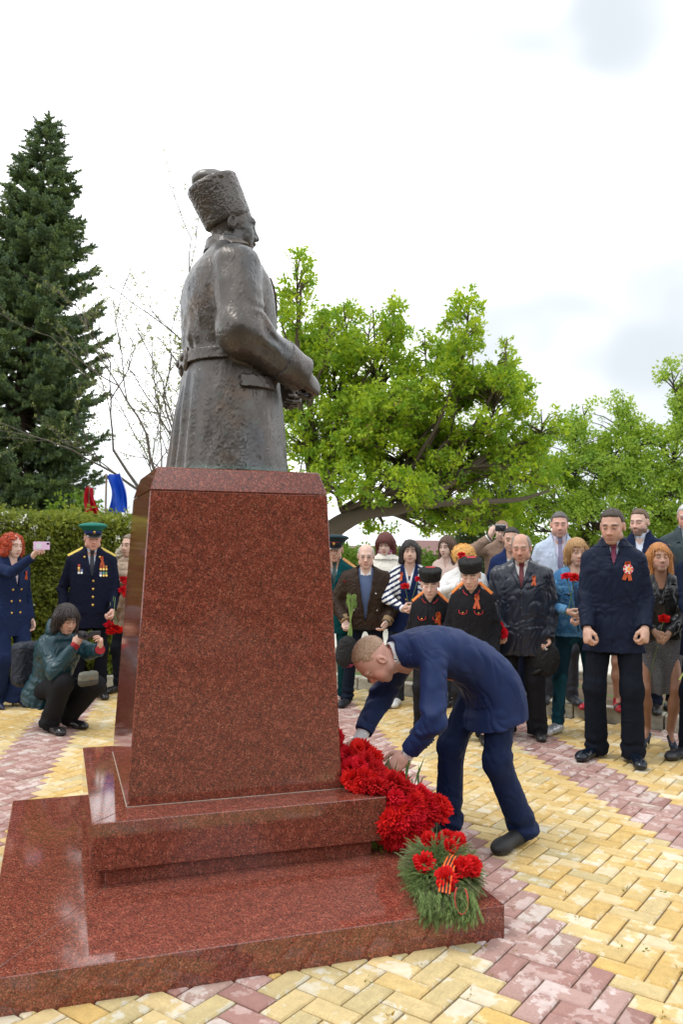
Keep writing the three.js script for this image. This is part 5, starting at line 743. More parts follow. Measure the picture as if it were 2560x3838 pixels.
// ---------- the statue ----------
{
  const st = thing('statue', 'bronze half-length statue of a person in a long coat and a tall fur hat', 'statue', [MC.x + 0.005, 1.949, MC.z], MT + Math.PI / 2);
  const bronze = new THREE.MeshPhysicalMaterial({ vertexColors: true, color: C(1, 1, 1), metalness: 0.5, roughness: 0.4, clearcoat: 0.3, clearcoatRoughness: 0.32 });
  const patina = (x, y, z) => { const n = fbm(x * 5 + 3, y * 4, z * 5, 3), m = fbm(x * 16, y * 12 + 7, z * 16, 3), k = 1 + 0.5 * m; let c = vmix([0.085, 0.072, 0.063], [0.095, 0.062, 0.040], sstep(0.08, 0.4, n)); c = vmix(c, [0.085, 0.085, 0.088], sstep(0.0, 0.35, fbm(x * 4 - 8, y * 3, z * 4, 3))); c = [c[0] * k, c[1] * k, c[2] * k];
    const g = sstep(0.05, 0.0, y - 0.012 * noise(x * 20, 1, z * 20)) * 0.8 + sstep(0.42, 0.6, noise(x * 22, y * 22, z * 22)) * 0.25; return vmix(c, [0.12, 0.2, 0.17], g * 0.6); };
  const stroke = (x, y, z) => { const a = noise(x * 22, y * 9, z * 22), w = noise(x * 34 + 3 * a, y * 16 + 5 * a, z * 34), v = noise(x * 60 + 2 * a, y * 60, z * 60 + 2 * a); return 0.0026 * (0.35 - Math.abs(w)) + 0.0009 * v + 0.003 * a; };
  const sp = bentSpine([[0, 0, 0, 0.012, 0], [0.6, 0, 0.6, 0.006, 0], [1.0, 0, 1.0, -0.012, 0.0], [1.35, 0, 1.35, -0.012, 0.0]]);
  const tr = trunkField([[0.0, 0.365, 0.312, 0.315], [0.3, 0.335, 0.285, 0.275], [0.6, 0.295, 0.262, 0.232], [0.78, 0.30, 0.26, 0.238], [0.90, 0.32, 0.255, 0.24], [1.01, 0.33, 0.235, 0.228], [1.105, 0.305, 0.185, 0.185], [1.175, 0.225, 0.135, 0.128], [1.225, 0.145, 0.10, 0.09], [1.27, 0.11, 0.085, 0.078]], sp, 2.25);
  const arm = (s) => { const S0 = [s * 0.285, 1.035, -0.01], E0 = [s * 0.375, 0.69, 0.0], W0 = [s * 0.245, 0.535, 0.33], d = vnorm(vsub(W0, E0)), u = cone(S0, E0, 0.118, 0.118), l = cone(E0, vadd(W0, d, 0.03), 0.112, 0.094), cuff = cone(vadd(W0, d, -0.13), vadd(W0, d, 0.03), 0.107, 0.097);
    const f = (x, y, z) => { const q = (x - W0[0]) * d[0] + (y - W0[1]) * d[1] + (z - W0[2]) * d[2]; let a = smin(u(x, y, z), Math.max(l(x, y, z), q - 0.02), 0.05); a = Math.min(a, Math.max(cuff(x, y, z), q - 0.024, -0.125 - q)); const el = Math.hypot(x - E0[0], y - E0[1], z - E0[2] - 0.09); if (Math.abs(a) < 0.04) a += 0.010 * Math.sin(y * 62 + z * 30 + 5 * noise(x * 7, y * 7, z * 7)) * Math.exp(-el * el / 0.016); return a; };
    return { f, W0, d, S0, E0 }; };
  const A = [arm(1), arm(-1)];
  const body = (x, y, z) => { let d = tr(x, y, z); if (Math.abs(d) < 0.06) {
      const a = Math.atan2(x, z), low = sstep(0.6, 0.3, y), back = sstep(1.9, 2.6, Math.abs(a));
      d += low * (0.009 * Math.sin(a * 7 + 1.5) * sstep(0, 0.4, 0.6 - y) * 0.6) + low * back * 0.011 * Math.sin(a * 22);               // hanging folds and the back pleats
      d += 0.012 * Math.exp(-((y - 0.645) ** 2) / 0.0012) * (0.6 + 0.4 * noise(a * 6, y * 8, 2));                                     // gathered at the waist
      d += 0.010 * Math.sin(y * 24 + a * 7 + 3 * noise(a * 3, y * 4, 6)) * Math.exp(-((y - 0.72) ** 2) / 0.02) * back;
      const op = Math.abs(x - 0.05) ; if (z > 0) d += 0.008 * Math.exp(-op * op / 0.0001); }
    d += 0.010 * noise(x * 6 + 2, y * 3.2, z * 6) ;
    let m = Math.min(A[0].f(x, y, z), A[1].f(x, y, z)) + 0.010 * noise(x * 8, y * 8 + 4, z * 8); d = smin(d, m, 0.035); if (Math.abs(d) < 0.04) d += stroke(x, y, z); return Math.max(d, 0.004 - y); };
  part(st, 'coat', meshField(body, [-0.6, -0.02, -0.42], [0.6, 1.4, 0.6], 0.0085, patina), bronze);
  // belt across the back, its button tabs, pocket flaps, collar, shoulder boards
  const band = (x, y, z) => { const d = tr(x, y, z) - 0.012, a = Math.abs(Math.atan2(x, -z)); return Math.max(Math.abs(d) - 0.011, Math.abs(y - 0.605 + 0.01 * Math.cos(a)) - 0.03, a - 1.5, z - 0.06) + 0.002 * noise(x * 50, y * 50, z * 50); };
  part(st, 'back_belt', meshField(band, [-0.4, 0.52, -0.36], [0.4, 0.72, 0.12], 0.008, patina), bronze);
  const onBack = (y, x) => { let p = [x, y, -0.5], d = 1; for (let i = 0; i < 80 && d > 0.001; i++) { d = body(...p); p[2] += Math.max(0.0006, d * 0.6); } return p; };
  for (const x of [-0.085, 0.085]) { const p = onBack(0.6, x), tab = (X, Y, Z) => Math.max(ell([p[0], p[1] - 0.005, p[2] - 0.012], [0.055, 0.062, 0.022])(X, Y, Z)) + 0.002 * noise(X * 50, Y * 50, Z * 50); part(st, 'belt_tab', meshField(tab, [p[0] - 0.08, p[1] - 0.1, p[2] - 0.06], [p[0] + 0.08, p[1] + 0.08, p[2] + 0.04], 0.007, patina), bronze); part(st, 'belt_button', new THREE.SphereGeometry(0.022, 14, 8).scale(1, 1, 0.6).translate(p[0], p[1], p[2] - 0.034), new THREE.MeshStandardMaterial({ color: C(0.12, 0.11, 0.1), metalness: 0.7, roughness: 0.4 })); }
  for (const s of [1, -1]) { const flap = (x, y, z) => { const d = tr(x, y, z) - 0.012, a = z; return Math.max(Math.abs(d) - 0.012, Math.abs(y - 0.462) - 0.032, Math.abs(z - 0.11) - 0.10, 0.02 - s * x) + 0.002 * noise(x * 50, y * 50, z * 50); }; part(st, 'pocket_flap', meshField(flap, s > 0 ? [0.1, 0.36, -0.04] : [-0.42, 0.36, -0.04], s > 0 ? [0.42, 0.52, 0.28] : [-0.1, 0.52, 0.28], 0.008, patina), bronze); }
  const col = (x, y, z) => { const yy = y - 0.12 * (-z - 0.02) * -0.5, r = Math.hypot(x, (z + 0.01) * 1.05), d = Math.abs(r - (0.108 + 0.25 * (1.255 - y))) - 0.011; const front = z > 0.02 ? 0.10 * (z - 0.02) * 6 : 0; return Math.max(d, y - 1.268 + front * 0.55, 1.195 - front * 1.1 - y, z > 0.08 ? 0.012 - Math.abs(x) : -1) * 0.9 + 0.002 * noise(x * 40, y * 40, z * 40); };
  part(st, 'collar', meshField(col, [-0.28, 1.0, -0.25], [0.28, 1.35, 0.3], 0.008, patina), bronze);
  for (const s of [1, -1]) { const a = [s * 0.125, 1.222, 0.0], b = [s * 0.30, 1.145, 0.0], x = vnorm(vsub(b, a)), y = vnorm(vcross([0, 0, 1], x)).map((q) => q * s), g = new RoundedBoxGeometry(0.2, 0.016, 0.085, 3, 0.007); g.applyMatrix4(basis(x, y, vcross(x, y), vadd(vmix(a, b, 0.5), y, 0.012))); const gg = plain(g, [0.13, 0.105, 0.085]); part(st, 'shoulder_board', gg, bronze); }
  // lapels over the chest
  for (const s of [1, -1]) { const lp = (x, y, z) => { const d = tr(x, y, z) - 0.012, e = s * (x - 0.05); const w = 0.02 + 0.16 * clamp((y - 0.79) / 0.3); return Math.max(Math.abs(d) - 0.011, 0.8 - y, y - 1.11 + 0.3 * e, e - w, -e + 0.1 * clamp((y - 0.85) / 0.27), 0.02 - z) + 0.0015 * noise(x * 40, y * 40, z * 40); }; part(st, 'lapel', meshField(lp, [-0.3, 0.8, 0.02], [0.35, 1.25, 0.32], 0.008, patina), bronze); }
  // hands
  for (const [i, s] of [[0, 1], [1, -1]]) { const a = A[i], y = vnorm(vadd(a.d, [-s * 0.25, -0.12, 0.1])); let z = vnorm([-s * 0.8, -0.6, 0]); z = vnorm(vsub(z, [y[0] * vdot(z, y), y[1] * vdot(z, y), y[2] * vdot(z, y)])); const g = handGeo('grip', 0.004).clone(); if (s > 0) { g.scale(-1, 1, 1); const ix = g.index.array; for (let q = 0; q < ix.length; q += 3) { const t = ix[q]; ix[q] = ix[q + 1]; ix[q + 1] = t; } } g.applyMatrix4(basis(vcross(y, z), y, z, vadd(a.W0, a.d, 0.02), 1.55)); const k = g.attributes.color; for (let q = 0; q < k.count; q++) k.setXYZ(q, 0.08, 0.068, 0.06); part(st, 'hand', g, bronze); }
  // a rolled cap held in the hands
  // head and hat
  const hk = 1.32, hf = headField({ jaw: 0.9, nose: 1.12, brow: 1.25, cheek: 0.8 }), hm = new THREE.Matrix4().makeRotationFromEuler(new THREE.Euler(0.03, -0.04, 0, 'YXZ')); hm.setPosition(0, 1.345, 0.015); hm.scale(V(hk, hk, hk));
  const hg = meshField((x, y, z) => hf(x, y, z) + (Math.abs(x) > 0.03 || z < 0.06 ? 0.0016 * noise(x * 60, y * 60, z * 60) : 0), [-0.11, -0.2, -0.13], [0.11, 0.14, 0.14], 0.0042, (x, y, z) => patina(x * 1.3, y * 1.3 + 1.4, z * 1.3)).applyMatrix4(hm); part(st, 'head', hg, bronze);
  const mo = (x, y, z) => { const e = ell([0, -0.056, 0.091], [0.026, 0.007, 0.012]); return e(x, y + 0.14 * Math.abs(x), z) + 0.0015 * noise(x * 120, y * 120, z * 90); }; part(st, 'moustache', meshField(mo, [-0.04, -0.075, 0.06], [0.04, -0.04, 0.115], 0.0035, [0.13, 0.11, 0.09]).applyMatrix4(hm), bronze);
  const ax = vnorm([0, 0.90, -0.44]), c0 = [0, 1.37, 0.0], hat = (x, y, z) => { const px = x - c0[0], py = y - c0[1], pz = z - c0[2], q = py * ax[1] + pz * ax[2], w = pz * ax[1] - py * ax[2], k = mix(0.124, 0.137, clamp(q / 0.24)), r = Math.hypot(px / (k * 0.95), w / (k * 1.06)), d = (r - 1) * k; let e = Math.max(d, Math.abs(q - 0.115) - 0.125); e = Math.hypot(Math.max(0, d + 0.03), Math.max(0, Math.abs(q - 0.115) - 0.095)) - 0.03; if (d < -0.03) e = Math.abs(q - 0.115) - 0.125; const dent = ball([c0[0], c0[1] + ax[1] * 0.36, c0[2] + ax[2] * 0.36], 0.16)(x, y, z); e = smax(e, -dent, 0.012); if (Math.abs(e) < 0.05) { const a = noise(x * 26, y * 26, z * 26); e += 0.003 * noise(x * 26 + 3 * a, y * 70 + 3 * a, z * 26) + 0.0014 * noise(x * 60, y * 120, z * 60) ; } return e; };
  const ht = part(st, 'fur_hat', meshField(hat, [-0.2, 1.22, -0.32], [0.2, 1.70, 0.2], 0.0068, (x, y, z) => patina(x, y, z)), bronze);
  part(ht, 'hat_crown', meshField((x, y, z) => ell([0, c0[1] + ax[1] * 0.235, c0[2] + ax[2] * 0.235], [0.105, 0.055, 0.105])(x, y, z) + 0.003 * noise(x * 30, y * 30, z * 30), [-0.15, 1.45, -0.3], [0.15, 1.72, 0.1], 0.009, [0.16, 0.15, 0.14]), bronze);
}

// ---------- the people ----------
const LAP = (y = 0.66, w = 0.055, lapel = 0.045, notch = 0.76) => ({ y, w, lapel, notch });
const dark = [0.015, 0.014, 0.015];
const oxford = { type: 'oxford', color: dark, rough: 0.3 };
// head-worn things, built in head space
function peakedCap(r, crown, band, visorCol, piping) {
  const g = (f, c, cell = 0.005) => meshField(f, [-0.19, -0.02, -0.2], [0.19, 0.2, 0.22], cell, c).applyMatrix4(r.hm);
  const bandF = (x, y, z) => { const q = Math.hypot(x / 0.087, (z + 0.008) / 0.108), d = (q - 1) * 0.09; return Math.max(d, Math.abs(y - 0.066) - 0.027); }, cr = ell([0, 0.128, -0.006], [0.146, 0.036, 0.158]), low = ell([0, 0.1, -0.006], [0.105, 0.045, 0.122]);
  const c = part(r.P, 'peaked_cap', g((x, y, z) => { const yy = y - 0.16 * (z + 0.0) * 0.9; return smin(cr(x, yy, z), low(x, yy, z), 0.03); }, crown), VC(0.85));
  part(c, 'cap_band', g(bandF, band), VC(0.85));
  part(c, 'visor', g((x, y, z) => { const e = ell([0, 0.03, 0.085], [0.085, 0.03, 0.075]), q = e(x, y + (z - 0.1) * 0.35, z); return Math.max(Math.abs(q) - 0.004, 0.04 - y - (z - 0.1) * 0.35, 0.04 - y - 0.35 * (z - 0.1), 0.07 - z); }, visorCol), VC(0.15));
  part(c, 'cap_braid', g((x, y, z) => { const q = Math.hypot(x / 0.091, (z + 0.008) / 0.112); return Math.max(Math.abs((q - 1) * 0.09) - 0.004, Math.abs(y - 0.046) - 0.005, 0.03 - z); }, [0.6, 0.36, 0.08], 0.004), VC(0.4));
  part(c, 'cap_badge', new THREE.SphereGeometry(0.013, 10, 8).scale(1, 1.3, 0.5).translate(0, 0.075, 0.101).applyMatrix4(r.hm), gold);
  if (piping) part(c, 'piping', g((x, y, z) => { const q = Math.hypot(x / 0.089, (z + 0.008) / 0.11); return Math.max(Math.abs((q - 1) * 0.09) - 0.004, Math.abs(y - 0.092) - 0.004); }, piping, 0.004), VC(0.8));
}
function papakha(r) {
  const f = (x, y, z) => { const k = mix(0.092, 0.108, clamp((y - 0.03) / 0.1)), q = Math.hypot(x / k, (z + 0.008) / (k * 1.16)), d = (q - 1) * k; let e = Math.hypot(Math.max(0, d + 0.02), Math.max(0, Math.abs(y - 0.088) - 0.035)) - 0.02; if (d < -0.02) e = Math.abs(y - 0.088) - 0.055; return e + 0.0065 * noise(x * 75, y * 75, z * 75) + 0.004 * noise(x * 150, y * 150, z * 150); };
  const hat = part(r.P, 'fur_hat', meshField(f, [-0.14, 0.01, -0.16], [0.14, 0.17, 0.15], 0.005, (x, y, z) => { const k = 0.012 + 0.01 * Math.max(0, noise(x * 75, y * 75, z * 75)); return [k, k, k]; }).applyMatrix4(r.hm), VC(0.95));
  part(hat, 'hat_top', new THREE.CylinderGeometry(0.03, 0.034, 0.008, 20).scale(1.5, 1, 0.8).translate(0, 0.1425, -0.07).applyMatrix4(r.hm), M([0.4, 0.02, 0.03], 0.8));
}
function glasses(r) { const t = new THREE.TorusGeometry(0.021, 0.0016, 5, 18), l = [t.clone().scale(1, 0.78, 1).translate(0.032, -0.004, 0.094), t.clone().scale(1, 0.78, 1).translate(-0.032, -0.004, 0.094), tube([V(-0.011, 0, 0.097), V(0.011, 0, 0.097)], 0.0015, 5), tube([V(0.053, 0, 0.092), V(0.078, 0.004, 0.05), V(0.083, 0.002, -0.02)], 0.0014, 5), tube([V(-0.053, 0, 0.092), V(-0.078, 0.004, 0.05), V(-0.083, 0.002, -0.02)], 0.0014, 5)].map((g) => plain(g.index ? g : g)); const f = part(r.P, 'glasses', merge(l).applyMatrix4(r.hm), M([0.35, 0.3, 0.22], 0.35, { metalness: 0.6 }));
  for (const s of [1, -1]) part(f, 'lens', new THREE.CircleGeometry(0.0205, 16).scale(1, 0.78, 1).translate(s * 0.032, -0.004, 0.094).applyMatrix4(r.hm), new THREE.MeshPhysicalMaterial({ transmission: 1, thickness: 0, roughness: 0.02, color: C(0.97, 0.97, 0.97), side: THREE.DoubleSide })); }
const toWorld = (r, p) => V(...p).applyAxisAngle(V(0, 1, 0), r.P.rotation.y).add(r.P.position);
const navySuit = S('#1b2945');

// 1 red-haired woman with a phone
{
  const c = S('#1a2747');
  const r = person({ label: 'person with curly red hair in a navy trouser suit holding up a pink phone', sex: 'f', h: 1.70, pos: [-3.2, -8.12], turn: 0.95, build: 1.08, skin: SKIN.fair, head: { yaw: 0.1, pitch: 0.1 }, faceColor: { browCol: [0.16, 0.06, 0.03], lip: [0.45, 0.14, 0.13] }, hair: { type: 'curly', color: [0.42, 0.055, 0.015], v: 0.6 },
    armR: { wristW: [-2.87, 1.44, -7.80], pose: 'pinch', dir: [0.15, 0.75, 0.6], palm: [0.5, 0, 0.8], pole: [-0.6, -1, 0.1], lift: 0.01 }, armL: {}, legL: { foot: [0.06, 0, 0.05], yaw: 0.2 }, legR: { foot: [-0.1, 0, -0.04], yaw: -0.15 }, heel: 0.06,
    top: { color: c, seams: 1, hem: 0.40, hemW: 0.115, v: LAP(0.66, 0.05, 0.05, 0.75), shirt: { color: [0.72, 0.6, 0.62], from: 0.6, open: 0.03, oy: 0.76, collar: 0.85 }, placket: 1, loose: 0.02, pocket: [[0.09, 0.515, 0.05, 0.007]] }, bottom: { type: 'trousers', color: c, ankle: 0.105, knee: 0.085, drop: 0.085 }, shoes: { type: 'pump', color: S('#121b3a'), rough: 0.5 } });
  for (const s of [0.66, 0.595, 0.53]) for (const x of [-0.045, 0.045]) button(r, s, x, 0.011, gold);
  ribbonAt(r, 0.74, 0.1, 0.6);
  const t = thing('smartphone', 'pale pink phone held up by the red-haired woman', 'phone', [-2.765, 1.545, -7.74], 0.75); part(t, 'case', new RoundedBoxGeometry(0.155, 0.075, 0.01, 3, 0.004), M(S('#e3bfe0'), 0.4)); part(t, 'camera_lens', new RoundedBoxGeometry(0.025, 0.018, 0.003, 2, 0.001).translate(0.058, 0.02, 0.0062), M(dark, 0.2)); part(t, 'sticker', new RoundedBoxGeometry(0.05, 0.045, 0.002, 1, 0.0008).translate(-0.03, -0.002, 0.0058), M([0.7, 0.7, 0.74], 0.5));
}
// 2 officer with a green cap
{
  const c = S('#12162a');
  const r = person({ label: 'person in dark dress uniform with medals and a green peaked cap', sex: 'm', h: 1.79, pos: [-2.56, -8.62], turn: 0.32, build: 1.12, belly: 0.03, skin: SKIN.ruddy, face: { fat: 0.8, jaw: 0.5 }, head: { pitch: 0.14, yaw: 0.1 }, faceColor: { flush: 0.6, browCol: [0.12, 0.08, 0.05] }, hair: { type: 'short', color: [0.08, 0.05, 0.035], g: 0.004 },
    armL: { wristW: [-2.30, 0.90, -8.48], pose: 'grip', palm: [-1, 0, 0.3] }, armR: {}, top: { name: 'uniform_jacket', seams: 1, color: c, hem: 0.40, v: LAP(0.675, 0.052, 0.042, 0.755), shirt: { color: [0.62, 0.68, 0.82], from: 0.6 }, tie: { color: [0.012, 0.014, 0.025] }, placket: 1, placketX: 0.012, pocket: [[0.1, 0.50, 0.055, 0.018]], boards: { color: [0.62, 0.45, 0.06] } }, bottom: { type: 'trousers', color: S('#0c0e18'), crease: 1 }, shoes: oxford });
  peakedCap(r, S('#08685a'), S('#1a2f6b'), dark);
  for (const s of [0.665, 0.62, 0.575, 0.53]) button(r, s, 0.014, 0.013, gold);
  for (const x of [-0.075, 0.075]) button(r, 0.80, x, 0.012, gold, 'collar_badge');
  const red = [0.45, 0.05, 0.03], bl = [0.1, 0.15, 0.3];
  for (const [s, x, b, d] of [[0.752, -0.125, red, gold], [0.725, -0.125, [0.4, 0.2, 0.05], silver], [0.725, -0.098, bl, silver], [0.745, 0.085, red, gold], [0.745, 0.112, [0.5, 0.12, 0.02], gold], [0.745, 0.139, [0.5, 0.2, 0.02], gold], [0.71, 0.085, [0.3, 0.3, 0.4], silver], [0.71, 0.112, [0.1, 0.3, 0.3], gold], [0.71, 0.139, [0.2, 0.3, 0.1], gold]]) medal(r, s, x, b, d);
  ribbonAt(r, 0.775, 0.095, 0.75);
  for (const [i, [x, y, z]] of [[-2.31, 0.755, -8.42], [-2.25, 0.74, -8.40], [-2.28, 0.70, -8.38], [-2.22, 0.71, -8.43]].entries()) carnation([x, y, z], [0.25 * (i - 1.5) * 0.4 + 0.1, -1, 0.3], 0.3, 'red carnation pointing down in the green-capped officer\'s hand', 'carnations held by the officer', 0.05, 0.02);
}
// 3 crouching woman with a camcorder
{
  const c = S('#0d3640'), h = 1.66;
  const r = person({ label: 'crouching person in a teal hooded jacket filming with a small camcorder', sex: 'f', h, pos: [-2.41, -7.17], turn: 0.92, skin: SKIN.tan, face: { cheek: 0.6 }, faceColor: { browCol: [0.04, 0.025, 0.02], closed: 1, blush: 0.6 }, hair: { type: 'bob', len: -0.12, w: 0.105, vol: 0.026, hl: 0.05, str: 0.008, color: [0.03, 0.022, 0.02], v: 0.5 },
    spine: [[0.36 * h, 0, 0.14, -0.12, 0.1], [0.5 * h, 0, 0.3, -0.12, 0.35], [0.6 * h, 0, 0.45, -0.06, 0.33], [0.8 * h, 0, 0.765, 0.05, 0.25], [h, 0, 1.07, 0.14, 0.25]], head: { pitch: 0.0, yaw: -0.1 },
    armR: { wristW: [-2.19, 0.72, -6.93], pose: 'grip', dir: [0.35, 0.85, 0.3], palm: [0.8, 0, -0.5], pole: [-0.5, -1, -0.1] }, armL: { wristW: [-1.96, 0.71, -6.86], pose: 'pinch', dir: [0, 0.95, 0.25], palm: [-0.8, 0.1, -0.6], pole: [0.4, -1, 0] },
    legK: 1.08, legL: { foot: [0.12, 0, 0.02], hip: [0.09, 0.31, -0.1], pole: [0.25, 0.5, 1], yaw: 0.15 }, legR: { foot: [-0.1, 0, 0.08], hip: [-0.09, 0.31, -0.1], pole: [-0.1, 0.5, 1], yaw: -0.1 },
    top: { color: c, hem: 0.43, loose: 0.045, rough: 0.42, fold: 0.010, ff: 10, sleeve: [0.068, 0.064, 0.05], placket: 1, puff: (s) => 0.006 * Math.abs(Math.sin(s * 78)), cuff: [0.32, 0.012, 0.02], cuffName: 'knit_cuff', cuffAt: 0.0, shirt: { color: [0.3, 0.012, 0.02], from: 0.65, name: 'sweater', collar: 0.86 } }, bottom: { type: 'trousers', color: [0.012, 0.012, 0.014], knee: 0.082, thigh: 0.095, ankle: 0.085, drop: 0.06 }, shoes: { color: dark, rough: 0.25, boot: 0.15 } });
  const hood = (x, y, z) => { const a = cone(r.at(0.84, 0.09, -0.02), r.at(0.85, 0, -0.12), 0.05, 0.06)(x, y, z), b = cone(r.at(0.84, -0.09, -0.02), r.at(0.85, 0, -0.12), 0.05, 0.06)(x, y, z); return smin(a, b, 0.04) + folds(x, y, z, 16, 0.007, 3); }, b = bounds([r.at(0.85, 0, -0.05)], 0.25);
  part(r.top, 'hood', meshField(hood, b[0], b[1], 0.01, c), VC(0.42));
  const cam = thing('camcorder', 'small black camcorder with its screen folded out, held by the crouching woman', 'camcorder', [-2.10, 0.83, -6.86], 0.55);
  part(cam, 'camcorder_body', new RoundedBoxGeometry(0.055, 0.06, 0.12, 3, 0.015), M(dark, 0.35)); const ln = part(cam, 'lens', new THREE.CylinderGeometry(0.03, 0.033, 0.05, 18).rotateX(Math.PI / 2).translate(0, 0, 0.08), M([0.02, 0.02, 0.022], 0.3)); part(ln, 'lens_glass', new THREE.SphereGeometry(0.024, 14, 8).scale(1, 1, 0.3).translate(0, 0, 0.103), M([0.012, 0.01, 0.02], 0.05)); part(cam, 'screen', new RoundedBoxGeometry(0.095, 0.055, 0.01, 2, 0.004).translate(0.085, 0.005, 0.05), M([0.03, 0.03, 0.032], 0.4));
  const bp = thing('backpack', 'dark blue backpack with a red tag on the crouching woman\'s back', 'bag', [-2.73, 0.32, -7.36], 0.92 + 0.1); part(bp, 'bag_body', meshField((x, y, z) => rbox([0, 0.2, 0], [0.13, 0.19, 0.085], 0.06)(x, y, z) + folds(x, y, z, 14, 0.01, 2), [-0.2, -0.05, -0.15], [0.2, 0.45, 0.15], 0.011, S('#161d2c')), VC(0.7)); part(bp, 'tag', new RoundedBoxGeometry(0.03, 0.012, 0.006, 1, 0.002).translate(0.06, 0.12, -0.088), M([0.5, 0.02, 0.02], 0.6)); part(bp, 'strap', tube([V(0.09, 0.36, 0.06), V(0.1, 0.42, 0.14), V(0.11, 0.34, 0.24), V(0.12, 0.2, 0.22)], 0.014, 6), M(S('#161d2c'), 0.7));
  const bag = thing('waist_bag', 'olive grey waist bag hanging in front of the crouching woman', 'bag', [-2.05, 0.42, -6.88], 0.9); bag.scale.setScalar(0.78); part(bag, 'bag_body', meshField((x, y, z) => rbox([0, 0.07, 0], [0.11, 0.075, 0.045], 0.035)(x, y, z) + folds(x, y, z, 20, 0.006, 5), [-0.16, -0.04, -0.1], [0.16, 0.18, 0.1], 0.009, (x, y) => y > 0.055 ? [0.14, 0.14, 0.11] : [0.055, 0.05, 0.04]), VC(0.75)); part(bag, 'emblem', new THREE.SphereGeometry(0.014, 8, 6).scale(1.2, 0.9, 0.3).translate(0, 0.075, 0.05), M([0.2, 0.11, 0.06], 0.6));
}
// 4 beige puffer jacket, mostly behind the pedestal
{
  const c = S('#b8a28e');
  const r = person({ label: 'person in a beige quilted jacket with a fur hood beside the officer', sex: 'm', h: 1.70, pos: [-2.24, -8.95], turn: -0.25, skin: SKIN.mid, faceColor: {}, head: { yaw: -0.2 }, hair: { type: 'short', color: [0.25, 0.2, 0.15] }, armR: { wristW: [-2.38, 0.92, -8.75], pose: 'grip' }, top: { name: 'puffer_jacket', color: c, hem: 0.42, loose: 0.05, rough: 0.55, sleeve: [0.075, 0.072, 0.06], puff: (s) => 0.012 * Math.abs(Math.sin(s * 62)), fold: 0.008, placket: 1 }, bottom: { type: 'trousers', color: S('#1c1f28') }, shoes: oxford });
  const fur = (x, y, z) => { const d = cone(r.at(0.86, 0.11, 0.02), r.at(0.95, 0, -0.1), 0.06, 0.08), e = cone(r.at(0.86, -0.11, 0.02), r.at(0.95, 0, -0.1), 0.06, 0.08); return Math.min(d(x, y, z), e(x, y, z)) + 0.02 * noise(x * 40, y * 40, z * 40); }, b = bounds([r.at(0.9, 0, -0.03)], 0.27);
  part(r.top, 'fur_hood', meshField(fur, b[0], b[1], 0.011, (x, y, z) => { const k = 0.9 + 0.5 * noise(x * 40, y * 40, z * 40); return [0.62 * k, 0.55 * k, 0.42 * k]; }), VC(0.95));
  for (const [i, [x, y, z]] of [[-2.24, 1.10, -8.62], [-2.20, 1.17, -8.66], [-2.25, 1.2, -8.7], [-2.19, 1.06, -8.6]].entries()) carnation([x, y, z], [0.1 * i - 0.15, 1, 0.4], 0.26, 'red carnation in front of the beige quilted jacket', 'carnations by the beige jacket', 0.045, 0.02);
}
// 5 officer in green behind the pedestal
{
  const c = S('#0a4a50');
  const r = person({ label: 'person in a teal green dress uniform and dark peaked cap half hidden by the pedestal', sex: 'm', h: 1.68, pos: [-0.06, -8.62], turn: -0.1, build: 1.05, skin: SKIN.tan, face: { old: 0.6 }, faceColor: { browCol: [0.3, 0.28, 0.25] }, head: { pitch: 0.1 }, hair: { type: 'short', color: [0.3, 0.28, 0.26], g: 0.004 }, top: { name: 'uniform_jacket', color: c, hem: 0.41, v: LAP(0.68, 0.05, 0.04, 0.76), shirt: { color: [0.7, 0.72, 0.74], from: 0.62 }, tie: { color: [0.02, 0.05, 0.05] }, placket: 1, belt: 0.60, boards: { color: [0.75, 0.42, 0.12], stripe: [0.5, 0.05, 0.02], stripes: [-0.014, 0.014] } }, bottom: { type: 'trousers', color: S('#07393d') }, shoes: oxford, armL: { wristW: [0.03, 0.98, -8.42], pose: 'grip', pole: [1, -0.4, -0.6] } });
  peakedCap(r, S('#0d2a33'), S('#0d2226'), dark, [0.4, 0.02, 0.03]);
  for (let i = 0; i < 4; i++) medal(r, 0.735, 0.06 + i * 0.026, i % 2 ? [0.5, 0.2, 0.02] : [0.45, 0.05, 0.03], gold);
  part(r.top, 'belt', new RoundedBoxGeometry(0.05, 0.05, 0.012, 2, 0.004).applyMatrix4(r.surf(0.60, 0.0, 0.002)), gold);
  carnation([0.06, 1.22, -8.36], [0.1, 1, 0.3], 0.3, 'red carnation in front of the teal green uniform', undefined, 0.05, 0.02);
}
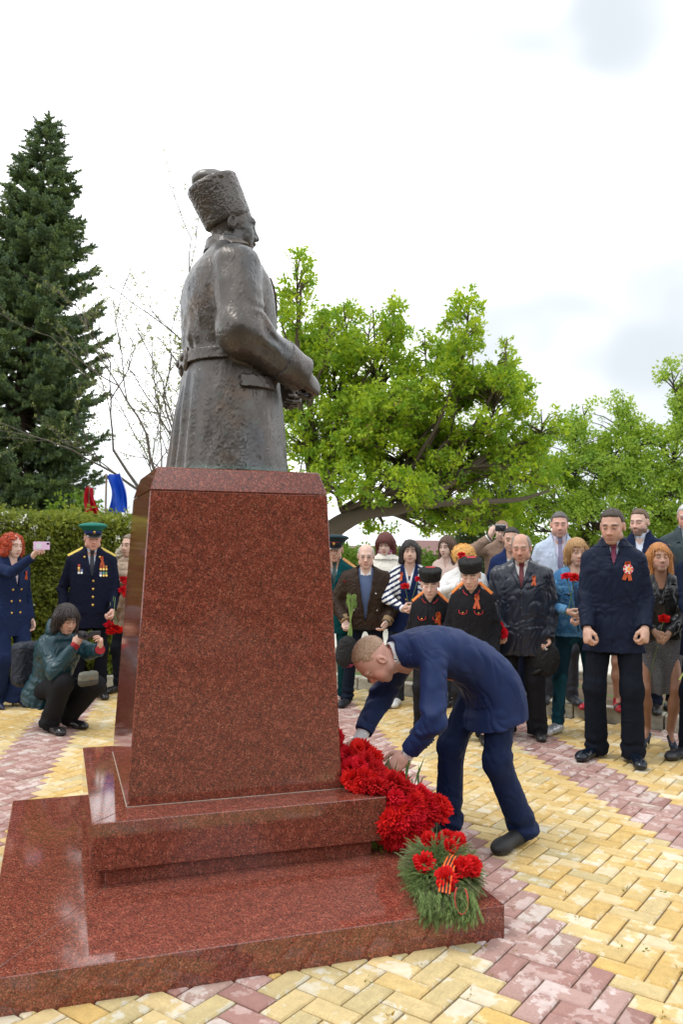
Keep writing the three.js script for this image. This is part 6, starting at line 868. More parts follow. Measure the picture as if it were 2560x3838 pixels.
// 6 bald man in a brown jacket
{
  const c = S('#33261d'), beige = S('#8a7356');
  const r = person({ label: 'bald person with glasses in a brown jacket over a blue sweater', sex: 'm', h: 1.62, pos: [0.25, -8.42], turn: -0.02, build: 1.2, belly: 0.03, slouch: 0.1, skin: SKIN.fair, face: { old: 1, fat: 0.4, jaw: 0.4, nose: 1.15 }, head: { pitch: 0.02, yaw: 0.0 }, headSize: 1.0, faceColor: { browCol: [0.4, 0.36, 0.32], flush: 0.4 }, hair: { type: 'ring', color: [0.5, 0.47, 0.44], g: 0.004 }, hcell: 0.0048,
    armR: { wristW: [0.05, 0.85, -8.22], pose: 'fist', palm: [0.4, 0, 1], pole: [-1, 0, -0.6], dir: [0.15, -1, 0.25] }, armL: { wristW: [0.46, 0.84, -8.24], pole: [1, 0, -0.7] }, legL: { foot: [0.18, 0, 0.02], yaw: 0.25 }, legR: { foot: [-0.17, 0, 0.04], yaw: -0.35 },
    top: { color: c, hem: 0.465, hemW: 0.105, loose: 0.04, fold: 0.009, rough: 0.55, sleeve: [0.07, 0.068, 0.055], v: { y: 0.5, w: 0.085, lapel: 0.035, notch: 0.80 }, shirt: { name: 'sweater', color: (x, s) => s > 0.80 && Math.abs(x) < 0.05 ? [0.7, 0.68, 0.66] : [0.075, 0.11, 0.21], from: 0.47, open: 0.035, oy: 0.79, collar: 0.858 }, colorFn: ({ x, s, arm, p, h }) => (s < 0.487 && !arm) ? [0.03, 0.022, 0.017] : c, pocket: [[0.1, 0.69, 0.042, 0.012], [0.115, 0.585, 0.05, 0.012]] }, bottom: { type: 'trousers', color: S('#151d2c'), wr: 0.008 }, shoes: { color: S('#10151f'), rough: 0.6 } });
  glasses(r);
  for (const k of 'LR') { const A = r.arms[k], g = new THREE.CylinderGeometry(0.052, 0.055, 0.05, 18); const y = A.dir, z = vnorm(vcross(y, [0.3, 0.1, 1])); g.applyMatrix4(basis(vcross(y, z), y, z, vadd(A.W, y, -0.012))); part(r.top, 'ribbed_cuff', g, M(beige, 0.9)); }
  const b = bounds([r.at(0.84, 0, 0)], 0.16), cf = (x, y, z) => { const a = cone(r.at(0.82, 0.0, -0.005), r.at(0.862, 0, -0.01), 0.088, 0.072)(x, y, z), hole = cone(r.at(0.8, 0, 0.01), r.at(0.92, 0, 0.012), 0.065, 0.062)(x, y, z), m = r.F(0.84), q = (x - m.o[0]) * m.z[0] + (z - m.o[2]) * m.z[2]; return Math.max(a, -hole, q - 0.045 + 0.4 * Math.abs(x), y - r.at(0.868, 0, 0)[1] - 0.1 * q * -1); }; part(r.top, 'collar', meshField(cf, b[0], b[1], 0.009, beige), VC(0.9));
  for (const [s, x] of [[0.69, 0.1], [0.585, 0.115], [0.585, -0.115]]) button(r, s, x, 0.008, silver);
  stick(r.top, 'watch', new THREE.TorusGeometry(0.03, 0.007, 8, 18), M([0.3, 0.3, 0.3], 0.3, { metalness: 0.8 }), (() => { const A = r.arms.L, z = A.dir; return basis(vnorm(vcross([0, 0, 1], z)), vcross(z, vnorm(vcross([0, 0, 1], z))), z, vadd(A.W, z, 0.022)); })());
  const cap = thing('cap', 'black soft cap held by the bald man in the brown jacket', 'cap', [0.07, 0.44, -8.06], 0.3); part(cap, 'cap_crown', meshField((x, y, z) => smin(ell([0, 0.13, 0], [0.11, 0.15, 0.06])(x, y, z), ell([-0.05, 0.06, 0], [0.06, 0.06, 0.05])(x, y, z), 0.05) + folds(x, y, z, 18, 0.006, 4), [-0.18, -0.06, -0.11], [0.18, 0.32, 0.11], 0.01, [0.012, 0.012, 0.013]), VC(0.85)); part(cap, 'visor', new THREE.SphereGeometry(0.09, 14, 6, 0, 6.28, 0, 1.3).scale(0.9, 0.3, 0.5).rotateZ(1.3).translate(0.06, 0.08, 0.02), M([0.015, 0.015, 0.016], 0.7));
  const bq = thing('flower_stems', 'bunch of green stems with pink petals held downwards by the bald man', 'flowers', [0.1, 0.9, -8.1]); const R = rng(31), st = [], lv = []; for (let i = 0; i < 10; i++) { const a = (R() - 0.5) * 0.09, q = (R() - 0.5) * 0.06; st.push(tube([V(a * 1.3, 0.17 + R() * 0.05, q), V(a * 0.3, 0.02, q * 0.3), V(-a * 0.5, -0.15, 0.01), V(-0.03 - a, -0.45, 0.02)], 0.005, 5)); lv.push([V(a, 0.06 + R() * 0.08, q), V(a * 4, 1, q * 4).normalize(), V(0, 0, 1).cross(V(a * 4, 1, q)).normalize(), 0.09, 0.014, 0.2]); } part(bq, 'stems', mergeGeometries(st), M([0.2, 0.3, 0.08], 0.7)); part(bq, 'leaves', leafGeo(lv), leafMat([0.2, 0.33, 0.08])); part(bq, 'petals', petalGeo.clone().scale(0.06, 0.045, 0.06).rotateX(Math.PI).translate(-0.03, -0.46, 0.02), M([0.62, 0.09, 0.25], 0.7, { side: THREE.DoubleSide }));
}
// 7 auburn woman in white
{
  const r = person({ label: 'person with auburn hair in a white jacket and a purple patterned scarf', sex: 'f', h: 1.64, pos: [0.5, -9.25, 0.1], turn: -0.15, skin: SKIN.fair, head: { pitch: 0.15, yaw: -0.15, roll: 0.05 }, faceColor: { browCol: [0.08, 0.03, 0.02], lip: [0.42, 0.05, 0.07], lashes: 1 }, hair: { type: 'bob', len: -0.12, w: 0.1, vol: 0.028, hl: 0.038, color: [0.11, 0.022, 0.014], v: 0.5 }, top: { color: [0.74, 0.70, 0.62], loose: 0.035, hem: 0.45, placket: 1, rough: 0.7, puff: (s, x, z) => s > 0.81 ? 0.022 : 0 }, bottom: { type: 'trousers', color: S('#222733') }, shoes: oxford });
  const b = bounds([r.at(0.86, 0, 0.03)], 0.14), f = (x, y, z) => { const p = r.at(0.862, 0, 0.012), q = Math.hypot(x - p[0], z - p[2]) - 0.068; return Math.hypot(q, (y - p[1]) * 0.9) - 0.027 + folds(x, y, z, 30, 0.006, 8); }; part(r.P, 'scarf', meshField(f, b[0], b[1], 0.007, (x, y, z) => noise(x * 55, y * 55, z * 55) > 0.12 ? [0.6, 0.5, 0.55] : noise(x * 35 + 9, y * 35, z * 35) > 0.05 ? [0.25, 0.02, 0.16] : [0.42, 0.03, 0.06]), VC(0.7));
}
// 8 woman with a black bob and a striped jacket
{
  const navy = S('#16244a'), wh = [0.74, 0.74, 0.72];
  const r = person({ label: 'person with a dark bob in a navy and white striped jacket holding two carnations', sex: 'f', h: 1.67, pos: [0.69, -8.4], turn: -0.12, build: 1.08, skin: SKIN.mid, head: { pitch: -0.05, yaw: 0.05 }, face: { fat: 0.5 }, faceColor: { browCol: [0.03, 0.02, 0.02], lip: [0.4, 0.13, 0.11] }, hair: { type: 'bob', len: -0.135, w: 0.094, vol: 0.016, hl: 0.072, part: 0.012, color: [0.02, 0.014, 0.012], v: 0.5 },
    armR: { wristW: [0.60, 0.98, -8.10], pose: 'grip', pole: [-1, -0.5, -0.3], palm: [0.5, 0.6, 0.2] }, armL: { wristW: [0.72, 1.0, -8.12], pose: 'grip', pole: [1, -0.6, -0.3], palm: [-0.6, 0.5, -0.2] }, top: { hem: 0.44, loose: 0.028, v: LAP(0.665, 0.062, 0.04, 0.78), shirt: { color: [0.74, 0.74, 0.76], from: 0.6, open: 0.045, oy: 0.73, collar: 0.86, gap: 0.8 }, colorFn: ({ x, s, arm, p }) => arm || Math.abs(x) > 0.088 ? (Math.sin((arm ? p[1] : p[1]) * 118 + Math.abs(x) * 70) > -0.05 && s > 0.60 ? wh : navy) : navy, cuff: [0.7, 0.7, 0.72] }, bottom: { type: 'trousers', color: S('#2a2e35') }, shoes: { color: [0.72, 0.72, 0.70], sole: [0.7, 0.7, 0.68], rough: 0.6, soleH: 1.3, bulk: 1.05, flat: 1 }, cell: 0.010 });
  for (const s of [0.63, 0.58]) for (const x of [-0.03, 0.03]) button(r, s, x, 0.009, gold);
  ribbonAt(r, 0.765, -0.075, 0.6);
  carnation([0.615, 1.2, -8.03], [-0.2, 1, 0.25], 0.2, 'left-leaning red carnation held by the woman in stripes', undefined, 0.042, 0.01); carnation([0.745, 1.265, -8.05], [0.35, 1, 0.2], 0.27, 'taller red carnation held by the woman in stripes', undefined, 0.04, 0.01);
}
// 9, 10 two boys in fur hats
function boy(label, h, pos, turn, hd, rs, rx, skin, hands) {
  const c = [0.013, 0.013, 0.016], red = [0.55, 0.02, 0.03];
  const r = person({ label, sex: 'c', h, pos, turn, skin, build: 0.98, head: hd, face: { fem: 0.6, nose: 0.85, brow: 0.6, cheek: 0.5 }, faceColor: { browCol: [0.08, 0.05, 0.03], closed: 1, lip: [0.5, 0.2, 0.17], blush: 0.5 }, hair: { type: 'short', color: [0.05, 0.032, 0.022], g: 0.004 }, armL: hands?.L ?? {}, armR: hands?.R ?? {}, hcell: 0.0048,
    top: { name: 'tunic', hem: 0.43, loose: 0.026, color: c, placket: 1, v: { y: 0.80, w: 0.045, lapel: 0.03, notch: 0.9 }, shirt: { color: [0.72, 0.73, 0.78], from: 0.7 }, fold: 0.006, boards: { color: [0.72, 0.14, 0.02], stripe: [0.75, 0.45, 0.05], stripes: [-0.018, 0.018] } }, bottom: { type: 'trousers', color: c }, shoes: { color: dark, rough: 0.3, boot: 0.14, scale: 0.85 }, cell: 0.0105 });
  papakha(r);
  const edge = (pts) => { const P = pts.map(([s, x]) => { const m = r.surf(s, x, 0.001).elements; return V(m[12], m[13], m[14]); }); part(r.top, 'piping', tube(P, 0.0032, 5), M(red, 0.6)); };
  for (const k of [1, -1]) { edge([[0.72, k * 0.03], [0.705, k * 0.032], [0.698, k * 0.05], [0.695, k * 0.063], [0.698, k * 0.076], [0.705, k * 0.094], [0.72, k * 0.096]]); button(r, 0.705, k * 0.063, 0.007, gold); edge([[0.80, k * 0.028], [0.806, k * 0.045], [0.815, k * 0.06], [0.828, k * 0.066]]); }
  ribbonAt(r, rs, rx, 0.85);
  return r;
}
boy('shorter boy in a black tunic with red piping and a black fur hat', 1.375, [0.77, -7.2], -0.18, { pitch: 0.22, yaw: 0.02 }, 0.71, 0.075, SKIN.fair, { L: { pose: 'relaxed' } });
boy('taller boy in a black tunic with red piping and a black fur hat', 1.485, [1.08, -6.92], -0.22, { pitch: 0.3, yaw: -0.12 }, 0.765, 0.05, SKIN.mid);
// 11 young woman with long hair
person({ label: 'person with long brown hair in a pale pink top behind the curly blonde woman', sex: 'f', h: 1.62, pos: [1.19, -9.3, 0.1], turn: -0.45, skin: SKIN.fair, head: { pitch: 0.12, yaw: -0.2 }, faceColor: { browCol: [0.06, 0.035, 0.025], lip: [0.42, 0.12, 0.12], lashes: 1 }, hair: { type: 'long', len: -0.3, color: [0.09, 0.045, 0.025], v: 0.5, hl: 0.075 }, top: { name: 'blouse', color: [0.55, 0.42, 0.37], loose: 0.02, hem: 0.45, v: { y: 0.76, w: 0.04 } }, bottom: { type: 'trousers', color: S('#252a33') }, shoes: oxford });
// 12 blonde woman in white knit
{
  const r = person({ label: 'person with puffy yellow blonde curls in a white knitted cardigan', sex: 'f', h: 1.62, pos: [1.24, -8.42], turn: -0.3, build: 1.2, belly: 0.02, skin: SKIN.fair, head: { pitch: 0.3, yaw: -0.05 }, faceColor: { browCol: [0.2, 0.12, 0.06], lip: [0.5, 0.1, 0.1] }, hair: { type: 'perm', color: [0.72, 0.42, 0.12], v: 0.3 }, armR: { wristW: [1.13, 1.2, -8.12], pose: 'grip', pole: [-1, -0.5, 0], palm: [0.5, 0.3, 0.3] }, top: { name: 'cardigan', color: [0.76, 0.76, 0.75], loose: 0.03, hem: 0.42, fold: 0.006, puff: (s, x, z) => 0.003 * Math.sin(s * 330) * Math.sin(x * 210) }, bottom: { type: 'trousers', color: S('#2b3038') }, shoes: oxford });
  carnation([1.165, 1.5, -8.1], [0.05, 1, 0.25], 0.3, 'red carnation held in front of the white knitted cardigan', undefined, 0.042, 0.015);
}
// 13 photographer
{
  const c = S('#8c7668');
  const r = person({ label: 'person in a beige-brown coat photographing with a camera raised to the eye', sex: 'm', h: 1.80, pos: [1.88, -9.8, 0.13], turn: -0.2, skin: SKIN.fair, head: { pitch: 0.1 }, faceColor: { browCol: [0.25, 0.15, 0.08] }, hair: { type: 'short', color: [0.3, 0.17, 0.09], g: 0.006 }, armR: { wristW: [1.70, 1.69, -9.56], pose: 'pinch', dir: [0.25, 1, 0.15], palm: [0.6, 0, -0.7], pole: [-1, -0.6, 0.2] }, armL: { wristW: [1.86, 1.66, -9.5], pose: 'pinch', dir: [-0.1, 1, 0.2], palm: [-0.4, 0.2, -0.8], pole: [1, -0.7, 0.2] }, top: { name: 'coat', color: c, hem: 0.38, loose: 0.03, placket: 1, fold: 0.008, sleeve: [0.062, 0.058, 0.046] }, bottom: { type: 'trousers', color: S('#23252b') }, shoes: oxford });
  for (const [q, m] of [[-0.03, M([0.02, 0.02, 0.02], 0.5)], [-0.045, M([0.7, 0.7, 0.7], 0.4)]]) { const A = r.arms.R, y = A.dir, z = vnorm(vcross(y, [0.3, 0.1, 1])); const g = new THREE.CylinderGeometry(0.05, 0.051, 0.012, 18); g.applyMatrix4(basis(vcross(y, z), y, z, vadd(A.W, y, q + 0.02))); part(r.P, 'bracelet', g, m); }
  const cam = thing('camera', 'small silver and black camera held by the person in the beige coat', 'camera', [1.80, 1.79, -9.46], -0.15); part(cam, 'camera_body', new RoundedBoxGeometry(0.125, 0.07, 0.04, 3, 0.012), M([0.03, 0.03, 0.032], 0.4)); part(cam, 'top_plate', new RoundedBoxGeometry(0.126, 0.018, 0.042, 2, 0.006).translate(0, 0.036, 0), M([0.35, 0.35, 0.36], 0.35)); const l = part(cam, 'lens', new THREE.CylinderGeometry(0.032, 0.034, 0.05, 20).rotateX(Math.PI / 2).translate(0.005, -0.002, 0.04), M([0.015, 0.015, 0.015], 0.3)); part(l, 'lens_glass', new THREE.SphereGeometry(0.025, 14, 8).scale(1, 1, 0.3).translate(0.005, -0.002, 0.064), M([0.02, 0.02, 0.03], 0.05));
}
// 14 dark-haired man mostly hidden
person({ label: 'person with dark hair in a navy suit mostly hidden by the older person in leather', sex: 'm', h: 1.685, pos: [1.69, -8.3, 0.12], turn: -0.3, skin: SKIN.tan, head: { yaw: 0.05, pitch: 0.1 }, faceColor: { browCol: [0.02, 0.015, 0.012] }, hair: { type: 'short', color: [0.03, 0.025, 0.022] }, top: { color: S('#1c2a52'), hem: 0.42, v: LAP(), shirt: { color: [0.7, 0.7, 0.72], from: 0.6 } }, bottom: { type: 'trousers', color: S('#161d33') }, shoes: oxford });
// 15 older man in a leather jacket
{
  const c = S('#1b2130');
  const r = person({ label: 'older person in a shiny dark leather jacket with a dark red tie', sex: 'm', h: 1.735, pos: [1.54, -7.14], turn: -0.25, build: 1.16, belly: 0.03, skin: SKIN.tan, face: { old: 1, fat: 0.5, nose: 1.15, jaw: 0.3 }, head: { pitch: 0.16, yaw: -0.08, roll: 0.03 }, headSize: 1.0, faceColor: { flush: 0.8, closed: 1, browCol: [0.25, 0.2, 0.16] }, hair: { type: 'ring', color: [0.3, 0.26, 0.23], g: 0.007, bw: 0.062, by: 0.125 }, hcell: 0.0046, cell: 0.0105,
    armL: { wristW: [1.73, 0.83, -7.02], pose: 'grip', palm: [-0.6, 0, 0.8], bandage: 1 }, armR: { wristW: [1.32, 0.87, -7.05], pose: 'grip' }, legL: { foot: [0.13, 0, 0.03] }, legR: { foot: [-0.12, 0, 0.0] },
    top: { color: c, hem: 0.395, hemW: 0.118, loose: 0.04, seams: 1, rough: 0.34, fold: 0.009, ff: 10, wr: 0.007, sleeve: [0.07, 0.068, 0.058], v: { y: 0.71, w: 0.062, lapel: 0.05, notch: 0.80 }, shirt: { color: [0.76, 0.76, 0.77], from: 0.64, collar: 0.873 }, tie: { color: [0.13, 0.012, 0.02], to: 0.70 }, placket: 1, pocket: [[0.12, 0.505, 0.06, 0.028], [0.1, 0.70, 0.008, 0.035]] }, bottom: { type: 'trousers', color: [0.012, 0.012, 0.015], knee: 0.078, ankle: 0.085, thigh: 0.095, drop: 0.075 }, shoes: oxford });
  for (const s of [0.69, 0.62, 0.55, 0.48]) button(r, s, 0.0, 0.01, darkButton);
  ribbonAt(r, 0.752, 0.105, 0.62);
  const cap = thing('cap', 'black flat cap held low by the older person in leather', 'cap', [1.70, 0.54, -6.98], -0.3); part(cap, 'cap_crown', meshField((x, y, z) => ell([0, 0.12, 0], [0.12, 0.15, 0.05])(x, y, z) + folds(x, y, z, 16, 0.008, 9), [-0.17, -0.06, -0.1], [0.17, 0.32, 0.1], 0.01, [0.008, 0.008, 0.009]), VC(0.9)); part(cap, 'visor', new THREE.SphereGeometry(0.085, 14, 6).scale(0.6, 0.2, 0.5).rotateZ(0.5).translate(-0.06, 0.02, 0.03), M([0.01, 0.01, 0.011], 0.8));
  for (const [x, y, z] of [[1.31, 0.93, -6.94], [1.34, 0.88, -6.93], [1.29, 0.86, -6.95]]) carnation([x, y, z], [-0.1, -0.2, 1], 0.18, 'red carnation held low between the taller boy and the leather jacket', 'carnations held low by the older person in leather', 0.045, 0.01);
}
// 16 man in a light blazer
{
  const r = person({ label: 'person in a light grey-blue blazer with medals and a lavender tie', sex: 'm', h: 1.85, pos: [2.08, -8.0, 0.12], turn: -0.12, skin: SKIN.ruddy, face: { fat: 0.4, jaw: 0.3 }, head: { pitch: 0.06, yaw: -0.05 }, faceColor: { browCol: [0.06, 0.05, 0.045], closed: 1, flush: 0.5, stubble: [0.2, 0.16, 0.14] }, hair: { type: 'short', color: [0.13, 0.12, 0.115], top: 0.008, hl: 0.074, v: 0.5 }, top: { name: 'blazer', color: S('#b4c0d3'), hem: 0.41, v: LAP(0.60, 0.066, 0.04, 0.76), shirt: { color: [0.62, 0.60, 0.72], from: 0.52, collar: 0.872 }, tie: { color: S('#7d7591'), w: 0.034, to: 0.56 } }, bottom: { type: 'trousers', color: S('#474c57') }, shoes: { color: S('#20242c'), rough: 0.5 } });
  stick(r.P, 'tie_clip', new RoundedBoxGeometry(0.06, 0.008, 0.006, 1, 0.002), silver, r.surf(0.665, 0.01, 0.008, r.shirtField));
  for (let i = 0; i < 5; i++) medal(r, 0.735, 0.062 + i * 0.02, [[0.1, 0.3, 0.5], [0.5, 0.4, 0.05], [0.1, 0.2, 0.5], [0.4, 0.05, 0.05], [0.1, 0.4, 0.5]][i], i % 2 ? gold : silver, 0.011);
}
// 17 woman in denim
{
  const d = S('#3d6b95'), d2 = S('#5b8ab0'), r = person({ label: 'blonde person in a blue denim jacket, jeans and silver trainers', sex: 'f', h: 1.70, pos: [2.04, -7.28], turn: -0.1, build: 1.02, skin: SKIN.mid, head: { pitch: 0.05, yaw: 0.1 }, faceColor: { browCol: [0.2, 0.12, 0.07], lip: [0.5, 0.14, 0.14] }, hair: { type: 'bob', len: -0.11, w: 0.092, vol: 0.018, hl: 0.055, fringe: 1, color: [0.42, 0.24, 0.095], v: 0.5 },
    armR: { wristW: [1.89, 1.06, -7.0], pose: 'grip', pole: [-1, -0.5, -0.2], palm: [0.4, 0.7, -0.2], dir: [0.6, -0.3, 0.5] }, armL: { wristW: [2.02, 1.0, -7.0], pose: 'grip', pole: [1, -0.5, -0.2], palm: [-0.4, 0.6, -0.3], dir: [-0.6, -0.4, 0.3] }, legL: { foot: [0.13, 0, -0.02], yaw: 0.05 }, legR: { foot: [-0.16, 0, 0.06], yaw: -0.75 },
    top: { hem: 0.485, loose: 0.022, fold: 0.007, v: { y: 0.49, w: 0.07, lapel: 0.03, notch: 0.83 }, colorFn: ({ x, s, z, p }) => Math.abs(s - 0.735) < 0.003 || Math.abs(s - 0.495) < 0.004 ? d2 : (noise(p[0] * 14, p[1] * 14, p[2] * 14) > 0.15 ? d2 : d), pocket: [[0.085, 0.71, 0.035, 0.012]], shirt: { name: 'top', color: [0.03, 0.06, 0.12], from: 0.46, open: 0.075, oy: 0.68, collar: 0.83 } }, bottom: { type: 'trousers', name: 'jeans', color: S('#12333f'), knee: 0.056, ankle: 0.05, thigh: 0.085, drop: 0.03, wr: 0.006, colorFn: (x, y, z) => noise(x * 9, y * 4, z * 9) > 0.1 ? S('#174452') : S('#102e3b') },
    shoes: { color: [0.5, 0.51, 0.53], rough: 0.3, mat: { metalness: 0.55 }, soleH: 2.1, bulk: 1.12, flat: 1, colorFn: (x, y, z) => y < 0.035 ? [0.6, 0.6, 0.58] : (noise(x * 90, y * 90, z * 90) > 0.1 ? [0.72, 0.73, 0.75] : [0.36, 0.37, 0.4]) } });
  for (const [s, x] of [[0.70, 0.085], [0.70, -0.085], [0.62, 0.05], [0.56, 0.03]]) button(r, s, x, 0.007, M([0.4, 0.24, 0.12], 0.4, { metalness: 0.8 }));
  carnation([1.86, 1.35, -6.93], [-0.35, 1, 0.2], 0.36, 'open red carnation leaning left against the denim jacket', undefined, 0.042, 0.015); carnation([1.925, 1.345, -6.9], [0.15, 1, 0.3], 0.36, 'second red carnation standing upright before the denim jacket', undefined, 0.045, 0.01);
}
// 18 tall man in a navy coat
{
  const c = S('#141c31');
  const r = person({ label: 'tall person in a navy blue coat with a round badge on an orange ribbon', sex: 'm', h: 1.93, pos: [2.08, -6.4], turn: -0.3, build: 0.95, skin: SKIN.tan, head: { pitch: 0.2, yaw: -0.22 }, headSize: 1.08, face: { jaw: 0.9, nose: 1.05 }, faceColor: { browCol: [0.05, 0.035, 0.025], flush: 0.5, stubble: [0.16, 0.11, 0.09] }, hair: { type: 'short', color: [0.06, 0.045, 0.035], top: 0.004, hl: 0.082, v: 0.4 }, hcell: 0.0045, armK: 0.9, handCell: 0.005,
    armR: { wristW: [1.845, 0.99, -6.28], pose: 'grip', palm: [0.75, 0, -0.6], pole: [-0.3, 0, -1] }, armL: { wristW: [2.26, 1.0, -6.24], pose: 'grip', palm: [-0.75, 0, -0.6], pole: [0.3, 0, -1] }, legL: { foot: [0.135, 0, 0.07], yaw: 0.22 }, legR: { foot: [-0.125, 0, 0.0], yaw: -0.55 },
    top: { name: 'coat', color: c, hem: 0.42, hemW: 0.106, seams: 1, loose: 0.03, rough: 0.6, fold: 0.008, ff: 10, sleeve: [0.06, 0.055, 0.047], v: { y: 0.755, w: 0.052, lapel: 0.05, notch: 0.9 }, placket: 1, placketX: -0.012, shirt: { color: [0.62, 0.68, 0.82], from: 0.68, collar: 0.876 }, tie: { color: [0.16, 0.012, 0.05], to: 0.74 }, pocket: [[0.135, 0.56, 0.006, 0.04]], puff: (s, x, z) => (s > 0.828 ? 0.014 : 0) + (s < 0.437 ? 0.004 : 0) }, bottom: { type: 'trousers', color: S('#10151f'), knee: 0.074, ankle: 0.076, thigh: 0.092, crease: 1, drop: 0.085, wr: 0.007 }, shoes: { color: S('#0f1724'), rough: 0.22, scale: 1.1 }, cell: 0.0105 });
  ribbonAt(r, 0.735, 0.10, 1.0);
  const m = r.surf(0.74, 0.10, 0.014); stick(r.top, 'badge', discGeo.clone().scale(0.036, 0.036, 0.012), M([0.7, 0.66, 0.62], 0.3), m); for (let i = 0; i < 7; i++) { const a = i / 7 * 6.28; stick(r.top, 'badge_print', discGeo.clone().scale(0.009, 0.009, 0.004).translate(0.029 * Math.cos(a), 0.029 * Math.sin(a), 0.0025), M([0.6, 0.03, 0.03], 0.4), m); } stick(r.top, 'badge_print', new THREE.CylinderGeometry(0.017, 0.017, 0.002, 5).rotateX(Math.PI / 2).translate(0.006, 0, 0.003), M([0.75, 0.28, 0.05], 0.4), m);
}
// 19 bearded man behind
person({ label: 'bearded person with a high forehead in a navy suit behind the tall person', sex: 'm', h: 1.88, pos: [2.74, -7.66, 0.12], turn: -0.5, skin: SKIN.fair, face: { jaw: 0.4 }, head: { pitch: 0.12, yaw: -0.25 }, faceColor: { browCol: [0.1, 0.06, 0.04], beard: [0.06, 0.035, 0.025], flush: 0.6 }, hair: { type: 'short', color: [0.14, 0.085, 0.05], hl: 0.086, g: 0.006 }, top: { color: S('#16203a'), hem: 0.42, v: LAP(0.68, 0.05, 0.045), shirt: { color: [0.66, 0.72, 0.85], from: 0.6, open: 0.03, oy: 0.79 } }, bottom: { type: 'trousers', color: S('#141a2c') }, shoes: oxford });
// 20 woman in leather and a checked skirt
{
  const r = person({ label: 'person with straight ginger hair in a black leather jacket and grey checked skirt', sex: 'f', h: 1.66, pos: [2.58, -6.8], turn: -0.15, skin: SKIN.tan, head: { pitch: -0.06, yaw: 0.05, roll: 0.04 }, faceColor: { browCol: [0.12, 0.06, 0.04], lip: [0.5, 0.16, 0.15], closed: 1, blush: 0.6 }, hair: { type: 'bob', len: -0.17, w: 0.088, vol: 0.014, hl: 0.074, part: -0.02, color: [0.46, 0.19, 0.05], v: 0.45 }, hcell: 0.0048, legColor: [0.34, 0.17, 0.105], legScale: 0.95,
    armR: { wristW: [2.44, 0.95, -6.55], pose: 'grip', pole: [-1, -0.4, -0.4], palm: [0.6, 0.4, -0.3], dir: [0.5, -0.7, 0.4] }, armL: { wristW: [2.55, 0.93, -6.53], pose: 'grip', pole: [1, -0.4, -0.4], palm: [-0.6, 0.3, -0.3], dir: [-0.55, -0.7, 0.3] }, legL: { foot: [0.075, 0, 0.04], yaw: 0.0 }, legR: { foot: [-0.09, 0, -0.02], yaw: -0.5 }, heel: 0.075,
    top: { color: [0.016, 0.016, 0.018], hem: 0.52, loose: 0.02, rough: 0.32, fold: 0.008, v: { y: 0.70, w: 0.06, lapel: 0.055, notch: 0.78 }, shirt: { name: 'dress', color: (x, s) => Math.sin(s * 500) * Math.sin(x * 800) > 0 ? [0.05, 0.05, 0.055] : [0.12, 0.12, 0.13], from: 0.6, open: 0.06, oy: 0.72, collar: 0.80 } }, bottom: { type: 'skirt', hem: 0.265, hemW: 0.205, hemZ: 0.15, colorFn: (a, s) => { const u = Math.floor(a * 22) & 1, v = Math.floor(s * 190) & 1; return u ^ v ? [0.16, 0.16, 0.17] : u & v ? [0.06, 0.06, 0.07] : [0.03, 0.03, 0.04]; } }, shoes: { type: 'pump', color: S('#0d2238'), rough: 0.6, heelH: 0.075 } });
  carnation([2.49, 1.05, -6.47], [0.1, 1, 0.3], 0.5, 'red carnation with a long stem held in front of the checked skirt', undefined, 0.045, 0.02);
}
// 21 white-haired man at the edge
person({ label: 'white-haired person in a grey-green jacket standing behind the ginger-haired woman', sex: 'm', h: 1.94, pos: [3.2, -7.75, 0.12], turn: -0.4, build: 1.05, skin: SKIN.ruddy, head: { pitch: 0.15, yaw: -0.1 }, faceColor: { browCol: [0.4, 0.38, 0.36], flush: 0.6 }, hair: { type: 'short', color: [0.62, 0.61, 0.60], top: 0.01 }, top: { color: S('#39464a'), hem: 0.43, loose: 0.03, v: LAP(0.7, 0.05, 0.04, 0.78), shirt: { color: [0.55, 0.62, 0.78], from: 0.62 }, rough: 0.6 }, bottom: { type: 'trousers', color: S('#15181f') }, shoes: oxford });
// 22 man in navy at the edge
{
  const r = person({ label: 'person in a navy suit holding flower stems beside the ginger-haired woman', sex: 'm', h: 1.84, pos: [2.83, -6.42], turn: -0.35, build: 1.05, skin: SKIN.mid, head: { pitch: 0.2 }, faceColor: {}, hair: { type: 'short', color: [0.05, 0.04, 0.03] }, armR: { wristW: [2.60, 0.93, -6.13], pose: 'fist', pole: [-1, -0.2, -0.6] }, armL: { wristW: [2.74, 0.92, -6.06], pose: 'fist', pole: [1, -0.2, -0.6] }, legR: { foot: [-0.17, 0, 0.03], yaw: -0.7 }, top: { color: S('#0e1a30'), hem: 0.42, loose: 0.024, v: LAP(), shirt: { color: [0.7, 0.72, 0.76], from: 0.6 }, tie: { color: [0.05, 0.05, 0.1] } }, bottom: { type: 'trousers', color: S('#0d1626') }, shoes: { color: [0.02, 0.022, 0.028], rough: 0.3 } });
  const st = thing('flower_stems', 'bare yellow-green flower stems pointing down from the navy suit\'s hand', 'flowers', [2.56, 0.84, -6.03]); part(st, 'stems', mergeGeometries([0, 1, 2].map((i) => tube([V(0.06, 0.1, 0), V(0, 0, 0.01 * i), V(-0.07 - 0.01 * i, -0.09, 0.012 * i), V(-0.13 + 0.03 * i, -0.19 - 0.03 * i, 0.015 * i)], 0.0055, 5))), M([0.3, 0.36, 0.08], 0.7));
}
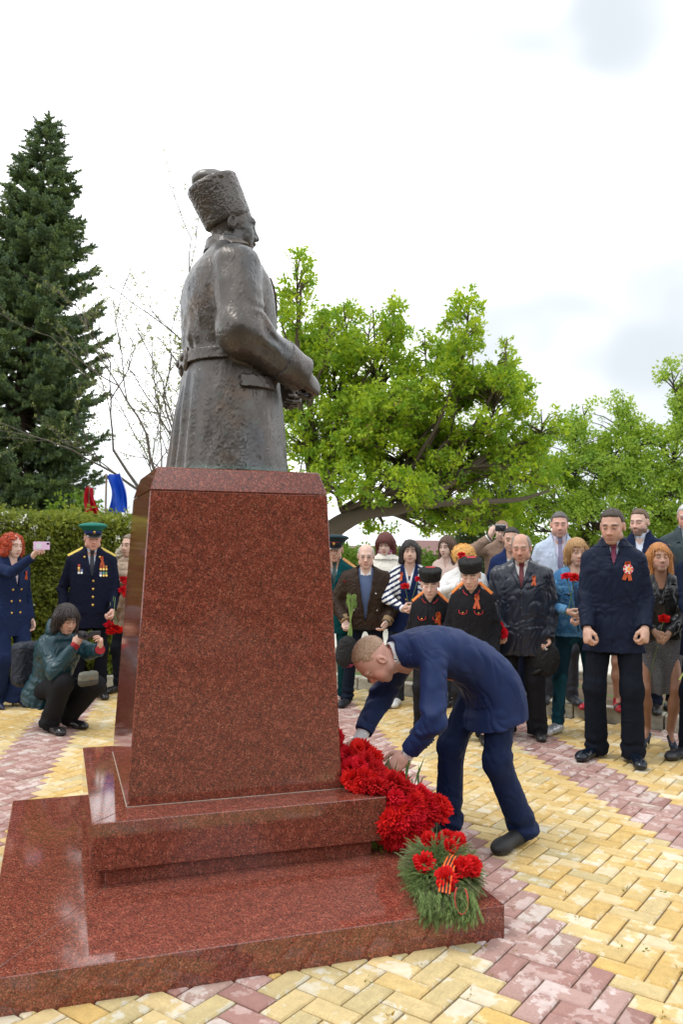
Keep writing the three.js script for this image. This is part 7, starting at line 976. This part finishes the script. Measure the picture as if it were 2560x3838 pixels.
// 23 hidden woman with red shoes
person({ label: 'person in a pale skirt and red lace-up shoes behind the tall person', sex: 'f', h: 1.6, pos: [2.44, -7.72, 0.12], turn: -0.4, skin: SKIN.mid, head: { pitch: 0.1 }, faceColor: {}, hair: { type: 'short', color: [0.08, 0.05, 0.03] }, legColor: [0.42, 0.22, 0.15], legR: { foot: [-0.07, 0, 0.06], yaw: -0.7 }, top: { name: 'blouse', color: [0.5, 0.46, 0.42], hem: 0.45 }, bottom: { type: 'skirt', hem: 0.36, hemW: 0.2, hemZ: 0.15, colorFn: () => [0.5, 0.46, 0.38] }, shoes: { color: [0.42, 0.012, 0.03], sole: [0.1, 0.02, 0.02], rough: 0.35 } });

// ---------- the bending man ----------
{
  const h = 1.81, c = S('#182a55'), c2 = S('#142244');
  const rot = new THREE.Matrix4().makeRotationFromEuler(new THREE.Euler(1.22, 0.06, 0.0, 'YXZ'));
  const r = person({ label: 'bending person in a blue suit laying flowers at the foot of the pedestal', sex: 'm', h, pos: [0.85, -4.62], turn: -1.245, build: 1.0, skin: SKIN.ruddy, face: { jaw: 0.3, nose: 1.1, fat: 0.2 }, faceColor: { flush: 0.9, closed: 1, browCol: [0.3, 0.17, 0.1], stubble: [0.25, 0.15, 0.11] }, hcell: 0.0034, handCell: 0.0036, cell: 0.0078, shirtCell: 0.0055,
    hair: { type: 'short', color: [0.42, 0.275, 0.18], g: 0.0025, hl: 0.110, v: 0.25, top: -0.012, str: 0.0006, count: 3000, sl: 0.008 },
    spine: [[0.36 * h, 0, 0.585, 0.005, 0.2], [0.43 * h, 0, 0.715, 0.0, 0.36], [0.5 * h, 0, 0.845, 0.02, 0.75], [0.6 * h, 0, 0.975, 0.14, 1.12], [0.7 * h, 0, 1.035, 0.305, 1.36], [0.8 * h, 0, 1.04, 0.485, 1.56], [0.87 * h, 0, 1.02, 0.61, 1.66], [h, 0, 0.99, 0.85, 1.7]],
    headAbs: { rot, pos: [0.0, 0.985, 0.62] },
    armK: 0.93, legK: 0.955, belly: 0.035, headSize: 1.04, armL: { wrist: [0.15, 0.54, 0.575], pose: 'reach', dir: [-0.2, -0.6, 0.62], palm: [-0.7, -0.4, -0.2], pole: [1, 0.05, -0.15], fwd: 0.05 }, armR: { wrist: [-0.17, 0.57, 0.71], pose: 'reach', dir: [0.1, -0.85, 0.3], palm: [0.7, -0.2, 0.3], pole: [-1, 0, -0.4], fwd: 0.05 },
    legL: { foot: [0.10, 0, -0.11], hip: [0.095, 0.84, 0.015], yaw: 0.5, pole: [0.22, 0, 1] }, legR: { foot: [-0.15, 0, 0.20], hip: [-0.095, 0.84, 0.03], yaw: -0.05, pole: [-0.1, 0, 1] },
    top: { color: c, hem: 0.395, hemW: 0.108, hemZ: 0.026, hip: 0.018, loose: 0.022, rough: 0.6, mat: { phys: true, specularIntensity: 0.5 }, fold: 0.009, ff: 7, wr: 0.008, join: 0.045, pocket: [[0.1, 0.52, 0.055, 0.02]], seams: 1, sleeve: [0.072, 0.062, 0.047], v: LAP(0.66, 0.05, 0.045, 0.765), shirt: { color: [0.76, 0.77, 0.80], from: 0.6, collar: 0.879 }, collarTop: 0.87, tie: { color: [0.14, 0.01, 0.02], to: 0.63 }, placket: 1, cuff: [0.78, 0.79, 0.82], cuffAt: 0.012, cuffBack: 0.02 },
    bottom: { type: 'trousers', color: c2, rough: 0.62, knee: 0.066, ankle: 0.07, thigh: 0.09, loose: 0.010, crease: 1, wr: 0.008, drop: 0.07, fold: 0.005 }, shoes: { color: [0.012, 0.012, 0.013], sole: [0.03, 0.028, 0.026], rough: 0.6, boot: 0.10, cell: 0.0042, scale: 1.1 } });
  ribbonAt(r, 0.71, 0.06, 0.9);
  { const A = r.arms.L, z = A.dir, y0 = vnorm(vcross(z, [0.2, 0.1, 1])), x0 = vcross(y0, z), m = basis(x0, y0, z, vadd(A.W, z, 0.062)); stick(r.P, 'watch_strap', new THREE.CylinderGeometry(0.0315, 0.0315, 0.02, 24, 1, false).rotateX(Math.PI / 2), M(dark, 0.4), m); const w = vnorm([0.8, -0.3, -0.5]), wx = vnorm(vcross(w, z)); stick(r.P, 'watch_case', new THREE.CylinderGeometry(0.021, 0.021, 0.011, 24).rotateX(Math.PI / 2), gold, basis(wx, vcross(w, wx), w, vadd(vadd(A.W, z, 0.062), w, 0.034))); }
  for (let i = 0; i < 4; i++) { const A = r.arms.L, p = vadd(vadd(A.W, A.dir, -0.03 - i * 0.018), [0.03, 0.01, -0.035]); let d = 1, q = vadd(p, [0.06, 0.02, -0.07]); const dir = vnorm(vsub(p, q)); for (let k = 0; k < 60 && d > 0.0008; k++) { d = r.topField(...q); q = vadd(q, dir, Math.max(0.0006, d * 0.7)); } part(r.top, 'sleeve_button', new THREE.SphereGeometry(0.0065, 8, 6).translate(...q), darkButton); }
}

// ---------- flowers laid at the pedestal ----------
{
  const R = rng(515), loc = (u, y, v) => { const x = MC.x + u * Math.cos(MT) - v * Math.sin(MT), z = MC.z - u * Math.sin(MT) - v * Math.cos(MT); return [x, y, z]; };
  const dirTo = (u, y, v) => { const a = loc(u, y, v), b = loc(0, 0, 0); return [a[0] - b[0], y, a[2] - b[2]]; };
  // bunch on the plinth against the shaft
  const up = [[0.545, 0.46, -0.56], [0.575, 0.435, -0.60], [0.61, 0.44, -0.63], [0.64, 0.46, -0.60], [0.555, 0.50, -0.50], [0.60, 0.52, -0.54], [0.64, 0.53, -0.52], [0.60, 0.475, -0.60], [0.67, 0.50, -0.56], [0.57, 0.54, -0.43], [0.62, 0.575, -0.44], [0.66, 0.56, -0.42], [0.69, 0.53, -0.47], [0.70, 0.49, -0.50], [0.645, 0.445, -0.655], [0.685, 0.44, -0.62], [0.71, 0.455, -0.57], [0.54, 0.46, -0.48], [0.73, 0.46, -0.63], [0.745, 0.41, -0.66], [0.72, 0.40, -0.70], [0.56, 0.60, -0.28], [0.55, 0.55, -0.33]];
  up.forEach(([u, y, v]) => carnation(loc(u, y, v), dirTo(0.35 + (R() - 0.5) * 0.7, 0.55 + R() * 0.5, -0.75 + (R() - 0.5) * 0.8), 0.32, 'red carnation in the bunch lying on the plinth against the shaft', 'carnations on the plinth', 0.046 + R() * 0.01, 0.08));
  // bunch standing against the plinth
  for (let i = 0; i < 46; i++) { const a = R() * 6.2832, q = Math.sqrt(R()), u0 = 0.80, v0 = -0.63, el = Math.sqrt(Math.max(0, 1 - q * q)), u = u0 + 0.155 * q * Math.cos(a), y = 0.275 + 0.125 * q * Math.sin(a), v = v0 - 0.09 * el + 0.25 * (u - u0);
    if (y < 0.15) continue; carnation(loc(u, y, v), dirTo(0.2 + q * Math.cos(a), 0.25 + q * Math.sin(a), -1.0 * el - 0.15), 0.34, 'red carnation in the dense bunch standing against the plinth', 'carnations against the plinth', 0.05 + R() * 0.012, 0.06); }
  for (let i = 0; i < 20; i++) { const t = R(), u = mix(0.78, 1.02, t) + (R() - 0.5) * 0.1, v = mix(-0.42, -0.66, R()) - 0.05 * t, y = mix(0.42, 0.27, t) + (R() - 0.5) * 0.07; carnation(loc(u, y, v), dirTo(0.4 + (R() - 0.5) * 0.6, 0.9, -0.55 + (R() - 0.5) * 0.6), 0.3, 'red carnation in the looser bunch between plinth and wreath', 'carnations behind the wreath', 0.046 + R() * 0.012, 0.08); }
  // loose stems and leaves
  const blades = thing('flower_leaves', 'narrow green leaves sticking out behind the laid carnations', 'leaves', loc(0.8, 0.34, -0.5)); { const l = []; for (let i = 0; i < 16; i++) { const d = V(R() - 0.1, 0.6 + R(), R() - 0.7).normalize(); l.push([V((R() - 0.5) * 0.25, (R() - 0.3) * 0.1, (R() - 0.5) * 0.15), d, d.clone().cross(V(0.3, 0.2, 1)).normalize(), 0.12 + R() * 0.1, 0.006, 0.1]); } part(blades, 'leaf', leafGeo(l), leafMat([0.12, 0.22, 0.08])); }
  // the evergreen wreath
  const wc = loc(0.785, 0.129, -1.06), wr = thing('wreath', 'evergreen spray wreath with carnations and a striped ribbon on the slab corner', 'wreath', wc, MT - 0.37); wr.updateMatrixWorld(true);
  const toL = (u, y, v) => wr.worldToLocal(V(...loc(u, y, v)));
  const core = (u, v) => { const d = Math.hypot(u / 0.16, v / 0.31); return 0.025 + 0.09 * Math.max(0, 1 - d * d); };
  const twig = (() => { const r = rng(8), P = [], I = []; for (let i = 0; i < 46; i++) { const s = i / 46, c = V(0, 0, s * 0.15), a = r() * 6.28, d = V(Math.cos(a) * 0.5, Math.sin(a) * 0.32, 0.85).normalize(), w = d.clone().cross(rdir(r)).normalize().multiplyScalar(0.0022), e = c.clone().addScaledVector(d, 0.038 * (1 - 0.35 * s)), o = P.length / 3; for (const q of [c.clone().add(w), c.clone().sub(w), e]) P.push(q.x, q.y, q.z); I.push(o, o + 1, o + 2); } P.push(0, 0.002, 0, 0, -0.002, 0, 0, 0, 0.16); I.push(P.length / 3 - 3, P.length / 3 - 2, P.length / 3 - 1); let g = new THREE.BufferGeometry(); g.setAttribute('position', new THREE.Float32BufferAttribute(P, 3)); g.setIndex(I); g = g.toNonIndexed(); g.computeVertexNormals(); return g; })();
  const it = []; for (let i = 0; i < 2400; i++) { const a = R() * 6.2832, q = Math.sqrt(R()), u = 0.125 * q * Math.cos(a), v = 0.30 * q * Math.sin(a), y = core(u, v) * (0.35 + 0.65 * Math.sqrt(R())), d = V(u * 3 + (R() - 0.5) * 0.7, 0.12 + (R() - 0.35) * 0.7 - q * 0.45, -v * 2.6 * -1 * -1 + (R() - 0.5) * 0.7 + 0.35).normalize(); it.push([V(u, Math.max(0.012, y), -v), 0.33 + R() * 0.3, new THREE.Quaternion().setFromUnitVectors(V(0, 0, 1), d)]); }
  // sprays over the edge of the slab
  for (let i = 0; i < 260; i++) { const u = (R() - 0.5) * 0.22, d = V((R() - 0.5) * 0.8, -0.35 - R() * 0.5, 0.8).normalize(); it.push([V(u, 0.02 + R() * 0.06, 0.25 + R() * 0.05), 0.42 + R() * 0.3, new THREE.Quaternion().setFromUnitVectors(V(0, 0, 1), d)]); }
  const mound = new THREE.SphereGeometry(1, 24, 12, 0, 6.2832, 0, 1.5708).scale(0.125, 0.065, 0.26); part(wr, 'frame', mound, M([0.03, 0.045, 0.02], 0.95));
  scatter(wr, 'sprays', twig, new THREE.MeshPhysicalMaterial({ color: C(0.2, 0.3, 0.085), roughness: 0.75, side: THREE.DoubleSide, transmission: 0.15, thickness: 0 }), it, (c, p, r) => { const a = r(), grey = noise(p.x * 9, p.y * 9, p.z * 9) > 0.05 ? 1 : 0; c.setRGB(0.75 + 0.5 * a + 0.25 * grey, 0.75 + 0.4 * a, 0.75 + 0.5 * a + 0.5 * grey); });
  const rp = [[0.665, 0.215, -1.34], [0.70, 0.262, -1.285], [0.745, 0.278, -1.225], [0.79, 0.28, -1.165], [0.83, 0.265, -1.105], [0.85, 0.235, -1.07]].map(([u, y, v]) => { const q = toL(u, y - 0.008, v); return [q.x, q.y, q.z]; });
  part(wr, 'ribbon', strip(rp, 0.024, 0.0015, [0.15, 1, 0.25]), ribbonMat, 'orange and black striped ribbon');
  const lc = toL(0.735, 0.185, -1.345), lp = []; for (let i = 0; i <= 24; i++) { const a = i / 24 * 5.0 + 0.7; lp.push(V(lc.x + 0.026 * Math.sin(a), lc.y + 0.045 * Math.cos(a), lc.z + 0.03 - 0.03 * Math.cos(a))); } part(wr, 'cord_loop', tube(lp, 0.0036, 6), M([0.42, 0.05, 0.03], 0.6), 'red braided cord loop');
  for (const [u, y, v, r] of [[0.675, 0.25, -1.13, 0.05], [0.70, 0.235, -1.29, 0.05], [0.80, 0.26, -1.24, 0.042], [0.85, 0.255, -1.235, 0.044], [0.87, 0.275, -0.95, 0.04], [0.825, 0.28, -1.07, 0.036], [0.78, 0.275, -0.95, 0.038], [0.91, 0.265, -0.97, 0.038]]) carnation(loc(u, y, v), dirTo(0.1 + (R() - 0.5) * 0.5, 0.8, -0.9 + (R() - 0.5) * 0.4), 0, 'single red carnation pushed into the evergreen wreath', 'carnations in the wreath', r, 0, petalMats[0]);
}
// ---------- flags beyond the hedge ----------
function flag(label, x, y, z, col, pts, seed) {
  const f = thing('flag', label, 'flag', [x, 0, z]), g = new THREE.ExtrudeGeometry(new THREE.Shape(pts.map(([a, b]) => new THREE.Vector2(a, b))), { depth: 0.006, bevelEnabled: false, curveSegments: 2, steps: 1 }); const pg = new THREE.PlaneGeometry(1, 1, 20, 26), p = pg.attributes.position;
  for (let i = 0; i < p.count; i++) { const u = p.getX(i) + 0.5, v = p.getY(i) + 0.5, L = mix(pts[0][0], pts[3][0], v), Rr = mix(pts[1][0], pts[2][0], v), yb = mix(mix(pts[0][1], pts[1][1], u), mix(pts[3][1], pts[2][1], u), v); p.setXYZ(i, mix(L, Rr, u) + 0.02 * Math.sin(v * 9 + seed), yb, 0.09 * Math.sin(u * 9 + v * 4 + seed) + 0.05 * Math.sin(u * 21 + v * 6)); }
  pg.computeVertexNormals(); part(f, 'cloth', pg, new THREE.MeshPhysicalMaterial({ color: C(...col), roughness: 0.55, side: THREE.DoubleSide, transmission: 0.25, thickness: 0 })); part(f, 'pole', tube([V(pts[3][0], 0, 0), V(pts[3][0], pts[3][1] + 0.03, 0)], 0.012, 8), M([0.35, 0.25, 0.15], 0.6)); return f;
}
flag('tall blue flag hanging beyond the hedge beside the pedestal', -2.95, 0, -11, S('#0d4fc4'), [[-0.05, 1.5], [0.2, 1.5], [0.06, 2.50], [-0.15, 2.45]], 1);
flag('red flag hanging just behind the blue flag', -2.78, 0, -11.4, S('#d81a2a'), [[0.0, 1.65], [0.18, 1.6], [0.16, 2.28], [0.04, 2.36]], 2);
flag('red flag with a pointed top above the officer\'s cap', -3.3, 0, -11, S('#d2122e'), [[-0.22, 1.5], [0.24, 1.5], [0.05, 2.28], [-0.02, 2.3]], 3);

// ---------- litter on the paving ----------
for (const [x, z, a, label] of [[1.5, -6.62, 0.4, 'small white scrap of paper on the pink bricks between the bending and the tall person'], [2.44, -5.72, 1.2, 'small white scrap of paper on the yellow bricks in front of the navy suit']]) { const s = thing('paper_scrap', label, 'paper', [x, 0.004, z], a), g = new THREE.PlaneGeometry(0.06, 0.022, 6, 3), p = g.attributes.position; for (let i = 0; i < p.count; i++) p.setZ(i, 0.004 + 0.006 * Math.abs(noise(p.getX(i) * 40, p.getY(i) * 40, 2))); g.rotateX(-Math.PI / 2); g.computeVertexNormals(); part(s, 'sheet', g, M([0.8, 0.8, 0.8], 0.8, { side: THREE.DoubleSide })); }
{ const R = rng(88), g = thing('leaf_crumbs', 'green and yellow leaf crumbs scattered on the bricks by the slab corner', 'litter', [0.75, 0.003, -3.3]), it = []; for (let i = 0; i < 46; i++) it.push([V((R() - 0.5) * 1.7, 0.003, (R() - 0.5) * 1.3), 0.25 + R() * 0.4]); scatter(g, 'crumbs', sprig(5, 4, 0.03, 0.006, 0.015, 0), leafMat([0.28, 0.32, 0.08]), it, (c, p, r) => { const y = r(); c.setRGB(0.6 + 0.9 * y, 0.8, 0.5); }); g.userData.kind = 'stuff'; }

renderer.render(scene, camera);
